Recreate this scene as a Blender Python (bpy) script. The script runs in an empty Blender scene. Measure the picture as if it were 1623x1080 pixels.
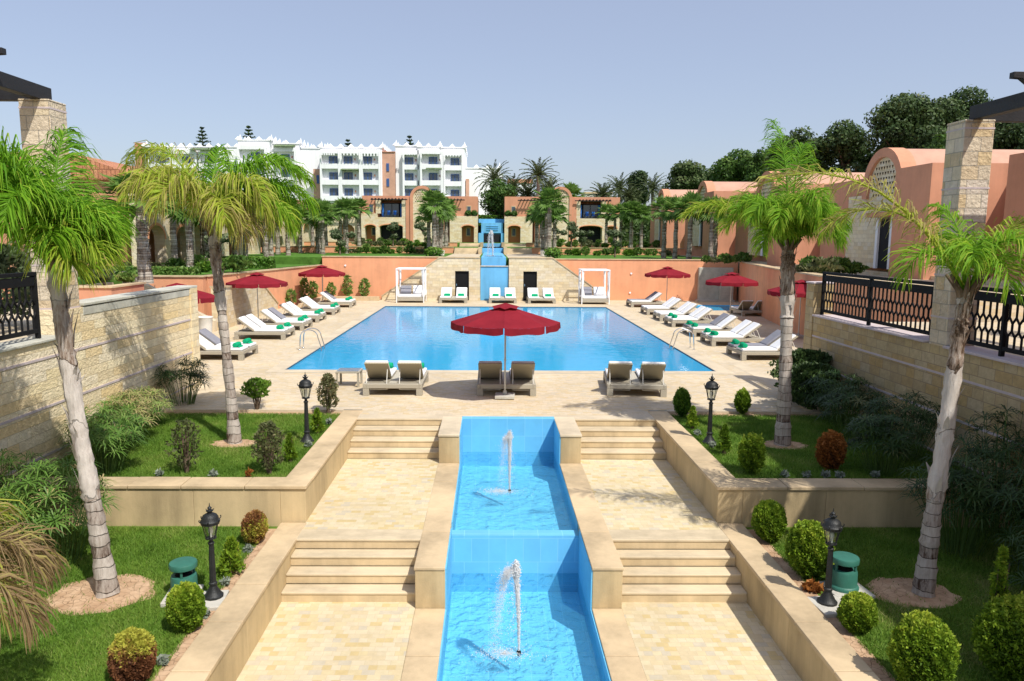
import bpy, math, random
import numpy as np
from mathutils import Matrix, Vector

random.seed(7)
RNG = np.random.default_rng(11)
R = math.radians
PI = math.pi
scene = bpy.context.scene
COL = scene.collection

# ------------------------------------------------------------------ camera, world, light
W, F = 1623.0, 1180.0
YAW, PITCH, ROLL, SHX = math.atan(13.5 / F), math.atan(160 / F), .006, 21.8 / W
cam_data = bpy.data.cameras.new('camera')
cam_data.sensor_fit = 'HORIZONTAL'
cam_data.sensor_width = 36
cam_data.lens = 36 * F / W
cam_data.shift_x = SHX
cam_data.clip_start = .1
cam_data.clip_end = 6000
cam = bpy.data.objects.new('camera', cam_data)
COL.objects.link(cam)
cam.matrix_world = (Matrix.Translation((0, 0, 4.2)) @ Matrix.Rotation(-YAW, 4, 'Z')
                    @ Matrix.Rotation(PI / 2 - PITCH, 4, 'X') @ Matrix.Rotation(ROLL, 4, 'Z'))
scene.camera = cam

SUN_TRAVEL = Vector((-.45, .58, -1)).normalized()
EL = math.asin(-SUN_TRAVEL.z)
AZ = math.atan2(-SUN_TRAVEL.x, -SUN_TRAVEL.y)
world = bpy.data.worlds.new('World')
scene.world = world
world.use_nodes = True
nt = world.node_tree
nt.nodes.clear()
sky = nt.nodes.new('ShaderNodeTexSky')
sky.sky_type = 'NISHITA'
sky.sun_disc = False
sky.sun_elevation = EL
sky.sun_rotation = AZ
sky.air_density = 1.0
sky.dust_density = 1.8
sky.ozone_density = 1.5
bg = nt.nodes.new('ShaderNodeBackground')
bg.inputs['Strength'].default_value = .148
wo = nt.nodes.new('ShaderNodeOutputWorld')
hz_ = nt.nodes.new('ShaderNodeMix'); hz_.data_type = 'RGBA'; hz_.inputs[0].default_value = .4
hz_.inputs[7].default_value = (4.15, 4.35, 5.6, 1)                 # pale summer haze
nt.links.new(sky.outputs[0], hz_.inputs[6]); nt.links.new(hz_.outputs[2], bg.inputs[0])
nt.links.new(bg.outputs[0], wo.inputs[0])
sun_data = bpy.data.lights.new('sun', 'SUN')
sun_data.energy = 5.0
sun_data.angle = R(.53)
sun_data.color = (1, .95, .87)
sun = bpy.data.objects.new('sun', sun_data)
sun.rotation_euler = SUN_TRAVEL.to_track_quat('-Z', 'Y').to_euler()
sun.location = (20, -25, 50)
COL.objects.link(sun)
scene.view_settings.view_transform = 'Standard'
scene.view_settings.look = 'None'
scene.view_settings.exposure = 0
scene.render.engine = 'CYCLES'
scene.cycles.max_bounces = 7
scene.cycles.transparent_max_bounces = 12
scene.cycles.caustics_reflective = False
scene.cycles.caustics_refractive = False
scene.cycles.use_denoising = True

# ------------------------------------------------------------------ mesh builder
class MB:
    def __init__(s):
        s.v = []; s.loops = []; s.cnt = []; s.tint = []; s.n = 0
    def add(s, verts, faces, tint=.5):
        verts = np.asarray(verts, float).reshape(-1, 3)
        if isinstance(faces, np.ndarray):
            s.loops.append((faces + s.n).ravel())
            s.cnt.append(np.full(len(faces), faces.shape[1]))
            nf = len(faces)
        else:
            s.loops.append(np.array([i + s.n for f in faces for i in f], int))
            s.cnt.append(np.array([len(f) for f in faces], int))
            nf = len(faces)
        s.tint.append(np.broadcast_to(np.asarray(tint, float), (nf,)).copy())
        s.v.append(verts); s.n += len(verts)
        return s
    def box(s, x0, x1, y0, y1, z0, z1, tint=.5):
        v = [(x, y, z) for z in (z0, z1) for y in (y0, y1) for x in (x0, x1)]
        return s.add(v, [(0, 2, 3, 1), (4, 5, 7, 6), (0, 1, 5, 4), (2, 6, 7, 3), (0, 4, 6, 2), (1, 3, 7, 5)], tint)
    def obox(s, c, ax, ay, az, tint=.5):
        c, ax, ay, az = map(np.array, (c, ax, ay, az))
        v = [c + i * ax + j * ay + k * az for k in (-1, 1) for j in (-1, 1) for i in (-1, 1)]
        return s.add(v, [(0, 2, 3, 1), (4, 5, 7, 6), (0, 1, 5, 4), (2, 6, 7, 3), (0, 4, 6, 2), (1, 3, 7, 5)], tint)
    def quad(s, a, b, c, d, tint=.5):
        return s.add([a, b, c, d], [(0, 1, 2, 3)], tint)
    def rect(s, x0, x1, y0, y1, z):
        return s.quad((x0, y0, z), (x1, y0, z), (x1, y1, z), (x0, y1, z))
    def prism(s, poly, f0, f1, tint=.5):
        """poly: 2D points; f0, f1 map a 2D point to the two 3D faces"""
        n = len(poly)
        v = [f0(*p) for p in poly] + [f1(*p) for p in poly]
        fs = [tuple(range(n))[::-1], tuple(range(n, 2 * n))] + [(i, (i + 1) % n, n + (i + 1) % n, n + i) for i in range(n)]
        return s.add(v, fs, tint)
    def tube(s, pts, rad, n=8, cap=True, tint=.5):
        pts = [Vector(p) for p in pts]
        if not hasattr(rad, '__len__'): rad = [rad] * len(pts)
        v = []; prev = None
        for i, p in enumerate(pts):
            d = (pts[min(i + 1, len(pts) - 1)] - pts[max(i - 1, 0)])
            d = d.normalized() if d.length > 0 else Vector((0, 0, 1))
            if prev is None:
                u = d.orthogonal().normalized()
            else:
                u = (prev - d * prev.dot(d)).normalized()
            prev = u; w = d.cross(u)
            for k in range(n):
                a = 2 * PI * k / n
                v.append(p + (u * math.cos(a) + w * math.sin(a)) * rad[i])
        fs = []
        for i in range(len(pts) - 1):
            for k in range(n):
                k2 = (k + 1) % n
                fs.append((i * n + k, i * n + k2, (i + 1) * n + k2, (i + 1) * n + k))
        if cap:
            fs.append(tuple(range(n))[::-1]); m = (len(pts) - 1) * n
            fs.append(tuple(range(m, m + n)))
        return s.add([tuple(q) for q in v], fs, tint)
    def lathe(s, prof, c=(0, 0, 0), n=16, tint=.5):
        v = []
        for r, z in prof:
            for k in range(n):
                a = 2 * PI * k / n
                v.append((c[0] + r * math.cos(a), c[1] + r * math.sin(a), c[2] + z))
        fs = []
        for i in range(len(prof) - 1):
            for k in range(n):
                k2 = (k + 1) % n
                fs.append((i * n + k, i * n + k2, (i + 1) * n + k2, (i + 1) * n + k))
        fs.append(tuple(range(n))[::-1]); m = (len(prof) - 1) * n
        fs.append(tuple(range(m, m + n)))
        return s.add(v, fs, tint)
    def ellipsoid(s, c, r, n=12, m=8, noise=0, tint=.5):
        prof = []
        v = []
        for i in range(m + 1):
            t = PI * i / m
            for k in range(n):
                a = 2 * PI * k / n
                q = 1 + (random.uniform(-noise, noise) if noise else 0)
                v.append((c[0] + r[0] * q * math.sin(t) * math.cos(a), c[1] + r[1] * q * math.sin(t) * math.sin(a), c[2] - r[2] * q * math.cos(t)))
        fs = [(i * n + k, i * n + (k + 1) % n, (i + 1) * n + (k + 1) % n, (i + 1) * n + k) for i in range(m) for k in range(n)]
        return s.add(v, fs, tint)
    def build(s, name, mat, parent=None, smooth=False, bevel=0, uv=True, loc=None, sharp=40, w=False):
        me = bpy.data.meshes.new(name)
        V = np.concatenate(s.v); L = np.concatenate(s.loops).astype(np.int32); C = np.concatenate(s.cnt).astype(np.int32)
        V0 = V
        if w and parent is not None:          # built in world metres: shift to the thing's own base
            V = V - np.array(parent.location)
        me.vertices.add(len(V)); me.vertices.foreach_set('co', V.ravel())
        me.loops.add(len(L)); me.loops.foreach_set('vertex_index', L)
        me.polygons.add(len(C))
        st = np.concatenate([[0], np.cumsum(C)[:-1]]).astype(np.int32)
        me.polygons.foreach_set('loop_start', st)
        me.update(calc_edges=True)
        if uv:
            nr = np.zeros(len(C) * 3); me.polygons.foreach_get('normal', nr)
            ax = np.abs(nr.reshape(-1, 3)).argmax(1); axl = np.repeat(ax, C)
            P = V0[L]
            U = np.where(axl == 0, P[:, 1], P[:, 0]); Vv = np.where(axl == 2, P[:, 1], P[:, 2])
            l = me.uv_layers.new(name='UVMap')
            l.data.foreach_set('uv', np.stack([U, Vv], 1).ravel())
        at = me.attributes.new('tint', 'FLOAT', 'FACE')
        at.data.foreach_set('value', np.concatenate(s.tint))
        if not smooth:
            me.polygons.foreach_set('use_smooth', np.zeros(len(C), bool))
        else:
            me.polygons.foreach_set('use_smooth', np.ones(len(C), bool))
            me.set_sharp_from_angle(angle=R(sharp))
        me.validate()
        me.materials.append(mat)
        o = bpy.data.objects.new(name, me)
        COL.objects.link(o)
        if parent is not None: o.parent = parent
        if loc is not None: o.location = loc
        if bevel:
            b = o.modifiers.new('bevel', 'BEVEL'); b.width = bevel; b.segments = 2; b.limit_method = 'ANGLE'
            b.harden_normals = False
        return o

def slabs(m, b, ln=1.15, gap=.011):
    x0, x1, y0, y1, z0, z1 = b; ax = 0 if x1 - x0 > y1 - y0 else 1; a, c = (x0, x1) if ax == 0 else (y0, y1)
    n = max(1, round((c - a) / ln)); rr = random.Random(int(a * 10))
    cuts = [a] + [a + (c - a) * (i + rr.uniform(-.08, .08)) / n for i in range(1, n)] + [c]
    for p, q in zip(cuts[:-1], cuts[1:]):
        p2, q2 = p + gap / 2, q - gap / 2; dz = rr.uniform(-.003, .003)
        m.box(*((p2, q2, y0, y1) if ax == 0 else (x0, x1, p2, q2)), z0, z1 + dz, rr.random())

def tag(o, label=None, cat=None, group=None, kind=None):
    if label: o['label'] = label
    if cat: o['category'] = cat
    if group: o['group'] = group
    if kind: o['kind'] = kind
    return o
def thing(name, label, cat, loc=(0, 0, 0), rz=0, group=None):
    o = bpy.data.objects.new(name, None)
    o.empty_display_size = .2
    COL.objects.link(o)
    o.location = loc; o.rotation_euler = (0, 0, rz)
    return tag(o, label, cat, group)
def struct(name, mb, mat, label=None, **k):
    return tag(mb.build(name, mat, **k), label, None, None, 'structure')
def copy_tree(o, parent=None):
    c = o.copy(); COL.objects.link(c)
    if parent is not None: c.parent = parent
    for ch in list(o.children): copy_tree(ch, c)
    return c
USED = set()
def place(proto, loc, rz, label, sc=None, group=None):
    """the first call moves the built thing itself, later calls copy it with its parts"""
    if proto.name in USED: o = copy_tree(proto)
    else: o = proto; USED.add(proto.name)
    o.location = loc; o.rotation_euler = (0, 0, rz); o['label'] = label
    if sc is not None: o.scale = (sc, sc, sc) if not hasattr(sc, '__len__') else sc
    if group: o['group'] = group
    return o
ORD = ['first', 'second', 'third', 'fourth', 'fifth', 'sixth', 'seventh', 'eighth', 'ninth', 'tenth', 'eleventh', 'twelfth']

# ------------------------------------------------------------------ materials
def newmat(name):
    m = bpy.data.materials.new(name); m.use_nodes = True
    t = m.node_tree; t.nodes.clear()
    out = t.nodes.new('ShaderNodeOutputMaterial')
    return m, t, out
def node(t, ty, **k):
    n = t.nodes.new(ty)
    for a, b in k.items():
        if a in n.inputs: n.inputs[a].default_value = b
        else: setattr(n, a, b)
    return n
def c4(c): return (c[0], c[1], c[2], 1)
def ramp(t, stops, interp='LINEAR'):
    r = t.nodes.new('ShaderNodeValToRGB'); r.color_ramp.interpolation = interp
    e = r.color_ramp.elements
    while len(e) > 1: e.remove(e[0])
    e[0].position = stops[0][0]; e[0].color = c4(stops[0][1])
    for p, c in stops[1:]:
        q = e.new(p); q.color = c4(c)
    return r
def scl(c, k): return tuple(min(1, x * k) for x in c)
def plain(name, col, rough=.7, var=.12, scale=1.5, bump=.15, bscale=40, metal=0, spec=.3, stretch=(1, 1, 1), dirt=0, streak=0):
    m, t, out = newmat(name)
    p = node(t, 'ShaderNodeBsdfPrincipled', Roughness=rough, Metallic=metal)
    p.inputs['Specular IOR Level'].default_value = spec
    tc = node(t, 'ShaderNodeTexCoord')
    mp = node(t, 'ShaderNodeMapping'); mp.inputs['Scale'].default_value = stretch
    t.links.new(tc.outputs['Object'], mp.inputs[0])
    nz = node(t, 'ShaderNodeTexNoise', Scale=scale, Detail=6.0, Roughness=.65)
    t.links.new(mp.outputs[0], nz.inputs[0])
    r = ramp(t, [(.25, scl(col, 1 - var * 1.6)), (.5, col), (.75, scl(col, 1 + var))])
    t.links.new(nz.outputs[0], r.inputs[0])
    last = r.outputs[0]
    for amt, sc_, st_ in ((dirt, .9, (1, 1, 1)), (streak, .8, (2.6, 2.6, .16))):    # stains and rain streaks
        if not amt: continue
        m3 = node(t, 'ShaderNodeMapping'); m3.inputs['Scale'].default_value = st_; t.links.new(tc.outputs['Object'], m3.inputs[0])
        nd = node(t, 'ShaderNodeTexNoise', Scale=sc_, Detail=8.0, Roughness=.68); t.links.new(m3.outputs[0], nd.inputs[0])
        rd = ramp(t, [(.36, (1 - amt,) * 3), (.52, (1 - amt * .25,) * 3), (.66, (1 + amt * .12,) * 3)]); t.links.new(nd.outputs[0], rd.inputs[0])
        mm = node(t, 'ShaderNodeMix', data_type='RGBA', blend_type='MULTIPLY'); mm.inputs[0].default_value = 1
        t.links.new(last, mm.inputs[6]); t.links.new(rd.outputs[0], mm.inputs[7]); last = mm.outputs[2]
    t.links.new(last, p.inputs['Base Color'])
    if bump:
        n2 = node(t, 'ShaderNodeTexNoise', Scale=bscale, Detail=5.0)
        t.links.new(tc.outputs['Object'], n2.inputs[0])
        b = node(t, 'ShaderNodeBump', Strength=bump, Distance=.02)
        t.links.new(n2.outputs[0], b.inputs['Height']); t.links.new(b.outputs[0], p.inputs['Normal'])
    t.links.new(p.outputs[0], out.inputs[0])
    return m
def bricks(name, tints, w, h, mortar=.008, mcol=(.3, .26, .2), bump=.5, rough=.85, bscale=18, depth=.03, offset=.5, mottle=.25, spec=.2, big=0, sm=.1):
    m, t, out = newmat(name)
    p = node(t, 'ShaderNodeBsdfPrincipled', Roughness=rough)
    p.inputs['Specular IOR Level'].default_value = spec
    uv = node(t, 'ShaderNodeUVMap'); uv.uv_map = 'UVMap'
    b = node(t, 'ShaderNodeTexBrick', Scale=1.0)
    b.inputs['Color1'].default_value = (0, 0, 0, 1); b.inputs['Color2'].default_value = (1, 1, 1, 1)
    b.inputs['Mortar'].default_value = (.5, .5, .5, 1)
    b.inputs['Mortar Size'].default_value = mortar; b.inputs['Mortar Smooth'].default_value = sm
    b.inputs['Brick Width'].default_value = w; b.inputs['Row Height'].default_value = h
    b.offset = offset; b.squash = .7; b.squash_frequency = 3
    t.links.new(uv.outputs[0], b.inputs[0])
    n = len(tints)
    r = ramp(t, [(i / n, c) for i, c in enumerate(tints)], 'CONSTANT')
    t.links.new(b.outputs['Color'], r.inputs[0])
    nz = node(t, 'ShaderNodeTexNoise', Scale=bscale * .35, Detail=7.0, Roughness=.7)
    t.links.new(uv.outputs[0], nz.inputs[0])
    mm = node(t, 'ShaderNodeMapRange'); mm.inputs['From Min'].default_value = .3; mm.inputs['From Max'].default_value = .7
    mm.inputs['To Min'].default_value = 1 - mottle; mm.inputs['To Max'].default_value = 1 + mottle * .6
    t.links.new(nz.outputs[0], mm.inputs[0])
    mx = node(t, 'ShaderNodeMix', data_type='RGBA', blend_type='MULTIPLY'); mx.inputs[0].default_value = 1
    t.links.new(r.outputs[0], mx.inputs[6]); t.links.new(mm.outputs[0], mx.inputs[7])
    last = mx.outputs[2]
    if big:
        nb = node(t, 'ShaderNodeTexNoise', Scale=.35, Detail=4.0)
        t.links.new(uv.outputs[0], nb.inputs[0])
        mb_ = node(t, 'ShaderNodeMapRange'); mb_.inputs['From Min'].default_value = .35; mb_.inputs['From Max'].default_value = .7
        mb_.inputs['To Min'].default_value = 1 - big; mb_.inputs['To Max'].default_value = 1 + big * .5
        t.links.new(nb.outputs[0], mb_.inputs[0])
        m3 = node(t, 'ShaderNodeMix', data_type='RGBA', blend_type='MULTIPLY'); m3.inputs[0].default_value = 1
        t.links.new(last, m3.inputs[6]); t.links.new(mb_.outputs[0], m3.inputs[7]); last = m3.outputs[2]
    m2 = node(t, 'ShaderNodeMix', data_type='RGBA'); m2.inputs[7].default_value = c4(mcol)
    t.links.new(b.outputs['Fac'], m2.inputs[0]); t.links.new(last, m2.inputs[6])
    t.links.new(m2.outputs[2], p.inputs['Base Color'])
    n2 = node(t, 'ShaderNodeTexNoise', Scale=bscale, Detail=6.0, Roughness=.6)
    t.links.new(uv.outputs[0], n2.inputs[0])
    inv = node(t, 'ShaderNodeMath', operation='MULTIPLY_ADD'); inv.inputs[1].default_value = -1.2
    t.links.new(b.outputs['Fac'], inv.inputs[0]); t.links.new(n2.outputs[0], inv.inputs[2])
    bp = node(t, 'ShaderNodeBump', Strength=bump, Distance=depth)
    t.links.new(inv.outputs[0], bp.inputs['Height']); t.links.new(bp.outputs[0], p.inputs['Normal'])
    t.links.new(p.outputs[0], out.inputs[0])
    return m
def leafy(name, stops, rough=.5, trans=.3, spec=.25):
    m, t, out = newmat(name)
    a = node(t, 'ShaderNodeAttribute'); a.attribute_name = 'tint'
    r = ramp(t, stops); t.links.new(a.outputs['Fac'], r.inputs[0])
    p = node(t, 'ShaderNodeBsdfPrincipled', Roughness=rough); p.inputs['Specular IOR Level'].default_value = spec
    t.links.new(r.outputs[0], p.inputs['Base Color'])
    tr = node(t, 'ShaderNodeBsdfTranslucent'); t.links.new(r.outputs[0], tr.inputs[0])
    mx = node(t, 'ShaderNodeMixShader'); mx.inputs[0].default_value = trans
    t.links.new(p.outputs[0], mx.inputs[1]); t.links.new(tr.outputs[0], mx.inputs[2])
    t.links.new(mx.outputs[0], out.inputs[0])
    return m
def watermat(name, tint, scale, strength, dens=1.0, dist=.05, body=None, bodyfac=0, ripple_light=0):
    m, t, out = newmat(name)
    tc = node(t, 'ShaderNodeTexCoord')
    nz = node(t, 'ShaderNodeTexNoise', Scale=scale, Detail=3.0, Roughness=.5, Distortion=.6)
    t.links.new(tc.outputs['Object'], nz.inputs[0])
    b = node(t, 'ShaderNodeBump', Strength=strength, Distance=dist)
    t.links.new(nz.outputs[0], b.inputs['Height'])
    tr = node(t, 'ShaderNodeBsdfTransparent', Color=c4(tint))
    gl = node(t, 'ShaderNodeBsdfGlossy', Roughness=.03)
    t.links.new(b.outputs[0], gl.inputs['Normal'])
    fr = node(t, 'ShaderNodeFresnel', IOR=1.33); t.links.new(b.outputs[0], fr.inputs['Normal'])
    mx = node(t, 'ShaderNodeMixShader')
    fm = node(t, 'ShaderNodeMath', operation='MULTIPLY'); fm.inputs[1].default_value = dens
    t.links.new(fr.outputs[0], fm.inputs[0]); t.links.new(fm.outputs[0], mx.inputs[0])
    src = tr.outputs[0]
    if ripple_light:                                   # pale threads painted in for ripple glints and caustic light
        vo = node(t, 'ShaderNodeTexNoise', Scale=7.0, Detail=5.0, Roughness=.65, Distortion=1.6)
        t.links.new(tc.outputs['Object'], vo.inputs[0])
        rp = ramp(t, [(.42, (0, 0, 0)), (.48, (.9, .9, .9)), (.52, (.1, .1, .1)), (.57, (.8, .8, .8)), (.62, (0, 0, 0))]); t.links.new(vo.outputs[0], rp.inputs[0])
        am = node(t, 'ShaderNodeMath', operation='MULTIPLY'); am.inputs[1].default_value = ripple_light; t.links.new(rp.outputs[0], am.inputs[0])
        df = node(t, 'ShaderNodeBsdfDiffuse', Color=(.7, .88, .97, 1)); t.links.new(b.outputs[0], df.inputs['Normal'])
        m3 = node(t, 'ShaderNodeMixShader'); t.links.new(am.outputs[0], m3.inputs[0]); t.links.new(src, m3.inputs[1]); t.links.new(df.outputs[0], m3.inputs[2]); src = m3.outputs[0]
    if body:
        df = node(t, 'ShaderNodeBsdfDiffuse', Color=c4(body)); t.links.new(b.outputs[0], df.inputs['Normal'])
        m2 = node(t, 'ShaderNodeMixShader'); m2.inputs[0].default_value = bodyfac
        t.links.new(tr.outputs[0], m2.inputs[1]); t.links.new(df.outputs[0], m2.inputs[2]); src = m2.outputs[0]
    t.links.new(src, mx.inputs[1]); t.links.new(gl.outputs[0], mx.inputs[2])
    t.links.new(mx.outputs[0], out.inputs[0])
    return m
def glassmat(name, tint, rough=.03, a=.35):
    m, t, out = newmat(name)
    tr = node(t, 'ShaderNodeBsdfTransparent', Color=c4(tint)); gl = node(t, 'ShaderNodeBsdfGlossy', Roughness=rough)
    mx = node(t, 'ShaderNodeMixShader'); mx.inputs[0].default_value = a
    t.links.new(tr.outputs[0], mx.inputs[1]); t.links.new(gl.outputs[0], mx.inputs[2]); t.links.new(mx.outputs[0], out.inputs[0])
    return m
def tiles(name, col, w, h, grout, rough=.35, var=.12):
    return bricks(name, [scl(col, 1 - var), col, scl(col, 1 + var), scl(col, 1 - var * .4)], w, h, .006, grout, .08, rough, 6, .004, 0, .08, .4, .12)

STONE_T = [(.74, .59, .34), (.79, .66, .4), (.77, .65, .42), (.82, .71, .47), (.72, .6, .38), (.79, .69, .49), (.76, .59, .31), (.8, .68, .44)]
M = {}
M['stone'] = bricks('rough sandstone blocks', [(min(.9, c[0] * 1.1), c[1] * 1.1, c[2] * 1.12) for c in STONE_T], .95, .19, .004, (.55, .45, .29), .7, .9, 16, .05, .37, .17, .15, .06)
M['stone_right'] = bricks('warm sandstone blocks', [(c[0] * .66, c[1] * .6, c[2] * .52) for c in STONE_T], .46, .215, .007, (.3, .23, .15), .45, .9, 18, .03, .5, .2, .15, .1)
M['stone_pillar'] = bricks('pillar sandstone blocks', [scl((c[0], c[1], c[2] * 1.15), .86) for c in STONE_T], .42, .27, .008, (.4, .35, .28), .8, .9, 12, .05, .5, .22, .15)
M['stone_far'] = bricks('pale sandstone ashlar', [scl((c[0], c[1], c[2] * 1.06), .92) for c in STONE_T[:6]], .5, .19, .006, (.5, .41, .27), .4, .9, 12, .03, .4, .14, .15, .08)
M['strip'] = plain('lilac stone strip', (.56, .48, .48), .8, .1, 3, .2)
M['paving'] = bricks('travertine strip paving', [(.61, .5, .33), (.64, .53, .37), (.58, .47, .3), (.66, .55, .4), (.62, .52, .38), (.61, .48, .29), (.64, .55, .41), (.61, .51, .35), (.57, .49, .37), (.62, .49, .3), (.65, .54, .38)],
                     .2, .1, .003, (.48, .38, .25), .2, .75, 22, .006, .5, .1, .2, .14)
M['landing_paving'] = bricks('tumbled travertine paving', [(.63, .52, .31), (.65, .55, .35), (.67, .57, .38), (.63, .52, .3), (.65, .55, .37), (.6, .47, .24), (.66, .54, .33), (.67, .57, .39), (.63, .53, .35), (.62, .51, .32), (.66, .56, .36), (.57, .5, .37)],
                             .17, .11, .003, (.52, .43, .28), .25, .8, 25, .007, .5, .11, .2, .14)
M['smooth'] = plain('honed sandstone slab', (.62, .52, .37), .7, .12, 1.2, .15, 60, 0, .3, dirt=.2)
M['coping'] = plain('weathered sandstone coping', (.61, .47, .29), .75, .13, 1.1, .15, 50, 0, .25, dirt=.3)
M['wallface'] = plain('streaked sandstone facing', (.57, .44, .25), .8, .17, 1.6, .15, 40, 0, .2, (1.2, 1.2, .35), dirt=.16, streak=.22)
M['step'] = plain('sandstone tread', (.63, .52, .35), .7, .13, 2.2, .15, 50, 0, .25, (.5, 1.5, 1), dirt=.25)
M['riser'] = plain('sandstone riser', (.65, .51, .31), .75, .1, 2, .15, 50, 0, .25, dirt=.15, streak=.18)
M['wallcap'] = plain('grey cement wall cap', (.55, .54, .46), .85, .14, 2.5, .3, 30, dirt=.25)
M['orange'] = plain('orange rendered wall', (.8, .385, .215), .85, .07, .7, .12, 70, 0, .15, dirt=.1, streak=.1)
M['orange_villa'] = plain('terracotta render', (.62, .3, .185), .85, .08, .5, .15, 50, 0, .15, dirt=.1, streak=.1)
M['orange_side'] = plain('terracotta render shaded side', (.54, .25, .15), .85, .07, .35, .15, 50, 0, .15, dirt=.1, streak=.1)  # darker copy of the villa render, with the shade put into its colour
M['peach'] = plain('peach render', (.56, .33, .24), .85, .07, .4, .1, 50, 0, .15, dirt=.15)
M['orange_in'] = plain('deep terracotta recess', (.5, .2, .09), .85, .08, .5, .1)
M['white'] = plain('white painted render', (.84, .85, .87), .8, .025, .3, .08, 30, 0, .2, streak=.08)
M['bluewall'] = tiles('sky blue wall tile', (.15, .5, .77), .42, .42, (.22, .56, .79), .6, .04)
M['bluepaint'] = plain('sky blue cascade render', (.15, .45, .74), .7, .07, 1.5, .08, 30, 0, .25, streak=.15)
M['bluefloor'] = tiles('basin floor tile', (.2, .68, .95), .3, .3, (.28, .72, .93), .6, .03)
M['poolfloor'] = tiles('pool mosaic', (.1, .62, .97), .25, .25, (.16, .64, .95), .6, .05)
M['poolline'] = plain('dark pool edge tile', (.05, .08, .12), .4, .1, 3, .05)
M['water'] = watermat('pool water', (.8, .96, .995), 2.6, .16, .8, .05, body=(.06, .49, .83), bodyfac=.62)
M['canalwater'] = watermat('canal water', (.86, .97, 1), 7.0, 1.0, .75, .06, ripple_light=.34, body=(.14, .58, .86), bodyfac=.14)
M['foam'] = None
M['grass'] = leafy('grass blades', [(0, (.05, .12, .01)), (.45, (.135, .26, .028)), (.75, (.22, .32, .05)), (1, (.38, .36, .14))], .6, .3)
M['lawn'] = plain('lawn soil and thatch', (.1, .17, .025), .95, .35, 3, .5, 60, 0, .1)
M['lawn_far'] = plain('mown lawn', (.085, .19, .03), .95, .3, 2, .5, 30, 0, .1)
M['soil'] = plain('dry red soil', (.4, .24, .13), .95, .2, 4, .6, 25, 0, .1)
M['ground'] = plain('dry ground', (.3, .24, .15), .95, .25, .2, .3, 4, 0, .1)
M['black'] = plain('black painted metal', (.008, .008, .009), .75, .2, 6, .1, 40, 0, .2)
M['lampmetal'] = plain('black cast iron', (.02, .022, .022), .5, .3, 9, .3, 60, .3, .5)
M['blackwood'] = plain('black stained timber', (.018, .018, .02), .6, .3, 3, .25, 30, 0, .4, (1, .15, 1))
M['dark'] = plain('dark interior', (.01, .011, .014), .8, .1, 2, 0)
M['glass'] = glassmat('lantern glass', (.85, .88, .86), .05, .14)
M['bulb'] = plain('frosted bulb', (.75, .75, .7), .4, .03, 5, 0)
M['pane'] = plain('dark window glass', (.05, .075, .11), .08, .1, 1, 0, 10, 0, .8)
M['blueframe'] = plain('blue painted frame', (.05, .11, .3), .5, .05, 4, 0)
M['steel'] = plain('polished steel', (.7, .71, .72), .18, .04, 5, 0, 10, 1, .5)
M['alu'] = plain('grey aluminium pole', (.55, .55, .52), .35, .05, 5, .02, 30, .6, .5)
M['red'] = None
M['mattress'] = plain('white cushion fabric', (.78, .78, .78), .9, .04, 4, .2, 90, 0, .1)
M['greycushion'] = plain('grey cushion fabric', (.25, .25, .28), .9, .08, 6, .2, 90, 0, .1)
M['towel'] = plain('green terry towel', (.01, .36, .17), .95, .12, 12, .7, 140, 0, .05)
M['curtain'] = plain('white muslin', (.8, .8, .8), .9, .04, 4, .2, 40, 0, .1)
M['slab'] = plain('pale concrete slab', (.5, .48, .42), .85, .15, 5, .3, 40)
M['greenplastic'] = plain('green speaker shell', (.035, .15, .11), .5, .12, 8, .1, 60, 0, .4)
M['potwhite'] = plain('white plaster pot', (.7, .68, .62), .8, .08, 4, .15)
M['tileroof'] = bricks('terracotta roof tiles', [(.55, .24, .13), (.6, .28, .16), (.5, .22, .12)], .22, .45, .02, (.3, .12, .07), .8, .8, 10, .05, .5, .15)
M['greentile'] = bricks('green glazed roof tiles', [(.16, .24, .1), (.2, .27, .13), (.13, .2, .09)], .3, .5, .02, (.08, .1, .05), .8, .5, 8, .05, .5, .15)
M['curtainblue'] = plain('blue curtain', (.03, .15, .5), .8, .1, 5, .1)

def wicker(nm, cols):
    m, t, out = newmat(nm)
    p = node(t, 'ShaderNodeBsdfPrincipled', Roughness=.7)
    tc = node(t, 'ShaderNodeTexCoord')
    wv = node(t, 'ShaderNodeTexWave', Scale=22.0, Distortion=1.0, Detail=1.0); wv.bands_direction = 'Z'
    w2 = node(t, 'ShaderNodeTexWave', Scale=14.0, Distortion=.6, Detail=1.0); w2.bands_direction = 'DIAGONAL'
    ad = node(t, 'ShaderNodeMath', operation='MULTIPLY')
    for w in (wv, w2): t.links.new(tc.outputs['Object'], w.inputs[0])
    t.links.new(wv.outputs['Fac'], ad.inputs[0]); t.links.new(w2.outputs['Fac'], ad.inputs[1])
    r = ramp(t, [(0, cols[0]), (.35, cols[1]), (1, cols[2])])
    t.links.new(ad.outputs[0], r.inputs[0]); t.links.new(r.outputs[0], p.inputs['Base Color'])
    b = node(t, 'ShaderNodeBump', Strength=.5, Distance=.01); t.links.new(ad.outputs[0], b.inputs['Height']); t.links.new(b.outputs[0], p.inputs['Normal'])
    t.links.new(p.outputs[0], out.inputs[0]); return m
M['wicker'] = wicker('pale woven wicker', [(.28, .25, .19), (.47, .43, .34), (.58, .54, .44)])
M['wickerback'] = wicker('olive grey woven wicker', [(.26, .22, .15), (.46, .41, .29), (.57, .52, .39)])
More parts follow.
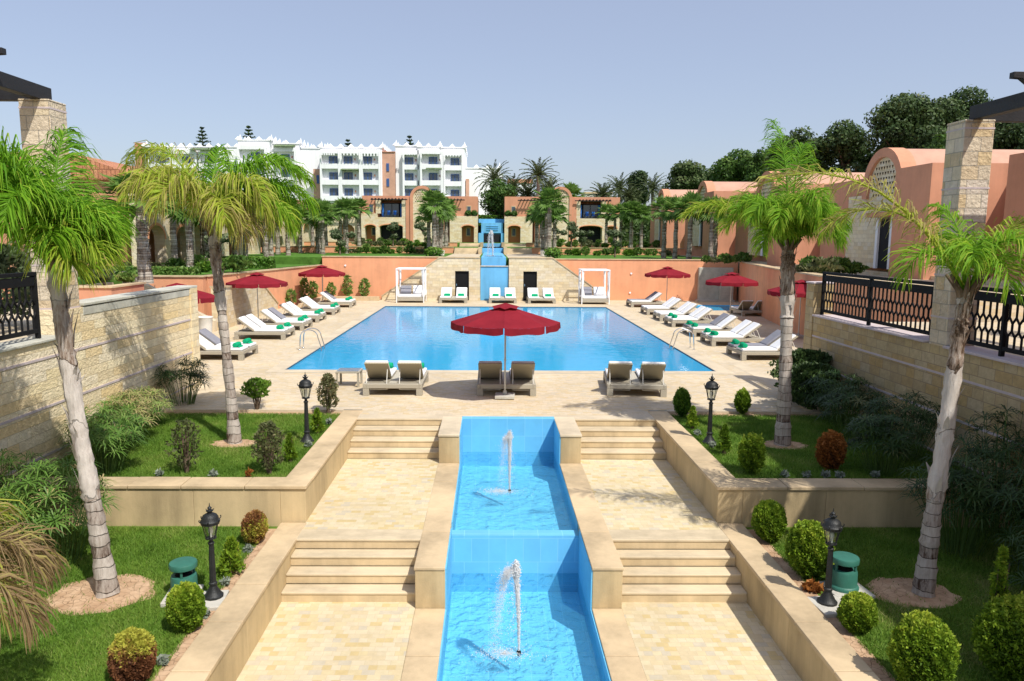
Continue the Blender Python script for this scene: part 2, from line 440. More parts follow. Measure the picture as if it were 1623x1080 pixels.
def fabric_red():
    m, t, out = newmat('crimson parasol canvas')
    p = node(t, 'ShaderNodeBsdfPrincipled', Roughness=.85); p.inputs['Specular IOR Level'].default_value = .15
    tc = node(t, 'ShaderNodeTexCoord'); nz = node(t, 'ShaderNodeTexNoise', Scale=2.5, Detail=5.0)
    t.links.new(tc.outputs['Object'], nz.inputs[0])
    r = ramp(t, [(.3, (.2, .012, .022)), (.7, (.27, .018, .03))]); t.links.new(nz.outputs[0], r.inputs[0])
    t.links.new(r.outputs[0], p.inputs['Base Color'])
    tr = node(t, 'ShaderNodeBsdfTranslucent', Color=(.3, .02, .02, 1))
    b = node(t, 'ShaderNodeBump', Strength=.15, Distance=.02); t.links.new(nz.outputs[0], b.inputs['Height']); t.links.new(b.outputs[0], p.inputs['Normal'])
    mx = node(t, 'ShaderNodeMixShader'); mx.inputs[0].default_value = .15
    t.links.new(p.outputs[0], mx.inputs[1]); t.links.new(tr.outputs[0], mx.inputs[2]); t.links.new(mx.outputs[0], out.inputs[0])
    return m
M['red'] = fabric_red()
def foam():
    m, t, out = newmat('white water spray')
    d = node(t, 'ShaderNodeBsdfDiffuse', Color=(.97, .98, .99, 1)); tl = node(t, 'ShaderNodeBsdfTranslucent', Color=(.95, .98, 1, 1))
    tr = node(t, 'ShaderNodeBsdfTransparent', Color=(.93, .97, 1, 1)); gl = node(t, 'ShaderNodeBsdfGlossy', Roughness=.15)
    a = node(t, 'ShaderNodeMixShader'); a.inputs[0].default_value = .22
    t.links.new(d.outputs[0], a.inputs[1]); t.links.new(tl.outputs[0], a.inputs[2])
    b = node(t, 'ShaderNodeMixShader'); b.inputs[0].default_value = .15
    t.links.new(a.outputs[0], b.inputs[1]); t.links.new(gl.outputs[0], b.inputs[2])
    c = node(t, 'ShaderNodeMixShader'); c.inputs[0].default_value = .1
    t.links.new(b.outputs[0], c.inputs[1]); t.links.new(tr.outputs[0], c.inputs[2]); t.links.new(c.outputs[0], out.inputs[0])
    return m
M['foam'] = foam()
def bark(name, stops, ring, bump=.6):
    m, t, out = newmat(name)
    p = node(t, 'ShaderNodeBsdfPrincipled', Roughness=.9); p.inputs['Specular IOR Level'].default_value = .15
    tc = node(t, 'ShaderNodeTexCoord')
    mp = node(t, 'ShaderNodeMapping'); mp.inputs['Scale'].default_value = (5, 5, 1.1)
    t.links.new(tc.outputs['Object'], mp.inputs[0])
    nz = node(t, 'ShaderNodeTexNoise', Scale=1.6, Detail=8.0, Roughness=.7); t.links.new(mp.outputs[0], nz.inputs[0])
    wv = node(t, 'ShaderNodeTexWave', Scale=ring, Distortion=3.0, Detail=3.0); wv.bands_direction = 'Z'
    wv.inputs['Detail Scale'].default_value = 1.2
    t.links.new(tc.outputs['Object'], wv.inputs[0])
    ad = node(t, 'ShaderNodeMix', data_type='FLOAT'); ad.inputs[0].default_value = .3
    t.links.new(nz.outputs[0], ad.inputs[2]); t.links.new(wv.outputs['Fac'], ad.inputs[3])
    r = ramp(t, stops); t.links.new(ad.outputs[0], r.inputs[0]); t.links.new(r.outputs[0], p.inputs['Base Color'])
    b = node(t, 'ShaderNodeBump', Strength=bump, Distance=.04); t.links.new(ad.outputs[0], b.inputs['Height']); t.links.new(b.outputs[0], p.inputs['Normal'])
    t.links.new(p.outputs[0], out.inputs[0]); return m
def trunkmat(name, stops, per, lip=.07, dark=.25, streak=1.0, bump=.8):
    """palm stem: leaf scar rings, each ring a tone of its own, fine vertical fibres"""
    m, t, out = newmat(name)
    p = node(t, 'ShaderNodeBsdfPrincipled', Roughness=.9); p.inputs['Specular IOR Level'].default_value = .12
    tc = node(t, 'ShaderNodeTexCoord'); sp = node(t, 'ShaderNodeSeparateXYZ'); t.links.new(tc.outputs['Object'], sp.inputs[0])
    n0 = node(t, 'ShaderNodeTexNoise', Scale=3.5, Detail=5.0); t.links.new(tc.outputs['Object'], n0.inputs[0])
    z = node(t, 'ShaderNodeMath', operation='MULTIPLY_ADD'); z.inputs[1].default_value = per; t.links.new(sp.outputs[2], z.inputs[0])
    nn = node(t, 'ShaderNodeMath', operation='MULTIPLY'); nn.inputs[1].default_value = .9; t.links.new(n0.outputs[0], nn.inputs[0]); t.links.new(nn.outputs[0], z.inputs[2])
    fl = node(t, 'ShaderNodeMath', operation='FLOOR'); t.links.new(z.outputs[0], fl.inputs[0])
    fr = node(t, 'ShaderNodeMath', operation='FRACT'); t.links.new(z.outputs[0], fr.inputs[0])
    wn = node(t, 'ShaderNodeTexWhiteNoise'); wn.noise_dimensions = '1D'; t.links.new(fl.outputs[0], wn.inputs['W'])
    mp = node(t, 'ShaderNodeMapping'); mp.inputs['Scale'].default_value = (16, 16, 1.6); t.links.new(tc.outputs['Object'], mp.inputs[0])
    n1 = node(t, 'ShaderNodeTexNoise', Scale=1.6, Detail=8.0, Roughness=.7); t.links.new(mp.outputs[0], n1.inputs[0])
    n2 = node(t, 'ShaderNodeTexNoise', Scale=1.3, Detail=5.0); t.links.new(tc.outputs['Object'], n2.inputs[0])
    a1 = node(t, 'ShaderNodeMath', operation='MULTIPLY_ADD'); a1.inputs[1].default_value = .34; t.links.new(wn.outputs[0], a1.inputs[0]); t.links.new(n1.outputs[0], a1.inputs[2])
    a2 = node(t, 'ShaderNodeMath', operation='MULTIPLY_ADD'); a2.inputs[1].default_value = .8; t.links.new(n2.outputs[0], a2.inputs[0]); t.links.new(a1.outputs[0], a2.inputs[2])
    mr = node(t, 'ShaderNodeMapRange'); mr.inputs['From Min'].default_value = .72; mr.inputs['From Max'].default_value = 1.4; t.links.new(a2.outputs[0], mr.inputs[0])
    r = ramp(t, stops); t.links.new(mr.outputs[0], r.inputs[0])
    ln = ramp(t, [(0, (dark, dark, dark)), (lip * .5, (dark, dark, dark)), (lip, (1, 1, 1)), (.9, (1, 1, 1)), (1, (1.0, 1.0, 1.0))]); t.links.new(fr.outputs[0], ln.inputs[0])
    mx = node(t, 'ShaderNodeMix', data_type='RGBA', blend_type='MULTIPLY'); mx.inputs[0].default_value = 1
    t.links.new(r.outputs[0], mx.inputs[6]); t.links.new(ln.outputs[0], mx.inputs[7]); t.links.new(mx.outputs[2], p.inputs['Base Color'])
    hh = node(t, 'ShaderNodeMath', operation='ADD'); t.links.new(ln.outputs[0], hh.inputs[0]); t.links.new(n1.outputs[0], hh.inputs[1])
    b = node(t, 'ShaderNodeBump', Strength=bump, Distance=.025); t.links.new(hh.outputs[0], b.inputs['Height']); t.links.new(b.outputs[0], p.inputs['Normal'])
    t.links.new(p.outputs[0], out.inputs[0]); return m
M['palmtrunk'] = trunkmat('grey ringed palm trunk', [(0, (.045, .022, .014)), (.16, (.11, .075, .055)), (.32, (.3, .25, .21)), (.6, (.42, .37, .32)), (1, (.54, .49, .43))], 6.5)
M['palmboot'] = trunkmat('peeling palm sheath', [(0, (.09, .055, .035)), (.2, (.3, .23, .18)), (.45, (.46, .41, .36)), (1, (.6, .55, .49))], 1.1, .03, .5)
M['fantrunk'] = trunkmat('shaggy fan palm trunk', [(0, (.1, .07, .05)), (.25, (.24, .19, .15)), (.55, (.42, .37, .31)), (1, (.6, .55, .48))], 9, .2, .45, 1, 1.0)
M['bark'] = bark('brown bark', [(.25, (.06, .04, .03)), (.5, (.14, .1, .07)), (.8, (.24, .18, .13))], .8)
M['palmleaf'] = leafy('feather palm leaflets', [(0, (.035, .1, .008)), (.35, (.09, .25, .014)), (.6, (.2, .4, .02)), (.78, (.4, .46, .05)), (.9, (.42, .36, .12)), (1, (.3, .21, .11))], .6, .42, .2)
M['fanleaf'] = leafy('fan palm blades', [(0, (.04, .08, .015)), (.5, (.11, .22, .035)), (.85, (.2, .33, .07)), (1, (.32, .25, .11))], .5, .38)
M['dateleaf'] = leafy('date palm leaflets', [(0, (.04, .055, .02)), (.5, (.1, .13, .05)), (1, (.18, .2, .09))], .55, .25)
M['treeleaf'] = leafy('dark evergreen leaves', [(0, (.012, .026, .01)), (.5, (.055, .1, .028)), (.8, (.12, .17, .055)), (1, (.2, .22, .1))], .5, .25)
M['greenleaf'] = leafy('mid green leaves', [(0, (.025, .06, .012)), (.5, (.07, .15, .025)), (1, (.17, .25, .05))], .5, .3)
M['olive'] = leafy('olive leaves', [(0, (.03, .05, .02)), (.5, (.09, .13, .055)), (1, (.2, .24, .13))], .55, .25)
M['topiary'] = leafy('clipped golden cypress', [(0, (.03, .07, .008)), (.4, (.12, .22, .015)), (.75, (.23, .35, .025)), (1, (.4, .47, .05))], .55, .3)
M['scorched'] = leafy('scorched cypress foliage', [(0, (.09, .035, .018)), (.45, (.26, .11, .045)), (.7, (.38, .22, .06)), (1, (.42, .42, .06))], .6, .25)
M['rust'] = leafy('dead rust cypress foliage', [(0, (.06, .02, .008)), (.5, (.26, .09, .02)), (1, (.42, .17, .04))], .6, .25)
M['juniper'] = leafy('dull juniper sprays', [(0, (.03, .04, .015)), (.5, (.09, .11, .04)), (.85, (.17, .18, .08)), (1, (.3, .23, .12))], .6, .25)
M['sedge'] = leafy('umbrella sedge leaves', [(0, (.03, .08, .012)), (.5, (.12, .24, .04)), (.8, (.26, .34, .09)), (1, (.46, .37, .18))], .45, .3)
M['sedge_dark'] = leafy('shaded sedge leaves', [(0, (.008, .02, .006)), (.5, (.03, .07, .016)), (.9, (.08, .13, .04)), (1, (.16, .17, .07))], .45, .2)  # darkened copy of the sedge colours, shade painted into the leaves
M['drysedge'] = leafy('withered sedge leaves', [(0, (.12, .12, .04)), (.5, (.32, .26, .12)), (1, (.5, .4, .22))], .6, .3)
M['silver'] = leafy('silver ragwort leaves', [(0, (.1, .13, .09)), (.6, (.24, .28, .22)), (1, (.36, .4, .33))], .8, .2)
M['hedge'] = leafy('hedge leaves', [(0, (.025, .07, .01)), (.5, (.08, .19, .02)), (1, (.2, .32, .04))], .5, .25)
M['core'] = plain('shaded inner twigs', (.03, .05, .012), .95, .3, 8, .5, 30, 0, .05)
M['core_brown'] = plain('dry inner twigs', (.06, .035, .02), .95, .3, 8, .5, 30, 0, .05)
M['stem'] = plain('green stems', (.08, .15, .03), .7, .2, 8, .1)

# ------------------------------------------------------------------ plants
def unit(a): return a / np.maximum(np.linalg.norm(a, axis=-1, keepdims=True), 1e-9)
def leaf_cloud(mb, P, Nn, size, tint, elong=1.8, jitter=.9):
    """small diamond leaves at points P, turned roughly along the normals Nn"""
    n = len(P)
    nn = unit(Nn + RNG.normal(0, jitter * .6, (n, 3)))
    u = unit(np.cross(nn, RNG.normal(0, 1, (n, 3))))
    v = np.cross(nn, u)
    s = (size * RNG.uniform(.65, 1.35, (n, 1)))
    a = P - u * s * elong * .5; b = P + v * s * .5; c = P + u * s * elong * .5; d = P - v * s * .5
    V = np.stack([a, b, c, d], 1).reshape(-1, 3)
    mb.add(V, np.arange(4 * n).reshape(-1, 4), np.clip(tint, 0, 1))
def ell_points(n, c, r, shell=.75):
    d = unit(RNG.normal(0, 1, (n, 3)))
    k = shell + (1 - shell) * RNG.random((n, 1)) ** .6
    return np.array(c) + d * np.array(r) * k, unit(d / np.array(r))
def clump_cloud(mb, clumps, per, size, base=.5, elong=1.8, shell=.55, light=.25):
    for c, r in clumps:
        r = np.array(r if hasattr(r, '__len__') else (r, r, r * .8))
        n = int(per * (r.prod() ** (2 / 3)))
        P, Nn = ell_points(n, c, r, shell)
        P = P + RNG.normal(0, .13, P.shape) * r * (RNG.random((n, 1)) < .35)
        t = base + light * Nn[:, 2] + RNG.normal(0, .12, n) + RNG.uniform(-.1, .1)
        leaf_cloud(mb, P, Nn, size, t, elong)
def frond(mb, base, az, elev, L, droop, leaf=.55, n=70, width=.03, tint=.5, hang=.8, plum=.3, rach=None, start=.16, tipcol=0, cexp=1.25):
    N = 26
    t = np.linspace(0, 1, N); th = elev - droop * t ** cexp
    ds = L / (N - 1)
    h = np.concatenate([[0], np.cumsum(np.cos(th[:-1]) * ds)]); z = np.concatenate([[0], np.cumsum(np.sin(th[:-1]) * ds)])
    ca, sa = math.cos(az), math.sin(az)
    Pt = np.array(base) + np.stack([h * ca, h * sa, z], 1)
    T = np.stack([np.cos(th) * ca, np.cos(th) * sa, np.sin(th)], 1)
    S = np.array([-sa, ca, 0.]); U = np.cross(T, S) * -1
    U = np.where(U[:, 2:3] < 0, -U, U) if elev < 1.5 else U
    (rach or mb).tube([tuple(p) for p in Pt[::3]], list(np.linspace(.02, .004, len(Pt[::3])) * (1 + .5 * (L > 1.8))), 5, True, tint * .9)
    ti = np.linspace(start, 1, n); ti = np.concatenate([ti, ti + .004]); side = np.concatenate([np.ones(n), -np.ones(n)])
    ti = np.clip(ti + RNG.uniform(-.006, .006, 2 * n), 0, 1)
    f = ti * (N - 1); i0 = np.clip(f.astype(int), 0, N - 2); fr = (f - i0)[:, None]
    O = Pt[i0] * (1 - fr) + Pt[i0 + 1] * fr; Tt = unit(T[i0] * (1 - fr) + T[i0 + 1] * fr); Uu = U[i0]
    al = (.35 + .75 * ti + RNG.normal(0, .09, 2 * n))[:, None]
    D = unit(S * side[:, None] * np.cos(al) + Tt * np.sin(al) + Uu * (RNG.uniform(-.5, 1, (2 * n, 1)) * plum + .12))
    ln = (leaf * (np.sin(PI * (.16 + .74 * ti)) ** .7) * RNG.uniform(.8, 1.12, 2 * n))[:, None]
    dn = np.array([0, 0, -1.]); hg = (hang * RNG.uniform(.35, 1.6, (2 * n, 1)))
    p1 = O + D * ln * .38
    d2 = unit(D + dn * hg * .5); p2 = p1 + d2 * ln * .34
    d3 = unit(D + dn * hg * 1.5); p3 = p2 + d3 * ln * .3
    wv = unit(np.cross(D, np.cross(Tt, D)) + RNG.normal(0, .35, (2 * n, 3))) * width * .5
    V = np.stack([O - wv * .5, O + wv * .5, p1 - wv, p1 + wv, p2 - wv * .8, p2 + wv * .8, p3 - wv * .12, p3 + wv * .12], 1).reshape(-1, 3)
    q = np.array([[0, 1, 3, 2], [2, 3, 5, 4], [4, 5, 7, 6]])
    Fc = (np.arange(2 * n)[:, None, None] * 8 + q).reshape(-1, 4)
    tt = tint + RNG.normal(0, .07, 2 * n) + tipcol * (ti - .5)
    tt = np.stack([tt, tt + .02, tt + .06 + tipcol * .15], 1).ravel()
    mb.add(V, Fc, np.clip(tt, 0, 1))
    return Pt
def fan(mb, base, az, elev, pet, Rr, nb=15, tint=.5, spread=2.0, droop=.35):
    ca, sa = math.cos(az), math.sin(az)
    D = np.array([math.cos(elev) * ca, math.cos(elev) * sa, math.sin(elev)]); S = np.array([-sa, ca, 0.])
    E = np.array(base) + D * pet - np.array([0, 0, .06 * pet])
    U = np.cross(D, S); U = U if U[2] > 0 else -U
    w = S * .014
    mb.add([base - w, base + w, E + w * .7, E - w * .7], [(0, 1, 2, 3)], tint * .8)
    D2 = unit(D - np.array([0, 0, droop])); U2 = np.cross(D2, S); U2 = U2 if U2[2] > 0 else -U2
    ph = np.linspace(-spread, spread, nb) + RNG.normal(0, .03, nb)
    dirs = D2 * np.cos(ph)[:, None] + S * np.sin(ph)[:, None] + U2 * (.22 * np.abs(np.sin(ph)))[:, None]
    dirs = unit(dirs); r = Rr * (.8 + .2 * np.cos(ph * .6)) * RNG.uniform(.9, 1.08, nb)
    half = (ph[1] - ph[0]) * .55
    tang = unit(-D2 * np.sin(ph)[:, None] + S * np.cos(ph)[:, None])
    m1 = E + dirs * (r * .55)[:, None]; wd = tang * (r * .55 * half)[:, None]
    tip = E + dirs * r[:, None] - np.array([0, 0, 1.]) * (r * RNG.uniform(.08, .3, nb))[:, None]
    fold = U2 * (.03 * Rr)
    V = np.stack([np.broadcast_to(E, m1.shape), m1 - wd - fold, m1 + wd - fold, m1 + fold, tip - wd * .12, tip + wd * .12], 1).reshape(-1, 3)
    k = np.arange(nb)[:, None] * 6
    tri = np.concatenate([k + np.array([0, 1, 3]), k + np.array([0, 3, 2])]); quad = np.concatenate([k + np.array([1, 4, 5, 3]), k + np.array([3, 4, 5, 2])])
    tt = tint + RNG.normal(0, .08) + RNG.normal(0, .04, 2 * nb)
    b = mb.n
    mb.add(V, tri, np.clip(tt - .05, 0, 1))
    mb.n = b
    mb.v.pop(); mb.add(V, quad, np.clip(tt + .06, 0, 1))
def rough(mb, a=.005):
    V = mb.v[0]; ph = V[:, 2:3] * 40; V += RNG.normal(0, a, V.shape) * [1, 1, .5]; return mb
def feather_palm(name_label, trunk_pts, trunk_r, fronds, leaf=.55, width=.032, boot=None, n=72, hang=.85, scale=lambda az: 1.0, up=0):
    base = trunk_pts[0]
    root = thing('feather_palm', name_label, 'palm tree', base)
    pts = []; rr = []
    for i in range(len(trunk_pts) - 1):
        for k in range(18):
            f = k / 18; a = Vector(trunk_pts[i]); b = Vector(trunk_pts[i + 1])
            pts.append(a.lerp(b, f)); rr.append((trunk_r[i] * (1 - f) + trunk_r[i + 1] * f) * (1 + .05 * math.sin((i * 18 + k) * .55 + i) + random.uniform(-.035, .05) + (.07 if k % 6 == 0 else 0)))
    pts.append(Vector(trunk_pts[-1])); rr.append(trunk_r[-1])
    if boot:
        j = int(len(pts) * boot)
        rough(MB().tube(pts[:j + 1], rr[:j + 1], 16)).build('trunk', M['palmtrunk'], root, True, uv=False, w=True)
        sh = rough(MB().tube(pts[j:], [r * 1.12 for r in rr[j:]], 16), .008)
        for q in range(26):                                    # torn sheath flaps hanging off the trunk
            i = random.randrange(j, len(pts) - 1); a = random.uniform(0, 2 * PI); p = pts[i]; r = rr[i] * 1.1
            o = Vector((math.cos(a), math.sin(a), 0)); s = Vector((-o.y, o.x, 0)) * random.uniform(.012, .05); L = random.uniform(.12, .5)
            b0 = p + o * r; b1 = b0 + o * .03 + Vector((0, 0, L * .5)); b2 = b0 + o * .1 + Vector((0, 0, L))
            sh.add([tuple(b0 - s), tuple(b0 + s), tuple(b1 + s * .8), tuple(b1 - s * .8), tuple(b2 + s * .1), tuple(b2 - s * .1)], [(0, 1, 2, 3), (3, 2, 4, 5)])
        sh.build('trunk_sheath', M['palmboot'], root, True, uv=False, w=True)
    else:
        rough(MB().tube(pts, rr, 16)).build('trunk', M['palmtrunk'], root, True, uv=False, w=True)
    top = np.array(trunk_pts[-1], float)
    st = MB()
    for k in range(9):                                         # leaf bases fanning from the crown
        a = k * 2.4; st.tube([tuple(top + (0, 0, -.25)), tuple(top + (.1 * math.cos(a), .1 * math.sin(a), .05)), tuple(top + (.26 * math.cos(a), .26 * math.sin(a), .25))], [.05, .04, .02], 6)
    st.build('leaf_base', M['bark'], root, True, uv=False, w=True)
    for (azd, eld, L, dr, ti) in fronds:
        mb = MB()
        L *= scale(azd); eld = min(88, eld + up)
        frond(mb, top + np.array([.06 * math.cos(R(azd)), .06 * math.sin(R(azd)), random.uniform(-.05, .12)]), R(azd), R(eld), L, dr, leaf, n, width, ti, hang, .6, start=.2, cexp=1.7)
        mb.build('frond', M['palmleaf'], root, uv=False, w=True)
    return root

# the four tall palms of the terrace gardens: azimuth 0 is to the right, 90 away from the steps
feather_palm('tall leaning feather palm in the lower left lawn with a dense bright green crown',
    [(-5.3, 9.86, -.72), (-5.45, 9.95, .4), (-5.68, 10.1, 1.6), (-5.88, 10.25, 2.9), (-5.96, 10.3, 3.85)], [.15, .105, .095, .09, .085],
    [(100, 88, 2.6, .9, .5), (190, 86, 3.2, 2.2, .5), (215, 84, 3.1, 2.0, .52), (340, 84, 2.5, 2.3, .52), (10, 80, 2.4, 2.4, .56), (260, 82, 2.6, 2.5, .5), (150, 80, 2.7, 2.2, .46), (225, 78, 2.8, 2.5, .5), (300, 76, 2.3, 2.6, .55), (180, 70, 2.9, 2.2, .42), (45, 76, 2.3, 2.4, .45), (110, 74, 2.4, 2.2, .4), (345, 60, 1.9, 2.4, .64), (250, 60, 2.5, 2.6, .52), (205, 58, 2.7, 2.3, .45), (20, 55, 1.7, 2.2, .58), (80, 62, 2.1, 2.2, .4), (320, 42, 1.5, 2.1, .68), (190, 40, 2.4, 2.0, .6), (215, 72, 3.0, 2.3, .48), (170, 66, 2.9, 2.1, .5), (280, 70, 2.4, 2.7, .5)],
    .74, .021, .3, 130, 1.3, lambda az: .42 if (az < 75 or az > 285) else .8 if (az < 140 or az > 240) else .95)
feather_palm('feather palm in the upper left lawn with yellowing fronds drooping over the grey trunk',
    [(-5.34, 15.25, -.1), (-5.42, 15.35, 1.0), (-5.58, 15.55, 2.4), (-5.75, 15.75, 3.7), (-5.8, 15.8, 4.3)], [.145, .1, .092, .092, .09],
    [(148, 66, 3.6, 2.0, .74), (140, 52, 3.5, 1.8, .78), (160, 70, 2.4, 2.3, .76), (330, 76, 2.2, 3.0, .77), (300, 66, 1.9, 3.0, .79), (345, 60, 1.9, 2.9, .77), (20, 74, 2.7, 2.3, .56), (5, 80, 2.6, 2.4, .52), (12, 60, 2.5, 2.2, .54), (50, 72, 2.3, 2.2, .5), (225, 70, 2.3, 2.6, .78), (95, 86, 2.0, .9, .52), (250, 70, 2.1, 2.8, .78), (30, 60, 2.2, 2.3, .5), (320, 50, 1.5, 2.7, .88), (355, 48, 2.0, 2.3, .6)],
    .85, .025, .55, 120, 2.0)
feather_palm('feather palm in the upper right lawn with a full pale green crown',
    [(6.19, 15.23, -.1), (6.2, 15.3, 1.2), (6.24, 15.5, 2.6), (6.28, 15.7, 3.6), (6.3, 15.8, 4.0)], [.165, .125, .115, .13, .11],
    [(180, 50, 2.3, 1.6, .7), (200, 78, 2.4, 2.4, .56), (165, 76, 2.4, 2.2, .52), (95, 89, 2.8, .8, .48), (60, 84, 2.6, 1.3, .48), (20, 82, 2.4, 2.0, .5), (0, 78, 2.3, 2.4, .52), (340, 74, 2.2, 2.5, .5), (300, 80, 2.4, 2.7, .56), (260, 82, 2.5, 2.7, .6), (240, 72, 2.4, 2.7, .58), (220, 70, 2.4, 2.5, .55), (130, 80, 2.4, 2.0, .44), (150, 70, 2.3, 2.3, .42), (320, 62, 1.9, 2.5, .52), (280, 66, 2.0, 2.8, .6), (100, 72, 2.1, 2.2, .4), (192, 62, 2.2, 2.1, .64), (30, 66, 2.1, 2.2, .44), (350, 55, 1.8, 2.4, .58), (225, 52, 1.8, 2.4, .6), (270, 74, 2.6, 2.5, .54)],
    .62, .019, .5, 130, 1.3, lambda az: 1.1 if az == 180 else 1.08 if az in (95, 60) else .66 if (az < 75 or az > 285) else .82)
feather_palm('slim feather palm in the lower right lawn with a sparse arching crown before the railing',
    [(6.14, 9.88, -.72), (6.22, 9.95, .4), (6.4, 10.1, 1.7), (6.55, 10.25, 2.9), (6.63, 10.3, 3.5)], [.14, .105, .09, .085, .075],
    [(174, 56, 3.7, 1.7, .86), (167, 68, 2.5, 2.2, .82), (28, 58, 2.1, 1.4, .74), (350, 76, 1.4, 2.7, .6), (280, 74, 1.5, 2.8, .56), (240, 78, 1.4, 2.6, .55), (70, 72, 1.4, 2.2, .5), (200, 62, 1.5, 2.6, .6), (95, 86, 1.5, 1.2, .56), (265, 60, 1.3, 2.7, .58)],
    .6, .021, .3, 62, 1.5)
# a palm standing left of the frame: only its withered hanging fronds reach the picture
r_ = feather_palm('withered feather palm frond hanging at the lower left corner of the garden',
    [(-5.6, 6.3, -.72), (-5.5, 6.35, .3), (-5.35, 6.45, .95)], [.2, .17, .14],
    [(12, 58, 1.75, 2.6, .97), (35, 45, 1.7, 2.3, .99), (350, 45, 1.6, 2.5, .96), (0, 20, 1.6, 1.8, 1.0), (70, 60, 1.5, 2.3, .82), (45, 25, 1.5, 1.7, .99)], .6, .018, None, 70, 1.7, lambda az: .82)
r_['category'] = 'palm tree'

# fan palms: four crowns shared by the rows
FANP = []
for k in range(4):
    root = thing('fan_palm', 'fan palm', 'palm tree', (0, 0, 0), 0, 'young fan palms on the upper garden terraces')
    h = [3.3, 3.5, 3.1, 3.4][k]
    pts = [(0, 0, -.1)] + [(random.uniform(-.03, .03), random.uniform(-.03, .03), h * i / 9) for i in range(1, 10)]
    tr = MB(); tr.tube(pts, [.22] + [.175 * (1 - .2 * i / 9) * random.uniform(.92, 1.08) for i in range(1, 10)], 10)
    for q in range(260):                                      # stubby old leaf bases
        a = random.uniform(0, 2 * PI); z = random.uniform(.3, h); r = .155 * (1 - .2 * z / h)
        o = Vector((math.cos(a), math.sin(a), 0)); s = Vector((-o.y, o.x, 0)) * .035; b = o * r + Vector((0, 0, z))
        tr.add([tuple(b - s), tuple(b + s), tuple(b + o * .075 + Vector((0, 0, .1)))], [(0, 1, 2)])
    tr.build('trunk', M['fantrunk'], root, True, uv=False)
    cr = MB()
    for i in range(25):
        el = R(82) - (i / 26) ** .9 * R(108)
        fan(cr, np.array([0, 0, h - .05 + .1 * (1 - i / 26)]), i * 2.399 + random.uniform(-.2, .2), el, random.uniform(.5, .8), random.uniform(.66, .86), 13, .6 - .35 * (i > 21) + .12 * (i < 10), 1.7, .1 + .35 * (i > 17))
    cr.build('crown', M['fanleaf'], root, uv=False)
    FANP.append(root)
def fanpalm(x, y, z, label, sc=1.0, k=None, group=None):
    k = random.randrange(4) if k is None else k
    return place(FANP[k], (x, y, z), random.uniform(0, 6.28), label, sc * random.uniform(.96, 1.06), group)

def tree(name, label, cat, base, trunk_h, tr, clumps, leafm, size, per, group=None, tint=.45, elong=1.8, barkm='bark'):
    root = thing(name, label, cat, base, 0, group)
    t = MB(); top = Vector((random.uniform(-.1, .1) * trunk_h * .3, 0, trunk_h))
    t.tube([(0, 0, -.2), tuple(top * .5), tuple(top)], [tr * 1.25, tr, tr * .7], 9)
    for c, r in clumps[:9]:
        c = Vector(c); mid = top.lerp(c, .5) + Vector((0, 0, -.1 * trunk_h))
        t.tube([tuple(top * .8), tuple(mid), tuple(c)], [tr * .55, tr * .35, tr * .12], 6)
    t.build('trunk', M[barkm], root, True, uv=False)
    cr = MB(); clump_cloud(cr, clumps, per, size, tint, elong)
    cr.build('crown', M[leafm], root, uv=False)
    return root
def puff(n, c, r, cr, seed=0):
    rr = random.Random(seed); out = []
    for i in range(n):
        while 1:
            p = [rr.uniform(-1, 1) for _ in range(3)]
            if sum(q * q for q in p) <= 1: break
        k = rr.uniform(.6, 1.25) * cr
        out.append(((c[0] + p[0] * r[0], c[1] + p[1] * r[1], c[2] + p[2] * r[2]), (k, k, k * .75)))
    return out
def topiary(name, label, loc, r, h, leafm='topiary', top=None, n=5200, size=.034, ragged=.07, inv=False):
    n = int(n * 2.4); size *= .62
    """clipped cypress: a dense shell of tiny sprays round a dark core"""
    root = thing(name, label, 'shrub', loc)
    MB().tube([(0, 0, -.05), (0, 0, h * .3)], [.025, .02], 6).build('stem', M['bark'], root, uv=False)
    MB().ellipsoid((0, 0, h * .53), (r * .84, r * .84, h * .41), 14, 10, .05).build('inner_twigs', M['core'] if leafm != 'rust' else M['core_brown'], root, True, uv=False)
    P, Nn = ell_points(n, (0, 0, h * .53), (r, r, h * .47), .88)
    lob = 1 + .05 * np.sin(P[:, 0:1] * 9 + loc[0] * 5) * np.sin(P[:, 2:3] * 8 + loc[1] * 3) + .04 * np.sin(P[:, 1:2] * 14 + loc[1])
    bump = lob + ragged * np.sin(P[:, 0:1] * 37 + P[:, 2:3] * 23) * np.cos(P[:, 1:2] * 31) + RNG.normal(0, ragged * .5, (n, 1))
    P = np.array([0, 0, h * .53]) + (P - np.array([0, 0, h * .53])) * bump
    up = unit(Nn + np.array([0, 0, .6]))
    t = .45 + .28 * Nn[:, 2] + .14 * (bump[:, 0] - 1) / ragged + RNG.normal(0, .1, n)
    if inv: t = np.where(P[:, 2] / h - P[:, 0] / r * .18 + RNG.normal(0, .1, n) > .66, t * .75, t + .42)
    elif top is not None: t = np.where(P[:, 2] / h + RNG.normal(0, .08, n) > top, t + .35, t * .45)
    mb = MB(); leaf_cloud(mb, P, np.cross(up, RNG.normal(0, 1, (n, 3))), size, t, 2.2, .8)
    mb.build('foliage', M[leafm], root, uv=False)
    return root
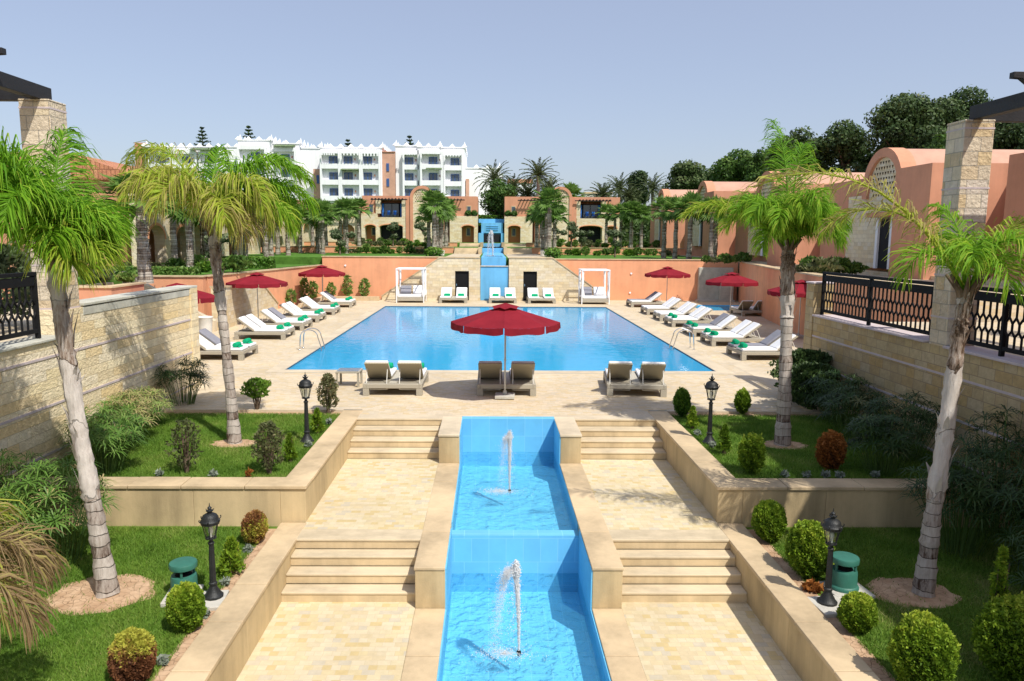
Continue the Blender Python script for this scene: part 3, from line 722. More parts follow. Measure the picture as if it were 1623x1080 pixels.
def sprayed(name, label, loc, h, r, leafm, n=1500, size=.05, tint=.5, stems=6, col='bark', core=False, shape='cone', cat='shrub', group=None):
    """loose upright shrub: stems and sprays with gaps"""
    root = thing(name, label, cat, loc, 0, group)
    st = MB(); tips = []
    for k in range(stems):
        a = k * 2.4; q = random.uniform(.2, 1) * r * .7
        e = (q * math.cos(a), q * math.sin(a), h * random.uniform(.6, .95))
        st.tube([(.02 * math.cos(a), .02 * math.sin(a), -.03), (e[0] * .5, e[1] * .5, e[2] * .45), e], [.016, .011, .004], 5); tips.append(e)
    st.build('stem', M[col], root, uv=False)
    mb = MB()
    zz = RNG.random(n) ** .8
    if shape == 'cone': prof = (1 - zz) ** .7 * .9 + .1; z0 = .12
    elif shape == 'ball': prof = np.sqrt(np.clip(1 - (2 * zz - 1) ** 2, 0, 1)); z0 = .42
    else: prof = np.sin(PI * (.12 + .83 * zz)) ** .6; z0 = .15
    a = RNG.uniform(0, 2 * PI, n); lump = 1 + .28 * np.sin(a * 3 + zz * 9) + .15 * np.sin(a * 7 - zz * 17)
    rad = r * prof * RNG.uniform(.35, 1, n) ** .5 * lump
    P = np.stack([rad * np.cos(a), rad * np.sin(a), h * (z0 + (1 - z0) * zz)], 1)
    Nn = np.stack([np.cos(a), np.sin(a), np.full(n, .4)], 1)
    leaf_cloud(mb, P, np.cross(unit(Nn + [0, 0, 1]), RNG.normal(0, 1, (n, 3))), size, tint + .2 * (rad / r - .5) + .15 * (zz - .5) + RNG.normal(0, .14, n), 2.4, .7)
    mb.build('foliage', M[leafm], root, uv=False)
    return root
def sedge(label, loc, h, r, nst=46, dry=.1, nl=14, ll=.22, leafm='sedge'):
    """umbrella sedge: thin stems each topped with a whorl of narrow drooping leaves"""
    root = thing('umbrella_sedge', label, 'plant', loc)
    st = MB(); mb = MB(); w = .011; ll *= 1.15; nst = int(nst * .95)
    for k in range(nst):
        a = random.uniform(0, 2 * PI); q = r * math.sqrt(random.random()); hh = h * random.uniform(.55, 1.05) * (1 - .25 * (q / r) ** 2)
        b = np.array([q * .45 * math.cos(a), q * .45 * math.sin(a), -.03]); e = np.array([q * math.cos(a), q * math.sin(a), hh])
        st.tube([tuple(b), tuple((b + e) / 2 + np.array([0, 0, .08 * h])), tuple(e)], [.006, .005, .004], 4, False)
        tilt = unit(np.array([.5 * math.cos(a) * q / r, .5 * math.sin(a) * q / r, 1.]))
        u = unit(np.cross(tilt, [.3, 1, .1])); v = np.cross(tilt, u)
        ph = np.arange(nl) * 2 * PI / nl + RNG.uniform(-.15, .15, nl)
        D = u * np.cos(ph)[:, None] + v * np.sin(ph)[:, None] + tilt * RNG.uniform(.05, .6, (nl, 1)); D = unit(D)
        L = (ll * RNG.uniform(.7, 1.2, nl))[:, None]
        sd = unit(np.cross(D, tilt)) * w
        p1 = e + D * L * .55; p2 = p1 + unit(D - np.array([0, 0, .75])) * L * .5
        V = np.stack([e - sd * .4, e + sd * .4, p1 - sd, p1 + sd, p2 - sd * .1, p2 + sd * .1], 1).reshape(-1, 3)
        Fc = (np.arange(nl)[:, None, None] * 6 + np.array([[0, 1, 3, 2], [2, 3, 5, 4]])).reshape(-1, 4)
        base = (.95 if random.random() < dry else .5) + random.uniform(-.2, .15)
        mb.add(V, Fc, np.clip(base + RNG.normal(0, .08, 2 * nl), 0, 1))
    st.build('stem', M['stem'], root, uv=False)
    mb.build('foliage', M[leafm], root, uv=False)
    return root
def lowplant(label, loc, leafm='silver', r=.075, h=.12, n=80, size=.03, name='ragwort_plant'):
    root = thing(name, label, 'plant', loc)
    mb = MB(); P, Nn = ell_points(n, (0, 0, h * .5), (r, r, h * .55), .3); P[:, 2] = np.abs(P[:, 2])
    leaf_cloud(mb, P, np.cross(unit(Nn), RNG.normal(0, 1, (n, 3))), size, .5 + .3 * Nn[:, 2] + RNG.normal(0, .15, n), 2.6, .6)
    mb.build('foliage', M[leafm], root, uv=False)
    MB().tube([(0, 0, -.04), (0, 0, h * .6)], .008, 5).build('stem', M['stem'], root, uv=False)
    return root

# ---- lower gardens
topiary('cypress_topiary', 'clipped round golden cypress with a brown scorched crown under the left planter corner', (-3.8, 11.6, -.73), .2, .55, 'scorched', None, 3600, inv=True)
sprayed('young_cypress', 'small lime green cone cypress between the lower left lamp and the planter corner', (-3.78, 10.45, -.73), .58, .17, 'topiary', 1500, .036, .6)
topiary('cypress_topiary', 'oval golden clipped cypress in front of the lower left lamp', (-3.8, 8.88, -.73), .215, .62)
topiary('cypress_topiary', 'scorched brown clipped cypress with golden top at the front left', (-3.95, 7.75, -.73), .225, .62, 'scorched', .68)
topiary('cypress_topiary', 'egg shaped golden clipped cypress in the corner under the right planter wall', (4.62, 11.7, -.73), .255, .7)
topiary('cypress_topiary', 'largest clipped golden cypress beside the lower right lamp', (4.72, 10.4, -.73), .31, .86, n=7600)
topiary('cypress_topiary', 'small round golden clipped cypress in front of the lower right lamp and speaker', (4.68, 8.85, -.73), .215, .5)
topiary('cypress_topiary', 'tall egg shaped clipped cypress at the front of the right coping', (4.78, 7.6, -.73), .31, .86, n=7600)
topiary('cypress_topiary', 'broad dark clipped cypress at the lower right corner of the photograph', (5.95, 7.75, -.73), .42, .98, 'topiary', None, 9000)
sprayed('young_cypress', 'pale upright cypress shoot rising behind the broad clipped cypress at the right edge', (6.1, 8.35, -.73), 1.35, .12, 'topiary', 900, .036, .6)
for x, y, l in [(-3.78, 8.1, 'silver ragwort tuft at the foot of the scorched front cypress'), (-3.76, 10.1, 'silver ragwort tuft right of the lower left lamp'), (-3.72, 9.2, 'silver ragwort tuft beside the coping in front of the lower left lamp'),
                (-3.85, 7.55, 'silver ragwort tuft nearest the camera by the left coping'), (-3.8, 11.25, 'thin green plant under the scorched cypress by the left planter corner')]:
    lowplant(l, (x, y, -.72))
lowplant('dark red leaved plant between the largest right cypress and the lamp', (4.6, 9.95, -.72), 'rust', .13, .12, 130, .05, 'red_plant')
# ---- upper gardens
sprayed('multi_stem_bush', 'round green bush on thin splayed stems at the deck edge behind the upper left palm', (-5.75, 18.1, -.05), .82, .31, 'hedge', 1000, .045, .7, 12, 'bark', shape='ball')
sprayed('tall_juniper', 'tall rounded juniper at the deck edge left of the front loungers', (-3.95, 17.9, -.05), .98, .22, 'juniper', 1300, .036, .75, 12, shape='oval')
sprayed('bare_juniper', 'browned juniper with bare lower stems near the left sedge bank', (-5.52, 13.2, -.05), 1.0, .25, 'juniper', 560, .036, .45, 15, shape='oval')
sprayed('dense_juniper', 'dull green upright juniper at the front right of the upper left lawn', (-4.0, 13.15, -.05), .95, .25, 'juniper', 950, .036, .58, 14, shape='oval')
sprayed('young_cypress', 'yellow green cone cypress at the coping right of the dull juniper', (-3.82, 13.9, -.05), .55, .11, 'topiary', 1000, .034, .45)
sprayed('young_cypress', 'yellow green cone cypress at the coping right of the upper left lamp', (-3.78, 16.0, -.05), .55, .13, 'topiary', 1100, .036, .5)
topiary('cypress_topiary', 'dark upright cypress at the deck edge by the right front lounger', (4.66, 17.6, -.05), .19, .72, 'hedge', None, 3200, .036, .12)
topiary('cypress_topiary', 'small green upright cypress on the deck edge right of the upper right lamp', (6.25, 17.95, -.05), .175, .62, 'topiary', None, 3000, .036, .14)
sprayed('young_cypress', 'small pale cone cypress left of the upper right lamp', (4.62, 16.5, -.05), .52, .12, 'topiary', 1000, .034, .6)
sprayed('young_cypress', 'slim yellow green cypress in front of the upper right lamp', (4.72, 14.5, -.05), .6, .13, 'topiary', 1000, .034, .35)
topiary('cypress_topiary', 'ragged golden upright cypress at the inner corner of the right planter', (4.82, 13.2, -.05), .21, .72, 'topiary', None, 3800, .036, .14)
topiary('cypress_topiary', 'rust brown dead cypress on the shaded upper right lawn', (6.42, 13.5, -.05), .23, .68, 'rust', None, 3600, .04, .14)
for x, y, l in [(-5.9, 12.95, 'silver ragwort left of the browned juniper on the left planter'), (-4.95, 12.95, 'silver ragwort between the two junipers on the left planter'), (-3.72, 14.9, 'silver ragwort at the foot of the upper left lamp'), (-3.7, 16.8, 'silver ragwort at the far end of the left coping'),
                (4.58, 15.9, 'silver ragwort behind the upper right lamp by the coping'), (4.62, 14.95, 'silver ragwort in front of the upper right lamp by the coping'), (5.35, 12.98, 'silver ragwort first from the corner of the right planter'), (5.75, 12.98, 'silver ragwort second from the corner of the right planter'),
                (6.1, 12.98, 'silver ragwort third from the corner of the right planter'), (7.0, 12.98, 'silver ragwort right of the rust brown cypress'), (6.35, 12.95, 'silver ragwort before the rust brown cypress')]:
    lowplant(l, (x, y, -.04))
lowplant('small weed with red stems at the front of the left planter', (-4.3, 12.92, -.04), 'rust', .06, .14, 40, .04, 'weed')
# ---- sedge banks along the two stone walls
for (x, y, z, h, r, ns, dr, lab) in [
    (-7.6, 9.8, -.72, 1.35, .7, 90, .35, 'umbrella sedge clump behind the leaning palm trunk in the lower left garden'),
    (-6.9, 8.3, -.72, 1.3, .75, 90, .5, 'half withered umbrella sedge clump at the left edge of the lower garden'),
    (-6.6, 10.9, -.72, 1.5, .7, 90, .1, 'dark umbrella sedge clump against the left planter wall'),
    (-7.7, 11.4, -.72, 1.5, .7, 80, .2, 'umbrella sedge clump where the stone wall meets the left planter wall'),
    (-7.0, 13.2, -.05, 1.0, .62, 80, .05, 'green umbrella sedge clump at the front corner of the upper left lawn'),
    (-7.5, 14.3, -.05, 1.0, .6, 80, .15, 'umbrella sedge clump in the middle of the bank along the left stone wall'),
    (-7.6, 15.4, -.05, 1.0, .55, 70, .7, 'straw coloured umbrella sedge clump along the left stone wall'),
    (-7.75, 16.5, -.05, .85, .5, 60, .85, 'withered umbrella sedge clump under the middle of the left stone wall'),
    (7.3, 13.3, -.05, 1.05, .6, 80, .05, 'umbrella sedge clump on the right planter beside the rust brown cypress'),
    (8.2, 14.2, -.05, 1.25, .7, 80, .05, 'shaded umbrella sedge clump under the right railing'),
    (7.9, 15.6, -.05, 1.1, .65, 70, .05, 'dark umbrella sedge clump behind the upper right palm trunk'),
    (8.3, 17.2, -.05, 1.2, .7, 80, .05, 'dark umbrella sedge clump midway along the right stone wall'),
    (7.5, 11.3, -.72, 1.55, .7, 90, .03, 'tall umbrella sedge clump against the shaded right planter wall'),
    (8.2, 10.2, -.72, 1.7, .75, 90, .05, 'tall umbrella sedge clump behind the slim palm trunk'),
    (7.6, 9.2, -.72, 1.25, .65, 70, .05, 'umbrella sedge clump at the right edge of the lower right garden'),
    (8.6, 12.0, -.72, 2.1, .7, 80, .05, 'tall umbrella sedge clump against the right stone wall near the planter end')]:
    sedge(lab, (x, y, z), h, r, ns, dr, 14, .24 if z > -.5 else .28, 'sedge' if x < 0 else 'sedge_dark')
sedge('dark wispy sedge clump at the far end of the left stone wall', (-7.8, 18.7, -.05), 1.25, .6, 70, .1, 14, .26, 'sedge_dark')
sprayed('wall_bush', 'dark rounded bush at the far end of the right stone wall', (8.5, 19.6, -.05), 1.35, .75, 'treeleaf', 4200, .06, .4, 14, 'stem', shape='oval')
sprayed('wall_bush', 'broad dark bush under the right stone wall behind the upper palm', (8.1, 18.3, -.05), 1.2, .7, 'treeleaf', 3800, .06, .4, 14, 'stem', shape='oval')

# ------------------------------------------------------------------ pool furniture
def make_lounger(grey_back=(), grey_seat=()):
    """twin bed: local x runs from the foot (0) to the head, the two halves lie at y = -.47 and +.47"""
    root = thing('twin_sun_lounger', 'twin lounger', 'sun lounger', (0, 0, 0), 0, 'twin wicker sun loungers round the pool')
    Wd, L = .84, 2.1
    f = MB()
    f.box(0, L, -Wd, -Wd + .09, .2, .325); f.box(0, L, Wd - .09, Wd, .2, .325)
    f.box(0, .09, -Wd + .091, Wd - .091, .2, .325); f.box(L - .09, L, -Wd + .091, Wd - .091, .2, .323)
    f.box(.091, L - .091, -Wd + .091, Wd - .091, .285, .315)
    f.build('frame', M['wicker'], root, bevel=.012)
    for x in (.0, L - .17):
        for y in (-Wd, Wd - .17):
            MB().box(x - .004, x + .166, y - .004 * (y < 0), y + .17 + .004 * (y > 0), 0, .199).build('leg', M['wicker'], root, bevel=.01)
    MB().box(.1, L - .1, -.115, .115, .316, .335).build('centre_table', M['wicker'], root, bevel=.006)
    ang = R(37); hx = 1.3
    for i, y in enumerate((-.47, .47)):
        gb, gs = i in grey_back, i in grey_seat
        w = .33
        s = MB(); s.box(.03, hx, y - w, y + w, .335, .425); s.build('seat_cushion', M['greycushion' if gs else 'mattress'], root, bevel=.03)
        def back(th0, th1, ww, ln=.82):
            c, sn = math.cos(ang), math.sin(ang)
            o = np.array([hx, y, .335])
            ax = np.array([c, 0, sn]); az = np.array([-sn, 0, c])
            return MB().obox(o + ax * ln / 2 + az * (th0 + th1) / 2, ax * ln / 2, (0, ww, 0), az * (th1 - th0) / 2)
        b = back(.0, .045, w + .01, .87).build('backrest', M['wickerback'], root, bevel=.01)
        back(.047, .135, w, .83).build('back_cushion', M['greycushion' if gb else 'mattress'], root, bevel=.03)
        c, sn = math.cos(ang), math.sin(ang)
        q = MB(); x1, z1 = hx + c * .62, .335 + sn * .62
        for yy in (y - w + .04, y + w - .04):
            q.tube([(x1, yy, z1 - .01), (x1 + .2, yy, .27), (x1 + .12, yy, .14)], .012, 6)
        q.tube([(x1 + .12, y - w + .04, .14), (x1 + .12, y + w - .04, .14)], .012, 6)
        q.build('support_bar', M['potwhite'], root, True, uv=False)
    return root
LG_W, LG_GL, LG_GR1, LG_G5 = make_lounger(), make_lounger((0,)), make_lounger((1,), (1,)), make_lounger((1,), (1,))
def towel_proto():
    mb = MB()
    n = 20; ln = .21; prof = [(0.001, -ln), (.05, -ln), (.085, -ln + .012), (.092, -ln * .5), (.09, 0), (.093, ln * .5), (.085, ln - .012), (.05, ln), (.001, ln)]
    t = MB(); t.lathe(prof, (0, 0, 0), n)
    for i in range(len(t.v)):
        V = t.v[i]; t.v[i] = np.stack([V[:, 0] * 1.08, V[:, 2], V[:, 1] * .94 + .0], 1)
    t.add([(-.095, -ln, -.03), (-.095, ln, -.03), (-.16, ln, -.083), (-.16, -ln, -.083), (-.16, -ln, -.088), (-.16, ln, -.088), (-.05, ln, -.088), (-.05, -ln, -.088)], [(0, 1, 2, 3), (4, 5, 6, 7)])
    o = t.build('rolled_towel', M['towel'], None, True, uv=False)
    return tag(o, 'towel', 'towel', 'rolled green towels on the loungers')
TOWEL = towel_proto()
def towels(x, y, rz, half_labels, fx=.26):
    c, s = math.cos(rz), math.sin(rz)
    for yy, lab in zip((-.47, .47), half_labels):
        if lab is None: continue
        lx, ly = fx + random.uniform(-.03, .03), yy + random.uniform(-.04, .04)
        place(TOWEL, (x + c * lx - s * ly, y + s * lx + c * ly, .425 + .086), rz + random.uniform(-.12, .12), lab)

LN = ['nearest', 'second', 'third', 'fourth', 'fifth', 'farthest']
for i, (y, pr) in enumerate([(26.35, LG_GL), (31.7, LG_W), (34.9, LG_GL), (38.2, LG_W), (41.95, LG_W), (46.55, LG_GL)]):
    g = 'with one grey back cushion' if pr is LG_GL else 'with two white cushions'
    nm = ['nearest twin lounger of the row left of the pool', 'second twin lounger from the front left of the pool', 'third twin lounger from the front left of the pool', 'fourth twin lounger from the front left of the pool',
          'fifth twin lounger from the front left of the pool', 'farthest twin lounger of the row left of the pool'][i]
    place(pr, (-8.55 + random.uniform(-.06, .06), y, 0), PI + random.uniform(-.03, .03), nm + ', ' + g)
    q = ['nearest', 'second', 'third', 'fourth', 'fifth', 'farthest'][i]
    towels(-8.55, y, PI, ['rolled green towel on far half of the %s lounger left of the pool' % q, 'rolled green towel on near half of the %s lounger left of the pool' % q])
for i, (y, pr, tw) in enumerate([(26.75, LG_GR1, 1), (30.3, LG_W, 1), (33.2, LG_G5, 1), (36.9, LG_W, 1), (39.55, LG_W, 0), (42.85, LG_W, 0), (47.6, LG_G5, 0)]):
    q = ['nearest', 'second', 'third', 'fourth', 'fifth', 'sixth', 'farthest'][i]
    g = 'far half grey' if pr is not LG_W else 'all white'
    place(pr, (8.9, y, 0), random.uniform(-.02, .02), '%s twin lounger%s right of the pool, %s' % (q, '' if i in (0, 6) else ' from the front', g) + (', with towels' if tw else ', no towels'))
    if tw: towels(8.9, y, 0, ['rolled green towel on near half of the %s lounger right of the pool' % q, 'rolled green towel on far half of the %s lounger right of the pool' % q], .22)
for x, rz, q in [(-2.62, -PI / 2, 'left'), (.46, -PI / 2, 'middle'), (4.2, -PI / 2 - .1, 'right')]:
    lab = {'left': 'twin lounger with its back to the stairs, left of the big parasol', 'middle': 'twin lounger with its back to the stairs, behind the pole of the big parasol', 'right': 'twin lounger with its back to the stairs, standing askew right of the big parasol'}[q]
    place(LG_W, (x, 21.85, 0), rz, lab, (1, .95, 1))
    towels(x, 21.85, rz, ['rolled green towel on left half of the %s lounger behind the stairs' % q, 'rolled green towel on right half of the %s lounger behind the stairs' % q], .2)
for x, q in [(-2.45, 'in front of the left black door'), (.85, 'in front of the blue cascade wall'), (3.45, 'in front of the right black door')]:
    place(LG_W, (x, 49.3, 0), PI / 2, 'white twin lounger beyond the pool ' + q, (1, 1.1, 1))
    towels(x, 49.3, PI / 2, ['rolled green towel on right half of the lounger ' + q, 'rolled green towel on left half of the lounger ' + q], .75)
place(LG_W, (14.9, 43.6, 0), -PI / 2 + .05, 'white twin lounger beside the small side pool, its back to the camera', .95)
tb = thing('side_table', 'small wicker side table with a glass top left of the front loungers', 'table', (-4.05, 21.2, 0))
for x in (-.33, .27):
    for y in (-.3, .24): MB().box(x, x + .06, y, y + .06, 0, .4).build('leg', M['wicker'], tb, bevel=.006)
MB().box(-.34, .34, -.31, .31, .4, .45).build('table_frame', M['wicker'], tb, bevel=.008)
MB().box(-.31, .31, -.28, .28, .452, .462).build('glass_top', M['steel'], tb)

def make_parasol():
    root = thing('parasol', 'crimson parasol', 'parasol', (0, 0, 0), 0, 'crimson parasols round the pool')
    rr, zr, za = 1.45, 2.05, 2.45
    an = [-PI / 2 + k * PI / 4 for k in range(8)]
    cp = MB()
    for k in range(8):
        a0, a1 = an[k], an[k] + PI / 4
        m = 7; g = []
        for i in range(m + 1):
            f = i / m; r = .12 + (rr - .12) * f; z = za - (za - zr) * f
            row = []
            for j in range(7):
                u = j / 6; p0 = Vector((math.cos(a0), math.sin(a0))); p1 = Vector((math.cos(a1), math.sin(a1)))
                p = p0.lerp(p1, u) * r
                row.append((p.x, p.y, z - .035 * math.sin(PI * u) * f))
            g.append(row)
        V = [p for row in g for p in row]
        cp.add(V, [(i * 7 + j, i * 7 + j + 1, (i + 1) * 7 + j + 1, (i + 1) * 7 + j) for i in range(m) for j in range(6)])
    cp.build('canopy', M['red'], root, True, uv=False, sharp=14)
    vl = MB()
    for k in range(8):
        a0, a1 = an[k], an[k] + PI / 4
        p0 = Vector((math.cos(a0), math.sin(a0))) * rr; p1 = Vector((math.cos(a1), math.sin(a1))) * rr
        V = []
        for j in range(13):
            u = .012 + .976 * j / 12; p = p0.lerp(p1, u); o = p.normalized() * .012 * math.sin(u * 17 + k)
            V += [(p.x, p.y, zr - .035 * math.sin(PI * u)), (p.x * 1.005 + o.x, p.y * 1.005 + o.y, zr - .2 + .035 * (abs(2 * u - 1) ** 6) - .012 * math.sin(u * 9 + k * 2))]
        vl.add(V, [(2 * j, 2 * j + 2, 2 * j + 3, 2 * j + 1) for j in range(12)])
    vl.build('valance', M['red'], root, True, uv=False)
    vc = MB()
    pts = [(0, 0, 2.55)]
    for k in range(8):
        pts += [(.42 * math.cos(an[k]), .42 * math.sin(an[k]), 2.415), (.36 * math.cos(an[k] + PI / 8), .36 * math.sin(an[k] + PI / 8), 2.455)]
    vc.add(pts, [(0, 1 + i, 1 + (i + 1) % 16) for i in range(16)])
    vc.build('vent_cap', M['red'], root, uv=False)
    MB().tube([(0, 0, .06), (0, 0, 2.53)], .024, 10).tube([(0, 0, 1.0), (0, 0, 1.06)], .032, 10).build('pole', M['alu'], root, True, uv=False)
    MB().lathe([(.03, 1.93), (.06, 1.95), (.06, 2.02), (.03, 2.04)], (0, 0, 0), 10).build('hub', M['black'], root, True, uv=False)
    for k in range(8):
        c, s = math.cos(an[k]), math.sin(an[k])
        MB().tube([(.05 * c, .05 * s, 2.43), (1.42 * c, 1.42 * s, 2.035)], .01, 5).tube([(.05 * c, .05 * s, 1.98), (.75 * c, .75 * s, 2.25)], .008, 5).build('rib', M['alu'], root, uv=False)
    b = MB(); b.box(-.26, .26, -.26, .26, .02, .1); b.lathe([(.06, .1), (.05, .2), (.034, .21)], (0, 0, 0), 10)
    b.build('base', M['slab'], root, bevel=.01)
    return root
PAR = make_parasol()
for x, y, l in [(.41, 19.55, 'crimson parasol over the middle front lounger, the largest in the photo'), (-11.55, 27.6, 'crimson parasol half hidden behind the end of the left stone wall'),
                (-11.4, 36.6, 'crimson parasol before the sloping stone side wall left of the pool'), (-10.6, 47.2, 'crimson parasol at the far left corner of the pool deck before the orange wall'),
                (11.5, 48.3, 'crimson parasol at the far right of the deck before the plain orange wall'), (13.0, 40.0, 'crimson parasol in front of the stone panel and small side pool'),
                (13.6, 32.4, 'crimson parasol partly behind the end pillar of the right stone wall')]:
    place(PAR, (x, y, 0), random.uniform(-.05, .05) if y < 20 else random.uniform(0, .7), l)

def make_bed():
    root = thing('canopy_bed', 'canopy bed', 'canopy bed', (0, 0, 0), 0, 'white curtained canopy beds')
    w = .9; h = 2.2
    b = MB(); b.box(-w, w, -w, w, .12, .36); b.build('platform', M['wicker'], root, bevel=.015)
    MB().box(-w + .05, w - .05, -w + .05, w - .05, .362, .5).build('mattress', M['mattress'], root, bevel=.04)
    for x in (-1, 1):
        for y in (-1, 1):
            MB().box(x * w - .032, x * w + .032, y * w - .032, y * w + .032, 0, h).build('post', M['white'], root, bevel=.006)
            c = MB(); n = 9; prof = []
            for i in range(14):
                f = i / 13; z = h - .03 - f * 1.75; r = .13 - .085 * math.exp(-((f - .62) / .13) ** 2) * 1 + .01 * math.sin(f * 30)
                prof.append((max(.028, r * (.5 + .22 * (f > .75))), z))
            c.lathe(prof, (x * w * .93, y * w * .93, 0), n)
            V = c.v[0]; a = np.arctan2(V[:, 1] - y * w * .93, V[:, 0] - x * w * .93)
            k = 1 + .25 * np.sin(a * 4 + V[:, 2] * 3)
            V[:, 0] = x * w * .93 + (V[:, 0] - x * w * .93) * k; V[:, 1] = y * w * .93 + (V[:, 1] - y * w * .93) * k
            c.build('curtain', M['curtain'], root, True, uv=False, sharp=80)
    t = MB()
    for s in (-1, 1):
        t.box(-w - .04, w + .04, s * w - .04, s * w + .04, h + .002, h + .075); t.box(s * w - .04, s * w + .04, -w + .041, w - .041, h + .002, h + .073)
    for i in range(5): t.box(-w + .051, w - .051, -w * .7 + i * w * .35 - .02, -w * .7 + i * w * .35 + .02, h + .03, h + .08)
    t.build('canopy_frame', M['white'], root, bevel=.006)
    for x, m, nm in ((-.42, 'greycushion', 'grey back cushion'), (.42, 'mattress', 'white back cushion')):
        o = MB().obox((x, .55, .78), (.36, 0, 0), (0, .2, .24), (0, -.075, .06)).build('cushion', M[m], root, bevel=.04); o['label'] = nm
    return root
BED = make_bed()
place(BED, (-5.3, 50.3, 0), 0, 'white canopy bed with tied curtains left of the far stone doorways')
place(BED, (6.95, 49.8, 0), 0, 'white canopy bed with tied curtains right of the far stone doorways')

def ladder(x, y, s, label):
    root = thing('pool_ladder', label, 'pool ladder', (x, y, 0))
    for dy in (-.27, .27):
        arc = [(s * .33 * math.cos(PI - a), dy, .5 + .27 * math.sin(a)) for a in [PI * i / 12 for i in range(13)]]
        MB().tube([(-s * .36, dy, 0)] + arc + [(s * .45, dy, .1), (s * .5, dy, -.6)], .021, 8).build('rail', M['steel'], root, True, uv=False)
        MB().lathe([(.05, 0), (.05, .012), (.02, .03)], (-s * .36, dy, .004), 10).build('foot_plate', M['steel'], root, True, uv=False)
    for z in (-.25, -.5): MB().box(s * .46 - .04, s * .46 + .04, -.27, .27, z, z + .03).build('step', M['steel'], root)
    return root
ladder(-6.85, 28.3, 1, 'steel pool ladder on the left edge of the pool')
ladder(7.6, 28.9, -1, 'steel pool ladder on the right edge of the pool')

def make_lamp():
    root = thing('garden_lamp', 'lamp', 'lamp post', (0, 0, 0), 0, 'black cast iron garden lamps beside the stair copings')
    p = MB()
    p.lathe([(.15, 0), (.15, .03), (.12, .05), (.1, .1), (.065, .15), (.055, .2), (.066, .21), (.066, .235), (.048, .25), (.04, .55), (.034, .86), (.05, .87), (.05, .89), (.03, .91), (.028, .94), (.06, .955), (.075, .97)], n=12)
    for k in range(8):
        a = k * PI / 4; p.tube([(.045 * math.cos(a), .045 * math.sin(a), .26), (.032 * math.cos(a), .032 * math.sin(a), .86)], .008, 4)
    p.build('post', M['lampmetal'], root, True, uv=False)
    cg = MB()
    for k in range(6):
        a = k * PI / 3 + .2; cg.tube([(.07 * math.cos(a), .07 * math.sin(a), .965), (.125 * math.cos(a), .125 * math.sin(a), 1.2)], .007, 5)
    cg.lathe([(.07, .955), (.085, .96), (.085, .975), (.07, .98)], n=12); cg.lathe([(.12, 1.19), (.14, 1.195), (.14, 1.225), (.12, 1.23)], n=12)
    cg.build('lantern_cage', M['lampmetal'], root, True, uv=False)
    g = MB(); n = 6
    V = [(.066 * math.cos(k * PI / 3 + .2), .066 * math.sin(k * PI / 3 + .2), .98) for k in range(6)] + [(.12 * math.cos(k * PI / 3 + .2), .12 * math.sin(k * PI / 3 + .2), 1.19) for k in range(6)]
    g.add(V, [(k, (k + 1) % 6, 6 + (k + 1) % 6, 6 + k) for k in range(6)])
    g.build('lantern_glass', M['glass'], root)
    MB().lathe([(.018, .96), (.02, 1.03), (.035, 1.05), (.04, 1.1), (.03, 1.14), (.005, 1.155)], n=10).build('bulb', M['bulb'], root, True, uv=False)
    c = MB(); c.lathe([(.15, 1.226), (.152, 1.245), (.13, 1.27), (.125, 1.3), (.105, 1.335), (.06, 1.362), (.035, 1.37), (.035, 1.385)], n=14)
    for k in range(6):
        a = k * PI / 3 + .2; x, y = math.cos(a), math.sin(a)
        c.tube([(.14 * x, .14 * y, 1.24), (.165 * x, .165 * y, 1.255), (.172 * x, .172 * y, 1.28), (.16 * x, .16 * y, 1.292)], .008, 5)
    cap = c.build('cap', M['lampmetal'], root, True, uv=False)
    f = MB(); f.lathe([(.03, 1.385), (.055, 1.4), (.058, 1.41), (.03, 1.42), (.02, 1.432), (.035, 1.445), (.03, 1.46), (.01, 1.475), (.004, 1.53)], n=10)
    for k in range(5):
        a = k * PI / 2.5; f.tube([(.045 * math.cos(a), .045 * math.sin(a), 1.405), (.062 * math.cos(a), .062 * math.sin(a), 1.43)], .008, 4)
    f.build('finial', M['lampmetal'], cap, True, uv=False)
    return root
LAMP = make_lamp()
for x, y, z, l, sc in [(-3.76, 9.66, -.66, 'black lamp post on a slab in the lower left garden, by the green speaker', .87), (4.6, 9.5, -.66, 'black lamp post on a slab in the lower right garden, by the green speaker', .87),
                   (-3.84, 15.3, -.05, 'black lamp post in the upper left lawn close to the stairs', .98), (4.66, 15.3, -.05, 'black lamp post in the upper right lawn close to the stairs', .98)]:
    place(LAMP, (x, y, z), random.uniform(0, 1), l, sc)
def make_speaker():
    root = thing('garden_speaker', 'speaker', 'speaker', (0, 0, 0), 0, 'green garden loudspeakers')
    MB().lathe([(.225, 0), (.23, .03), (.215, .06), (.2, .07), (.195, .27), (.185, .3), (.12, .31), (.02, .32)], n=28).build('housing', M['greenplastic'], root, True, uv=False)
    MB().lathe([(.14, .3), (.1, .33), (.06, .36), (.1, .41), (.13, .43)], n=20).build('horn', M['black'], root, True, uv=False)
    for k in range(3):
        a = k * 2.1 + .4; MB().tube([(.16 * math.cos(a), .16 * math.sin(a), .29), (.16 * math.cos(a), .16 * math.sin(a), .43)], .02, 6).build('strut', M['greenplastic'], root, True, uv=False)
    MB().lathe([(.19, .415), (.205, .425), (.21, .49), (.2, .51), (.1, .522), (.005, .526)], n=28).build('lid', M['greenplastic'], root, True, uv=False)
    return root
SPK = make_speaker()
place(SPK, (-4.2, 9.77, -.66), .3, 'green mushroom shaped speaker on a slab in the lower left garden', .88)
place(SPK, (5.03, 9.95, -.66), 1.0, 'green mushroom shaped speaker on a slab in the lower right garden', .9)
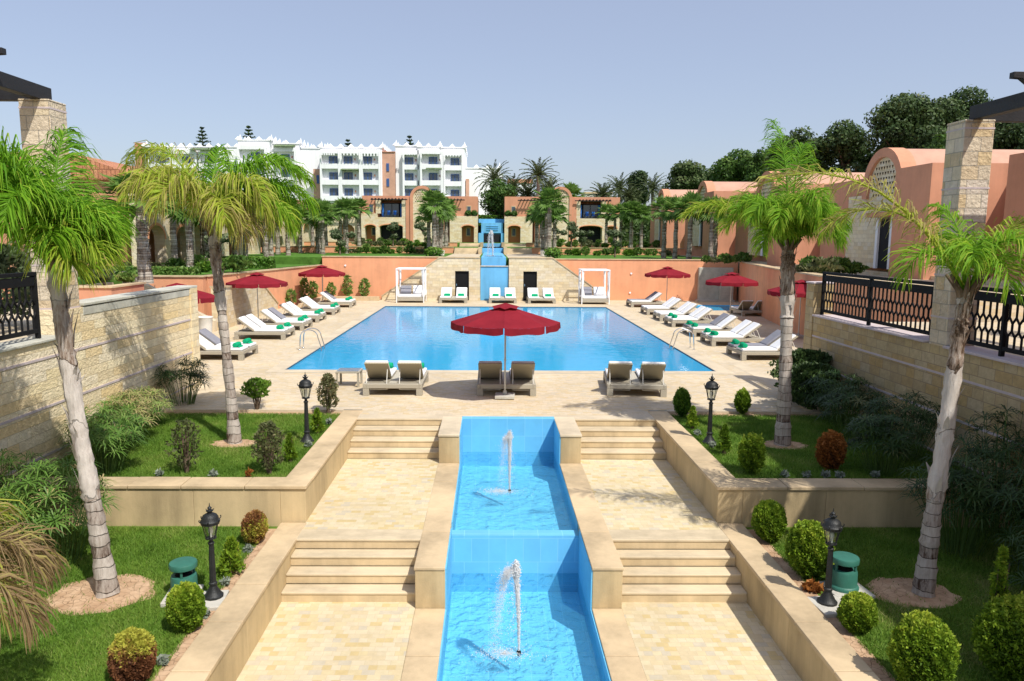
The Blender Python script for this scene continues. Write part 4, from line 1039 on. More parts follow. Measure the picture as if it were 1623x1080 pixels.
for x, y, w, d, l in [(-3.79, 9.6, .2, .25, 'concrete slab under the lower left lamp post'), (-4.22, 9.75, .22, .26, 'concrete slab under the left green speaker'), (4.62, 9.45, .22, .25, 'concrete slab under the lower right lamp post'), (5.06, 9.92, .28, .26, 'concrete slab under the right green speaker')]:
    o = MB().box(-w, w, -d, d, -.1, 0).build('concrete_slab', M['slab'], None, bevel=.012, loc=(x, y, -.66)); o.rotation_euler.z = .12
    o.location.z = -.6605; tag(o, l, 'slab', 'concrete slabs in the lower gardens')

# ------------------------------------------------------------------ fountains
def drops(mb, P, r):
    n = len(P); r = np.asarray(r).reshape(-1, 1)
    o = np.array([[1, 0, 0], [-1, 0, 0], [0, 1, 0], [0, -1, 0], [0, 0, 1], [0, 0, -1.]])
    V = (P[:, None, :] + o[None] * r[:, None, :] * RNG.uniform(.7, 1.4, (n, 6, 1))).reshape(-1, 3)
    f = np.array([[0, 2, 4], [2, 1, 4], [1, 3, 4], [3, 0, 4], [2, 0, 5], [1, 2, 5], [3, 1, 5], [0, 3, 5]])
    mb.add(V, (np.arange(n)[:, None, None] * 6 + f).reshape(-1, 3))
def jet(x, y, z, h, lean, label, plume, sc=1.0):
    root = thing('fountain_jet', label, 'fountain', (x, y, z), 0, 'fountain jets in the stepped blue canal')
    MB().tube([(0, 0, -.03), (0, 0, .03)], .022 * sc, 8).lathe([(.03 * sc, .0), (.03 * sc, .035), (.018 * sc, .045)], n=8).build('nozzle', M['black'], root, True, uv=False)
    c = MB(); m = 6500; t = RNG.random(m) ** .85
    sg = (.006 + .009 * t + .022 * np.clip(t - .9, 0, 1) * 6) * sc
    P = np.stack([lean * t * t + RNG.normal(0, 1, m) * sg, RNG.normal(0, 1, m) * sg, .03 + h * t], 1)
    drops(c, P, RNG.uniform(.0035, .009, m) * (.8 + .5 * t) * sc)
    m = 1800; P = np.stack([lean + RNG.normal(0, .02, m) * sc, RNG.normal(0, .02, m) * sc, .03 + h * (1 + RNG.normal(-.02, .045, m))], 1)
    drops(c, P, RNG.uniform(.0035, .01, m) * sc)
    c.build('water_column', M['foam'], root, True, uv=False, sharp=180)
    d = MB()
    m = 520; t = RNG.random(m)
    P = np.stack([lean + RNG.normal(0, .02 + .05 * (1 - t), m) * sc, RNG.normal(0, .03, m) * sc, .04 + h * t ** .6 * 1.01], 1)
    drops(d, P, RNG.uniform(.003, .008, m) * sc)
    m = int(4200 * plume); t = RNG.random(m) ** 1.3                     # the sheet of drops blown to the left as it falls
    P = np.stack([lean - (.06 + .22 * t ** .8) * plume - RNG.exponential(.02, m) + RNG.normal(0, .025 + .02 * t, m), RNG.normal(0, .05, m), h * (1.0 - .98 * t ** 1.7) + RNG.normal(0, .03, m)], 1)
    P[:, 2] = np.abs(P[:, 2]); drops(d, P, RNG.uniform(.002, .0065, m) * (1 - .4 * t) * sc)
    d.build('falling_spray', M['foam'], root, True, uv=False, sharp=180)
    s = MB(); m = 1500; a = RNG.uniform(0, 2 * PI, m); q = np.abs(RNG.normal(0, .2, m))
    P = np.stack([-.2 + q * np.cos(a) * 1.2, -.02 + q * np.sin(a) * .6, np.abs(RNG.normal(.0, .02, m))], 1)
    drops(s, P, RNG.uniform(.002, .007, m)); s.build('splash', M['foam'], root, True, uv=False, sharp=180)
    return root
jet(.41, 14.4, -.81, 1.12, -.01, 'foaming water jet in the upper basin of the stepped blue canal', .55)
jet(.42, 9.6, -1.46, 1.2, -.05, 'foaming water jet in the lower basin of the stepped blue canal, nearest the camera', 1.0)
jet(.2, 56.5, 2.98, 1.7, -.12, 'distant white jet on top of the far blue cascade', .9, 2.2)

# ------------------------------------------------------------------ ground, deck, pool
g = MB(); g.rect(-3000, 3000, -400, 5000, -3.2); struct('ground', g, M['ground'])
CX0, CX1 = -.65, 1.55           # canal
LX, RX = -3.15, 3.95            # faces of the planter walls towards the stairs
PX0, PX1, PY0, PY1 = -6.6, 7.35, 23.75, 46.9
dk = MB()
def sheet(mb, x0, x1, y0, y1, z): mb.rect(x0, x1, y0, y1, z)
for r in [(LX, RX, 17.56, 18.1), (-8.35, 9.1, 18.1, PY0 - .5), (-14, -8.35, 21.2, PY0 - .5), (9.1, 20, 21.2, PY0 - .5), (-14, PX0 - .5, PY0 - .5, PY1 + .5), (PX1 + .5, 13, PY0 - .5, PY1 + .5),
          (13, 20, PY0 - .5, 45), (17.8, 20, 45, PY1 + .5), (-14, 13, PY1 + .5, 53), (13, 20, 48.8, 53), (17.8, 20, PY1 + .5, 48.8)]:
    sheet(dk, *r, 0)
struct('pool_deck', dk, M['paving'])
cp = MB()
for r in [(PX0 - .5, PX1 + .5, PY0 - .5, PY0), (PX0 - .5, PX0, PY0, PY1), (PX1, PX1 + .5, PY0, PY1), (PX0 - .5, PX1 + .5, PY1, PY1 + .5), (LX, CX0 - .45, 17.2, 17.56), (CX1 + .45, RX, 17.2, 17.56), (CX0 - .45, CX1 + .45, 17.42, 17.56)]:
    sheet(cp, *r, .004)
struct('pool_coping', cp, M['smooth'])
# smooth bands crossing the paving
bd = MB()
for r in [(-8.2, -7.7, 18.1, 23.2), (8.3, 8.8, 21.3, 26)]: sheet(bd, *r, .004)
struct('paving_band', bd, M['smooth'])
pl = MB()
def basin(mb, x0, x1, y0, y1, z0, z1):
    mb.quad((x0, y0, z0), (x1, y0, z0), (x1, y1, z0), (x0, y1, z0))
    mb.quad((x0, y1, z0), (x1, y1, z0), (x1, y1, z1), (x0, y1, z1)); mb.quad((x1, y0, z0), (x0, y0, z0), (x0, y0, z1), (x1, y0, z1))
    mb.quad((x0, y0, z0), (x0, y1, z0), (x0, y1, z1), (x0, y0, z1)); mb.quad((x1, y1, z0), (x1, y0, z0), (x1, y0, z1), (x1, y1, z1))
basin(pl, PX0, PX1, PY0, PY1, -1.5, 0)
struct('swimming_pool', pl, M['poolfloor'])
ln = MB()
for r in [(PX0, PX0 + .03, PY0, PY1), (PX1 - .03, PX1, PY0, PY1)]: ln.box(r[0] + .001, r[1] - .001, r[2] + .03, r[3] - .03, -.06, -.003)
ln.box(PX0 + .03, PX1 - .03, PY1 - .029, PY1 - .001, -.06, -.003)
struct('pool_edge_tile', ln, M['poolline'])
w = MB(); w.rect(PX0, PX1, PY0, PY1, -.035); struct('pool_water', w, M['water'])
pl = MB(); basin(pl, 13, 17.8, 45, 48.8, -.7, 0); struct('side_pool', pl, M['poolfloor'])
w = MB(); w.rect(13, 17.8, 45, 48.8, -.04); struct('side_pool_water', w, M['water'])

# ---- landings
s1 = MB(); s1.rect(LX, CX0 - .45, 12.0, 16.05, -.64); s1.rect(CX1 + .45, RX, 12.0, 16.05, -.64)
struct('landing', s1, M['landing_paving'])
s1 = MB(); s1.rect(LX, CX0 - .45, 1, 10.72, -1.28); s1.rect(CX1 + .45, RX, 1, 10.72, -1.28)
struct('landing', s1, M['landing_paving'])
# ---- flights of steps
def stairs(x0, x1, ylip, run, ztop, n, label, lipdepth):
    root = thing('stone_stairs', label, 'stairs', ((x0 + x1) / 2, ylip, ztop - n * .16), 0)
    for k in range(n):
        zt = ztop - .16 * k; yf = ylip - run * k
        back = ylip + lipdepth if k == 0 else yf + run + .02
        MB().box(x0 + .002, x1 - .002, yf, back - .022 * (k > 0), zt - .04, zt + (.004 if k == 0 else 0)).build('tread', M['step'], root, bevel=.012, w=True)
        MB().box(x0 + .002, x1 - .002, yf + .014, yf + .06, zt - .16 + (.001 if k == n - 1 else 0), zt - .042).build('riser', M['riser'], root, w=True)
    return root
stairs(LX, CX0 - .45, 17.15, .365, 0, 4, 'upper flight of sandstone steps left of the blue canal', .06)
stairs(CX1 + .45, RX, 17.15, .365, 0, 4, 'upper flight of sandstone steps right of the blue canal', .06)
stairs(LX, CX0 - .45, 11.57, .29, -.64, 4, 'lower flight of sandstone steps left of the blue canal, nearer the camera', .43)
stairs(CX1 + .45, RX, 11.57, .29, -.64, 4, 'lower flight of sandstone steps right of the blue canal, nearer the camera', .43)
# ---- stone curbs of the canal: block over the upper steps, strip along the landing that becomes the next block
for xa, xb, side in [(CX0 - .45, CX0, 'left'), (CX1, CX1 + .45, 'right')]:
    t = thing('canal_curb', 'sandstone curb block beside the upper steps, %s side of the canal' % side, 'kerb', ((xa + xb) / 2, 16.4, -.64))
    MB().box(xa, xb, 15.74, 17.42, -.9, -.048).build('block', M['wallface'], t, bevel=.01, w=True)
    MB().box(xa - .015, xb + (.015 if side == 'right' else 0), 15.72, 17.419, -.047, .006).build('cap_slab', M['smooth'], t, bevel=.012, w=True)
    t = thing('canal_curb', 'long sandstone curb along the middle landing ending in a block, %s side of the canal' % side, 'kerb', ((xa + xb) / 2, 12, -1.28))
    MB().box(xa, xb, 10.52, 15.738, -1.6, -.682).build('block', M['wallface'], t, bevel=.01, w=True)
    (lambda m: (slabs(m, (xa - .015, xb + (.015 if side == 'right' else 0), 10.5, 15.737, -.681, -.634), 1.3), m)[1])(MB()).build('cap_slab', M['coping'], t, bevel=.012, w=True)
    t = thing('canal_curb', 'flat stained sandstone curb along the lowest landing, %s side of the canal' % side, 'kerb', ((xa + xb) / 2, 6, -1.3))
    (lambda m: (slabs(m, (xa, xb, 1, 10.518, -2, -1.275), 1.3), m)[1])(MB()).build('block', M['coping'], t, bevel=.01, w=True)
# ---- canal
cw = MB()
cw.box(CX0, CX1, 17.2, 17.419, -1.3, .004)                       # back wall
cw.box(CX0, CX0 + .02, 12.36, 17.199, -1.3, -.655); cw.box(CX1 - .02, CX1, 12.36, 17.199, -1.3, -.655)
cw.box(CX0, CX0 + .02, 15.75, 17.198, -.654, -.01); cw.box(CX1 - .02, CX1, 15.75, 17.198, -.654, -.01)
cw.box(CX0, CX0 + .02, 10.53, 12.09, -1.9, -.655); cw.box(CX1 - .02, CX1, 10.53, 12.09, -1.9, -.655)
cw.box(CX0, CX0 + .02, 1, 10.529, -1.9, -1.3); cw.box(CX1 - .02, CX1, 1, 10.529, -1.9, -1.3)
cw.box(CX0, CX1, 12.1, 12.35, -1.9, -.79)                        # weir
struct('canal', cw, M['bluewall'])
cf = MB(); cf.rect(CX0, CX1, 12.35, 17.2, -1.15); cf.rect(CX0, CX1, 1, 12.1, -1.8); struct('canal_floor', cf, M['bluefloor'])
def ripple(x0, x1, y0, y1, z, src, nx=70, ny=150, amp=.009):
    X_, Y_ = np.meshgrid(np.linspace(x0, x1, nx), np.linspace(y0, y1, ny))
    d = np.hypot(X_ - src[0], Y_ - src[1])
    Z = z + amp * np.exp(-d * .5) * np.sin(d * 16) + amp * .45 * (np.sin(X_ * 7 + Y_ * 5 + np.sin(Y_ * 3)) * np.sin(Y_ * 8 - X_ * 4 + 2 * np.sin(X_ * 2.3)) + .6 * np.sin(X_ * 17 + Y_ * 11) * np.sin(Y_ * 15 - X_ * 6))
    V = np.stack([X_, Y_, Z], -1).reshape(-1, 3); i = np.arange(ny - 1)[:, None] * nx + np.arange(nx - 1)[None]
    return V, np.stack([i, i + 1, i + nx + 1, i + nx], -1).reshape(-1, 4)
w = MB(); w.add(*ripple(CX0 + .01, CX1 - .01, 12.352, 17.21, -.81, (.3, 14.4))); w.add(*ripple(CX0 + .01, CX1 - .01, 4, 12.095, -1.46, (.25, 9.6), 70, 240))
struct('canal_water', w, M['canalwater'], smooth=True)

# ---- planter walls
def lwall(name, label, boxes, caps, loc, wall='wallface'):
    t = thing(name, label, 'planter wall', loc)
    m = MB()
    for b in boxes: slabs(m, b, 1.7, .004)
    m.build('wall', M[wall], t, bevel=.006, w=True)
    for c in caps:
        m = MB(); slabs(m, c); m.build('coping', M['coping'], t, bevel=.01, w=True)
    return t
lwall('planter_wall', 'smooth sandstone retaining wall round the upper left lawn with a flat coping', [(LX - .43, LX, 12.32, 17.95, -1.3, -.05), (-8.3, LX - .431, 12.32, 12.75, -1.3, -.05)],
      [(LX - .45, LX + .03, 12.78, 18.02, -.049, .012), (-8.3, LX + .03, 12.29, 12.779, -.049, .0115)], (-5, 12.5, -.7))
lwall('planter_wall', 'smooth sandstone retaining wall round the shaded upper right lawn with a flat coping', [(RX, RX + .43, 12.32, 17.95, -1.3, -.05), (RX + .431, 9.05, 12.32, 12.75, -1.3, -.05)],
      [(RX - .03, RX + .45, 12.78, 18.02, -.049, .012), (RX - .03, 9.05, 12.29, 12.779, -.049, .0115)], (6, 12.5, -.7))
lwall('planter_wall', 'low sandstone wall along the lower left lawn beside the lowest landing', [(LX - .4, LX, 1, 12.31, -2, -.69)], [(LX - .42, LX + .025, 1, 12.28, -.689, -.628)], (LX - .2, 6, -1.3))
lwall('planter_wall', 'low sandstone wall along the lower right lawn beside the lowest landing', [(RX, RX + .4, 1, 12.31, -2, -.69)], [(RX - .025, RX + .42, 1, 12.28, -.689, -.628)], (RX + .2, 6, -1.3))
for (x0, x1, y0, y1, z, nm) in [(-8.3, LX - .43, 12.75, 18.1, -.06, 'lawn'), (RX + .43, 9.05, 12.75, 18.1, -.06, 'lawn'), (-9.5, LX - .4, 1, 12.32, -.72, 'lawn'), (RX + .4, 9.05, 1, 12.32, -.72, 'lawn')]:
    struct(nm, MB().rect(x0, x1, y0, y1, z) if False else (lambda m: (m.rect(x0, x1, y0, y1, z), m)[1])(MB()), M['lawn'])
# bare soil rings round the palms and along the copings
def patch(x, y, z, rx, ry, seed):
    rr = random.Random(seed); n = 26; m = MB()
    v = [(x, y, z)] + [(x + rx * (1 + rr.uniform(-.2, .2)) * math.cos(2 * PI * k / n), y + ry * (1 + rr.uniform(-.12, .12)) * math.sin(2 * PI * k / n), z) for k in range(n)]
    m.add(v, [(0, 1 + k, 1 + (k + 1) % n) for k in range(n)]); return m
SOIL = [(-5.38, 9.85, .68, .6), (-5.34, 15.2, .5, .34), (6.19, 15.2, .5, .34), (6.0, 9.9, .6, .48)]
sm = MB()
for i, (x, y, rx, ry) in enumerate(SOIL):
    p = patch(x, y, -.714 if y < 12 else -.054, rx, ry, i); sm.add(p.v[0], [(0, 1 + k, 1 + (k + 1) % 26) for k in range(26)])
for x0, x1, y0, y1, z in [(-3.78, LX - .42, 4, 12.2, -.714), (RX + .42, 4.62, 4, 12.2, -.714), (-8.2, LX - .46, 17.75, 18.12, -.054), (RX + .46, 8.9, 17.75, 18.12, -.054)]:
    sm.rect(x0, x1, y0, y1, z)
def crackedsoil():
    m, t, out = newmat('cracked dry soil')
    p = node(t, 'ShaderNodeBsdfPrincipled', Roughness=.95); p.inputs['Specular IOR Level'].default_value = .1
    tc = node(t, 'ShaderNodeTexCoord'); nz = node(t, 'ShaderNodeTexNoise', Scale=6.0, Detail=7.0)
    t.links.new(tc.outputs['Object'], nz.inputs[0])
    mp = node(t, 'ShaderNodeMix', data_type='RGBA'); mp.inputs[0].default_value = .06
    t.links.new(tc.outputs['Object'], mp.inputs[6]); t.links.new(nz.outputs[1], mp.inputs[7])
    vo = node(t, 'ShaderNodeTexVoronoi', Scale=10.0); vo.feature = 'DISTANCE_TO_EDGE'; t.links.new(mp.outputs[2], vo.inputs[0])
    cr = ramp(t, [(0, (.55, .53, .5)), (.03, (1, 1, 1))]); t.links.new(vo.outputs[0], cr.inputs[0])
    r = ramp(t, [(.3, (.38, .24, .14)), (.7, (.56, .39, .25))]); t.links.new(nz.outputs[0], r.inputs[0])
    mx = node(t, 'ShaderNodeMix', data_type='RGBA', blend_type='MULTIPLY'); mx.inputs[0].default_value = 1
    n3 = node(t, 'ShaderNodeTexNoise', Scale=2.2, Detail=3.0); t.links.new(tc.outputs['Object'], n3.inputs[0])
    mk = ramp(t, [(.42, (0, 0, 0)), (.6, (1, 1, 1))]); t.links.new(n3.outputs[0], mk.inputs[0]); t.links.new(mk.outputs[0], mx.inputs[0])
    t.links.new(r.outputs[0], mx.inputs[6]); t.links.new(cr.outputs[0], mx.inputs[7]); t.links.new(mx.outputs[2], p.inputs['Base Color'])
    ad = node(t, 'ShaderNodeMath', operation='ADD'); t.links.new(cr.outputs[0], ad.inputs[0]); t.links.new(nz.outputs[0], ad.inputs[1])
    b = node(t, 'ShaderNodeBump', Strength=.8, Distance=.02); t.links.new(ad.outputs[0], b.inputs['Height']); t.links.new(b.outputs[0], p.inputs['Normal'])
    t.links.new(p.outputs[0], out.inputs[0]); return m
struct('bare_soil', sm, crackedsoil())

# grass blades, one object for all four lawns
def grass(areas):
    mb = MB()
    for (x0, x1, y0, y1, z, dens, hgt, shade) in areas:
        n = int((x1 - x0) * (y1 - y0) * dens)
        P = np.stack([RNG.uniform(x0, x1, n), RNG.uniform(y0, y1, n)], 1)
        keep = np.ones(n, bool)
        for (sx, sy, rx, ry) in SOIL:
            q = ((P[:, 0] - sx) / rx) ** 2 + ((P[:, 1] - sy) / ry) ** 2
            keep &= (q > RNG.uniform(.75, 1.15, n)) | (RNG.random(n) < .012)
        keep &= ~((np.abs(P[:, 0] - (-4.0)) < .42) & (np.abs(P[:, 1] - 9.72) < .25) & (y0 < 12)); keep &= ~((np.abs(P[:, 0] - 4.8) < .5) & (np.abs(P[:, 1] - 9.7) < .3) & (y0 < 12))
        P = P[keep]; n = len(P)
        a = RNG.uniform(0, 2 * PI, n); h = hgt * RNG.uniform(.5, 1.4, n); w = .0045 + .002 * RNG.random(n)
        ln = RNG.normal(0, .55, (n, 2)) * h[:, None]
        b0 = np.stack([P[:, 0] - w * np.cos(a), P[:, 1] - w * np.sin(a), np.full(n, z)], 1); b1 = np.stack([P[:, 0] + w * np.cos(a), P[:, 1] + w * np.sin(a), np.full(n, z)], 1)
        tp = np.stack([P[:, 0] + ln[:, 0], P[:, 1] + ln[:, 1], z + h], 1)
        V = np.stack([b0, b1, tp], 1).reshape(-1, 3)
        pt = .5 + .2 * np.sin(P[:, 0] * 2.1 + 1.3 * np.sin(P[:, 1] * 1.7)) * np.sin(P[:, 1] * 2.6 + P[:, 0]) + .13 * np.sin(P[:, 0] * 6.3) * np.sin(P[:, 1] * 5.1)
        mb.add(V, np.arange(3 * n).reshape(-1, 3), np.clip(pt + shade + RNG.normal(0, .13, n), 0, 1))
    o = mb.build('grass', M['grass'], uv=False)
    return tag(o, 'short green lawn grass beside the stairs', None, None, 'stuff')
grass([(-8.2, LX - .46, 12.8, 17.85, -.06, 3600, .05, 0), (RX + .46, 9.0, 12.8, 17.85, -.06, 3200, .05, -.02), (-7.5, -3.74, 5.5, 12.25, -.72, 3900, .05, .02), (4.58, 8.6, 5.5, 12.25, -.72, 3600, .05, .1)])

# ---- stone side walls, pillars, railings, pergolas
def side_wall(sx, matn, label, hi):
    s = 1 if sx > 0 else -1
    t = thing('stone_wall', label, 'wall', (sx, 16, -.7))
    a, b = sorted((sx, sx + s * .5))
    m = MB()
    zlow, zhigh = (2.24, 2.78) if s < 0 else (2.1, 2.12)
    m.box(a, b, 1, 14.65, -2, zlow); m.box(a, b, 14.651, 20.75, -2, zhigh)
    m.build('masonry', M[matn], t, w=True)
    e = MB(); a2, b2 = sorted((sx - s * .03, sx + s * .53)); e.box(a2, b2, 20.751, 21.25, -.5, zhigh + (.02 if s < 0 else .9)); e.build('end_pier', M[matn], t, w=True, bevel=.01)
    m = MB(); c, d = sorted((sx - s * .05, sx + s * .55))
    m.box(c, d, 1, 14.64, zlow + .001, zlow + .05); m.build('ledge', M['strip'] if s > 0 else M['wallcap'], t, w=True, bevel=.01)
    m = MB()
    if s < 0: m.box(c + .02, d - .02, 15.31, 21.27, zhigh + .021, zhigh + .08); m.box(sx - .01, sx + .012, 15.31, 20.74, zhigh - .17, zhigh - .002)
    else: m.box(c, d, 15.31, 20.74, zhigh + .001, zhigh + .05); m.box(c, d, 20.742, 21.28, zhigh + .905, zhigh + .95)
    m.build('coping', M['wallcap'] if s < 0 else M['strip'], t, w=True, bevel=.01)
    for z in (1.92, 1.0, .1) if s < 0 else (1.55, .75, -.05):
        m = MB(); p, q = sorted((sx, sx - s * .012)); m.box(p, q, 1, 20.74, z, z + .045); m.build('stone_strip', M['strip'], t, w=True)
    return t
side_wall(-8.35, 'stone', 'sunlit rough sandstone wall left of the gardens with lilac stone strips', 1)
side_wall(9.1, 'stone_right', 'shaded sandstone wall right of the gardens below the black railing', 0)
def pillar(x, y, z0, z1, label):
    t = thing('stone_pillar', label, 'pillar', (x, y, z0))
    w = .29
    m = MB(); m.box(x - w, x + w, y - w, y + w, z0, z1)
    m.build('shaft', M['stone_pillar'], t, w=True, bevel=.015)
    m = MB()
    for z in (z0 + .78, z0 + 1.63, z0 + 2.48, z0 + 3.33, z1 - .14):
        m.box(x - w - .006, x + w + .006, y - w - .006, y + w + .006, z, z + .035)
    m.build('stone_strip', M['strip'], t, w=True)
    m = MB(); m.box(x - w - .004, x + w + .004, y - w - .004, y + w + .004, z1 + .001, z1 + .04); m.build('top_slab', M['stone_pillar'], t, w=True, bevel=.012)
    return t
pillar(-8.66, 14.96, 2.0, 6.75, 'square sandstone pillar above the left wall carrying black pergola beams')
pillar(9.4, 14.92, 1.9, 6.5, 'square sandstone pillar above the right wall carrying black pergola beams')
def railing(x, y0, y1, z0, z1, label, step=.175):
    t = thing('railing', label, 'railing', (x, (y0 + y1) / 2, z0))
    m = MB()
    m.box(x - .045, x + .045, y0, y1, z1 - .07, z1); m.box(x - .03, x + .03, y0 + .03, y1 - .03, z1 - .26, z1 - .09)
    m.build('top_rail', M['black'], t, w=True, bevel=.006)
    m = MB(); m.box(x - .03, x + .03, y0, y1, z0 + .1, z0 + .18); m.build('bottom_rail', M['black'], t, w=True, bevel=.006)
    for y in (y0, y1 - .06, (y0 + y1) / 2):
        m = MB(); m.box(x - .04, x + .04, y - .005, y + .065, z0, z1 + .001); m.build('post', M['black'], t, w=True, bevel=.006)
    m = MB(); n = int((y1 - y0 - .1) / step); st = (y1 - y0 - .1) / n; H = z1 - .26 - (z0 + .18); zb = z0 + .18
    for i in range(n):
        yc = y0 + .05 + (i + .5) * st
        A = [(0, 0), (0, .26), (-.5, .38), (-.5, .56), (0, .7), (0, 1)]; B = [(0, .26), (.5, .38), (.5, .56), (0, .7)]
        for L in (A, B):
            m.tube([(x, yc + u * st * .98, zb + v * H) for u, v in L], .022, 5, True)
    m.build('lattice', M['black'], t, uv=False, w=True)
    return t
lk = MB()
lk.box(-8.34, LX - .46, 18.03, 18.098, -.3, .003); lk.box(RX + .46, 9.09, 18.03, 18.098, -.3, .003); struct('lawn_kerb', lk, M['smooth'])
railing(9.3, 15.4, 20.7, 2.15, 3.37, 'black iron lattice railing on the right wall between the end pier and the pillar')
railing(9.3, 11.95, 14.55, 2.15, 3.37, 'black iron lattice railing on the right wall nearer than the pillar')
railing(-8.55, 6.0, 14.1, 2.3, 3.55, 'black iron lattice railing on the left wall at the edge of the photograph')
def pergola(s, x, ztop, label, mat_roof):
    t = thing('pergola', label, 'pergola', (x, 10, 1.9))
    m = MB(); m.box(x - .1, x + .1, 2 if s < 0 else 11.91, 15.05 if s < 0 else 14.75, ztop, ztop + .26); m.build('beam', M['blackwood'], t, w=True, bevel=.008)
    m = MB(); x2 = x + s * 4.2; m.box(x2 - .1, x2 + .1, 2 if s < 0 else 11.91, 15, ztop, ztop + .26); m.build('beam', M['blackwood'], t, w=True, bevel=.008)
    m = MB(); a, b = sorted((x + s * .101, x2 - s * .101)); m.box(a, b, 14.85, 15.02, ztop + .002, ztop + .24); m.build('cross_beam', M['blackwood'], t, w=True, bevel=.008)
    ys = [13.2, 11.6, 10.0, 8.4, 6.8, 5.2, 3.6] if s < 0 else [13.2]
    for y in ys:
        e = x - s * .4
        poly = [(0, .3), (0, .2), (.15, .19), (.34, .05), (.32, .0), (4.5, .0), (4.5, .3)]
        mm = MB(); mm.prism(poly, lambda u, v: (e + s * u, y - .06, ztop + .262 + v), lambda u, v: (e + s * u, y + .06, ztop + .262 + v))
        mm.build('rafter', M['blackwood'], t, w=True, bevel=.006)
    for yy in (2.3, 8.6) if s < 0 else ():
        m = MB(); m.box(x - .25, x + .25, yy - .25, yy + .25, 2.16, ztop - .001); m.build('pillar', M['stone_pillar'], t, w=True)
    if mat_roof:
        m = MB(); m.box(x + s * .4, x + s * 4.6, 12.0, 14.7, ztop + .57, ztop + .62); m.build('reed_roof', M['blackwood'], t, w=True)
    return t
pergola(1, 9.35, 6.54, 'black timber pergola on the right pillar with a notched rafter end', False)
pergola(-1, -8.62, 6.79, 'black timber pergola on the left pillar with a notched rafter end', False)
# terraces behind the side walls
tr = MB(); tr.box(-30, -8.86, 1, 21.2, -3, 2.1); tr.box(-30, -12.7, 21.201, 27.8, -3, 2.1); struct('left_terrace', tr, M['paving'])
tr = MB(); tr.box(9.61, 40, 1, 20.95, -3, 1.95); struct('right_terrace', tr, M['paving'])
# unseen building wing added beyond the frame, sized to shade the right gardens
hw = thing('added_shade_wing', 'unseen terracotta wing added to shade the right gardens', 'building', (13, 2, 1.9))
m = MB(); m.box(9.75, 18, -8, 11.8, 1.951, 8.7); m.build('wall', M['orange_villa'], hw, w=True)
m = MB(); m.box(9.6, 18.15, -8.1, 11.9, 8.701, 8.95); m.build('parapet', M['coping'], hw, w=True)
for y in (-5, -1.5, 2, 5.2):
    m = MB(); m.box(9.7, 9.74, y - .6, y + .6, 4.0, 6.2); m.build('window', M['pane'], hw, w=True)

# ------------------------------------------------------------------ far end of the pool: stone block with doors, cascade, orange walls
def sloped(x0, x1, x2, y, z1, mat, t, name, thick=.5):
    m = MB(); m.prism([(x0, 0), (x2, 0), (x2, z1), (x1, z1)], lambda u, v: (u, y, v), lambda u, v: (u, y + thick, v))
    return m.build(name, mat, t, w=True)
fb = thing('stone_terrace_block', 'pale sandstone terrace front with sloping shoulders and two black doors behind the pool', 'wall', (.3, 52, 0))
YB = 51.6
for s, x0, x1, x2 in ((-1, -7.5, -3.45, -.68), (1, 8.15, 4.3, 1.3)):
    m = MB(); dx0, dx1 = (-2.42, -1.46) if s < 0 else (2.3, 3.25)
    z1 = 2.93
    # wall pieces round the door opening
    a, b = sorted((x0, x1)); c, d = sorted((x1, x2))
    tri = [(x0, 0), (x1, 0), (x1, z1), (x0, .25)]
    m.prism(tri, lambda u, v: (u, YB, v), lambda u, v: (u, YB + .6, v))
    m.box(c, dx0, YB, YB + .6, 0, z1 - .001); m.box(dx1, d, YB, YB + .6, 0, z1 - .001); m.box(dx0, dx1, YB, YB + .6, 2.03, z1 - .002)
    m.build('front_wall', M['stone_far'], fb, w=True)
    m = MB(); dr = thing('d', None, None); bpy.data.objects.remove(dr)
    m.box(dx0 + .002, dx1 - .002, YB + .12, YB + .18, .01, 2.025); door = m.build('door', M['black'], fb, w=True)
    m = MB(); m.box(dx0 + .08, dx0 + .12, YB + .07, YB + .119, 1.0, 1.15); hd = m.build('handle', M['steel'], door); hd.location = (0, 0, 0)
    m2 = MB()
    ex = -.12 if s < 0 else .12
    u = Vector((x1 - x0, z1 - .25)).normalized(); nrm = Vector((-u.y, u.x)); nrm = nrm if nrm.y > 0 else -nrm
    A = Vector((x0, .25)); B = Vector((x1, z1))
    m2.prism([tuple(A + nrm * .002), tuple(B + nrm * .002), tuple(B + nrm * .07), tuple(A + nrm * .07)], lambda p, q: (p, YB - .04, q), lambda p, q: (p, YB + .64, q))
    m2.box(c + (.02 if s > 0 else 0), d - (.0 if s > 0 else .02), YB - .04, YB + .64, z1 + .003, z1 + .07)
    m2.build('coping', M['coping'], fb, w=True)
for o in list(fb.children):
    if o.name.startswith('door'):
        for h in o.children: h.location = (-fb.location.x, -fb.location.y, -fb.location.z)
cs = thing('blue_cascade', 'sky blue stepped cascade between the stone doorways', 'cascade', (.3, 52, 0))
m = MB(); m.box(-.67, 1.28, YB + .12, 54, 0, 2.34); m.build('lower_face', M['bluepaint'], cs, w=True, bevel=.015)
m = MB(); m.box(-.67, 1.29, YB + .06, YB + .34, 2.341, 2.41); m.build('lip', M['slab'], cs, w=True, bevel=.01)
m = MB(); m.box(-.62, 1.1, YB + .5, 58.5, 2.342, 2.98); m.build('upper_face', M['bluepaint'], cs, w=True, bevel=.015)
for (y0, y1, z0, z1, x0, x1) in [(58.51, 69.8, 2.6, 3.0, -.6, 1.1), (69.81, 81.8, 2.7, 3.42, -.75, 1.35), (81.81, 94, 2.9, 3.78, -.95, 1.35)]:
    m = MB(); m.box(x0, x1, y0, y1, z0, z1); m.build('step', M['bluepaint'], cs, w=True, bevel=.015)
w = MB(); w.rect(-.4, .9, YB + .7, 58.3, 2.985); w.build('water', M['canalwater'], cs, w=True)
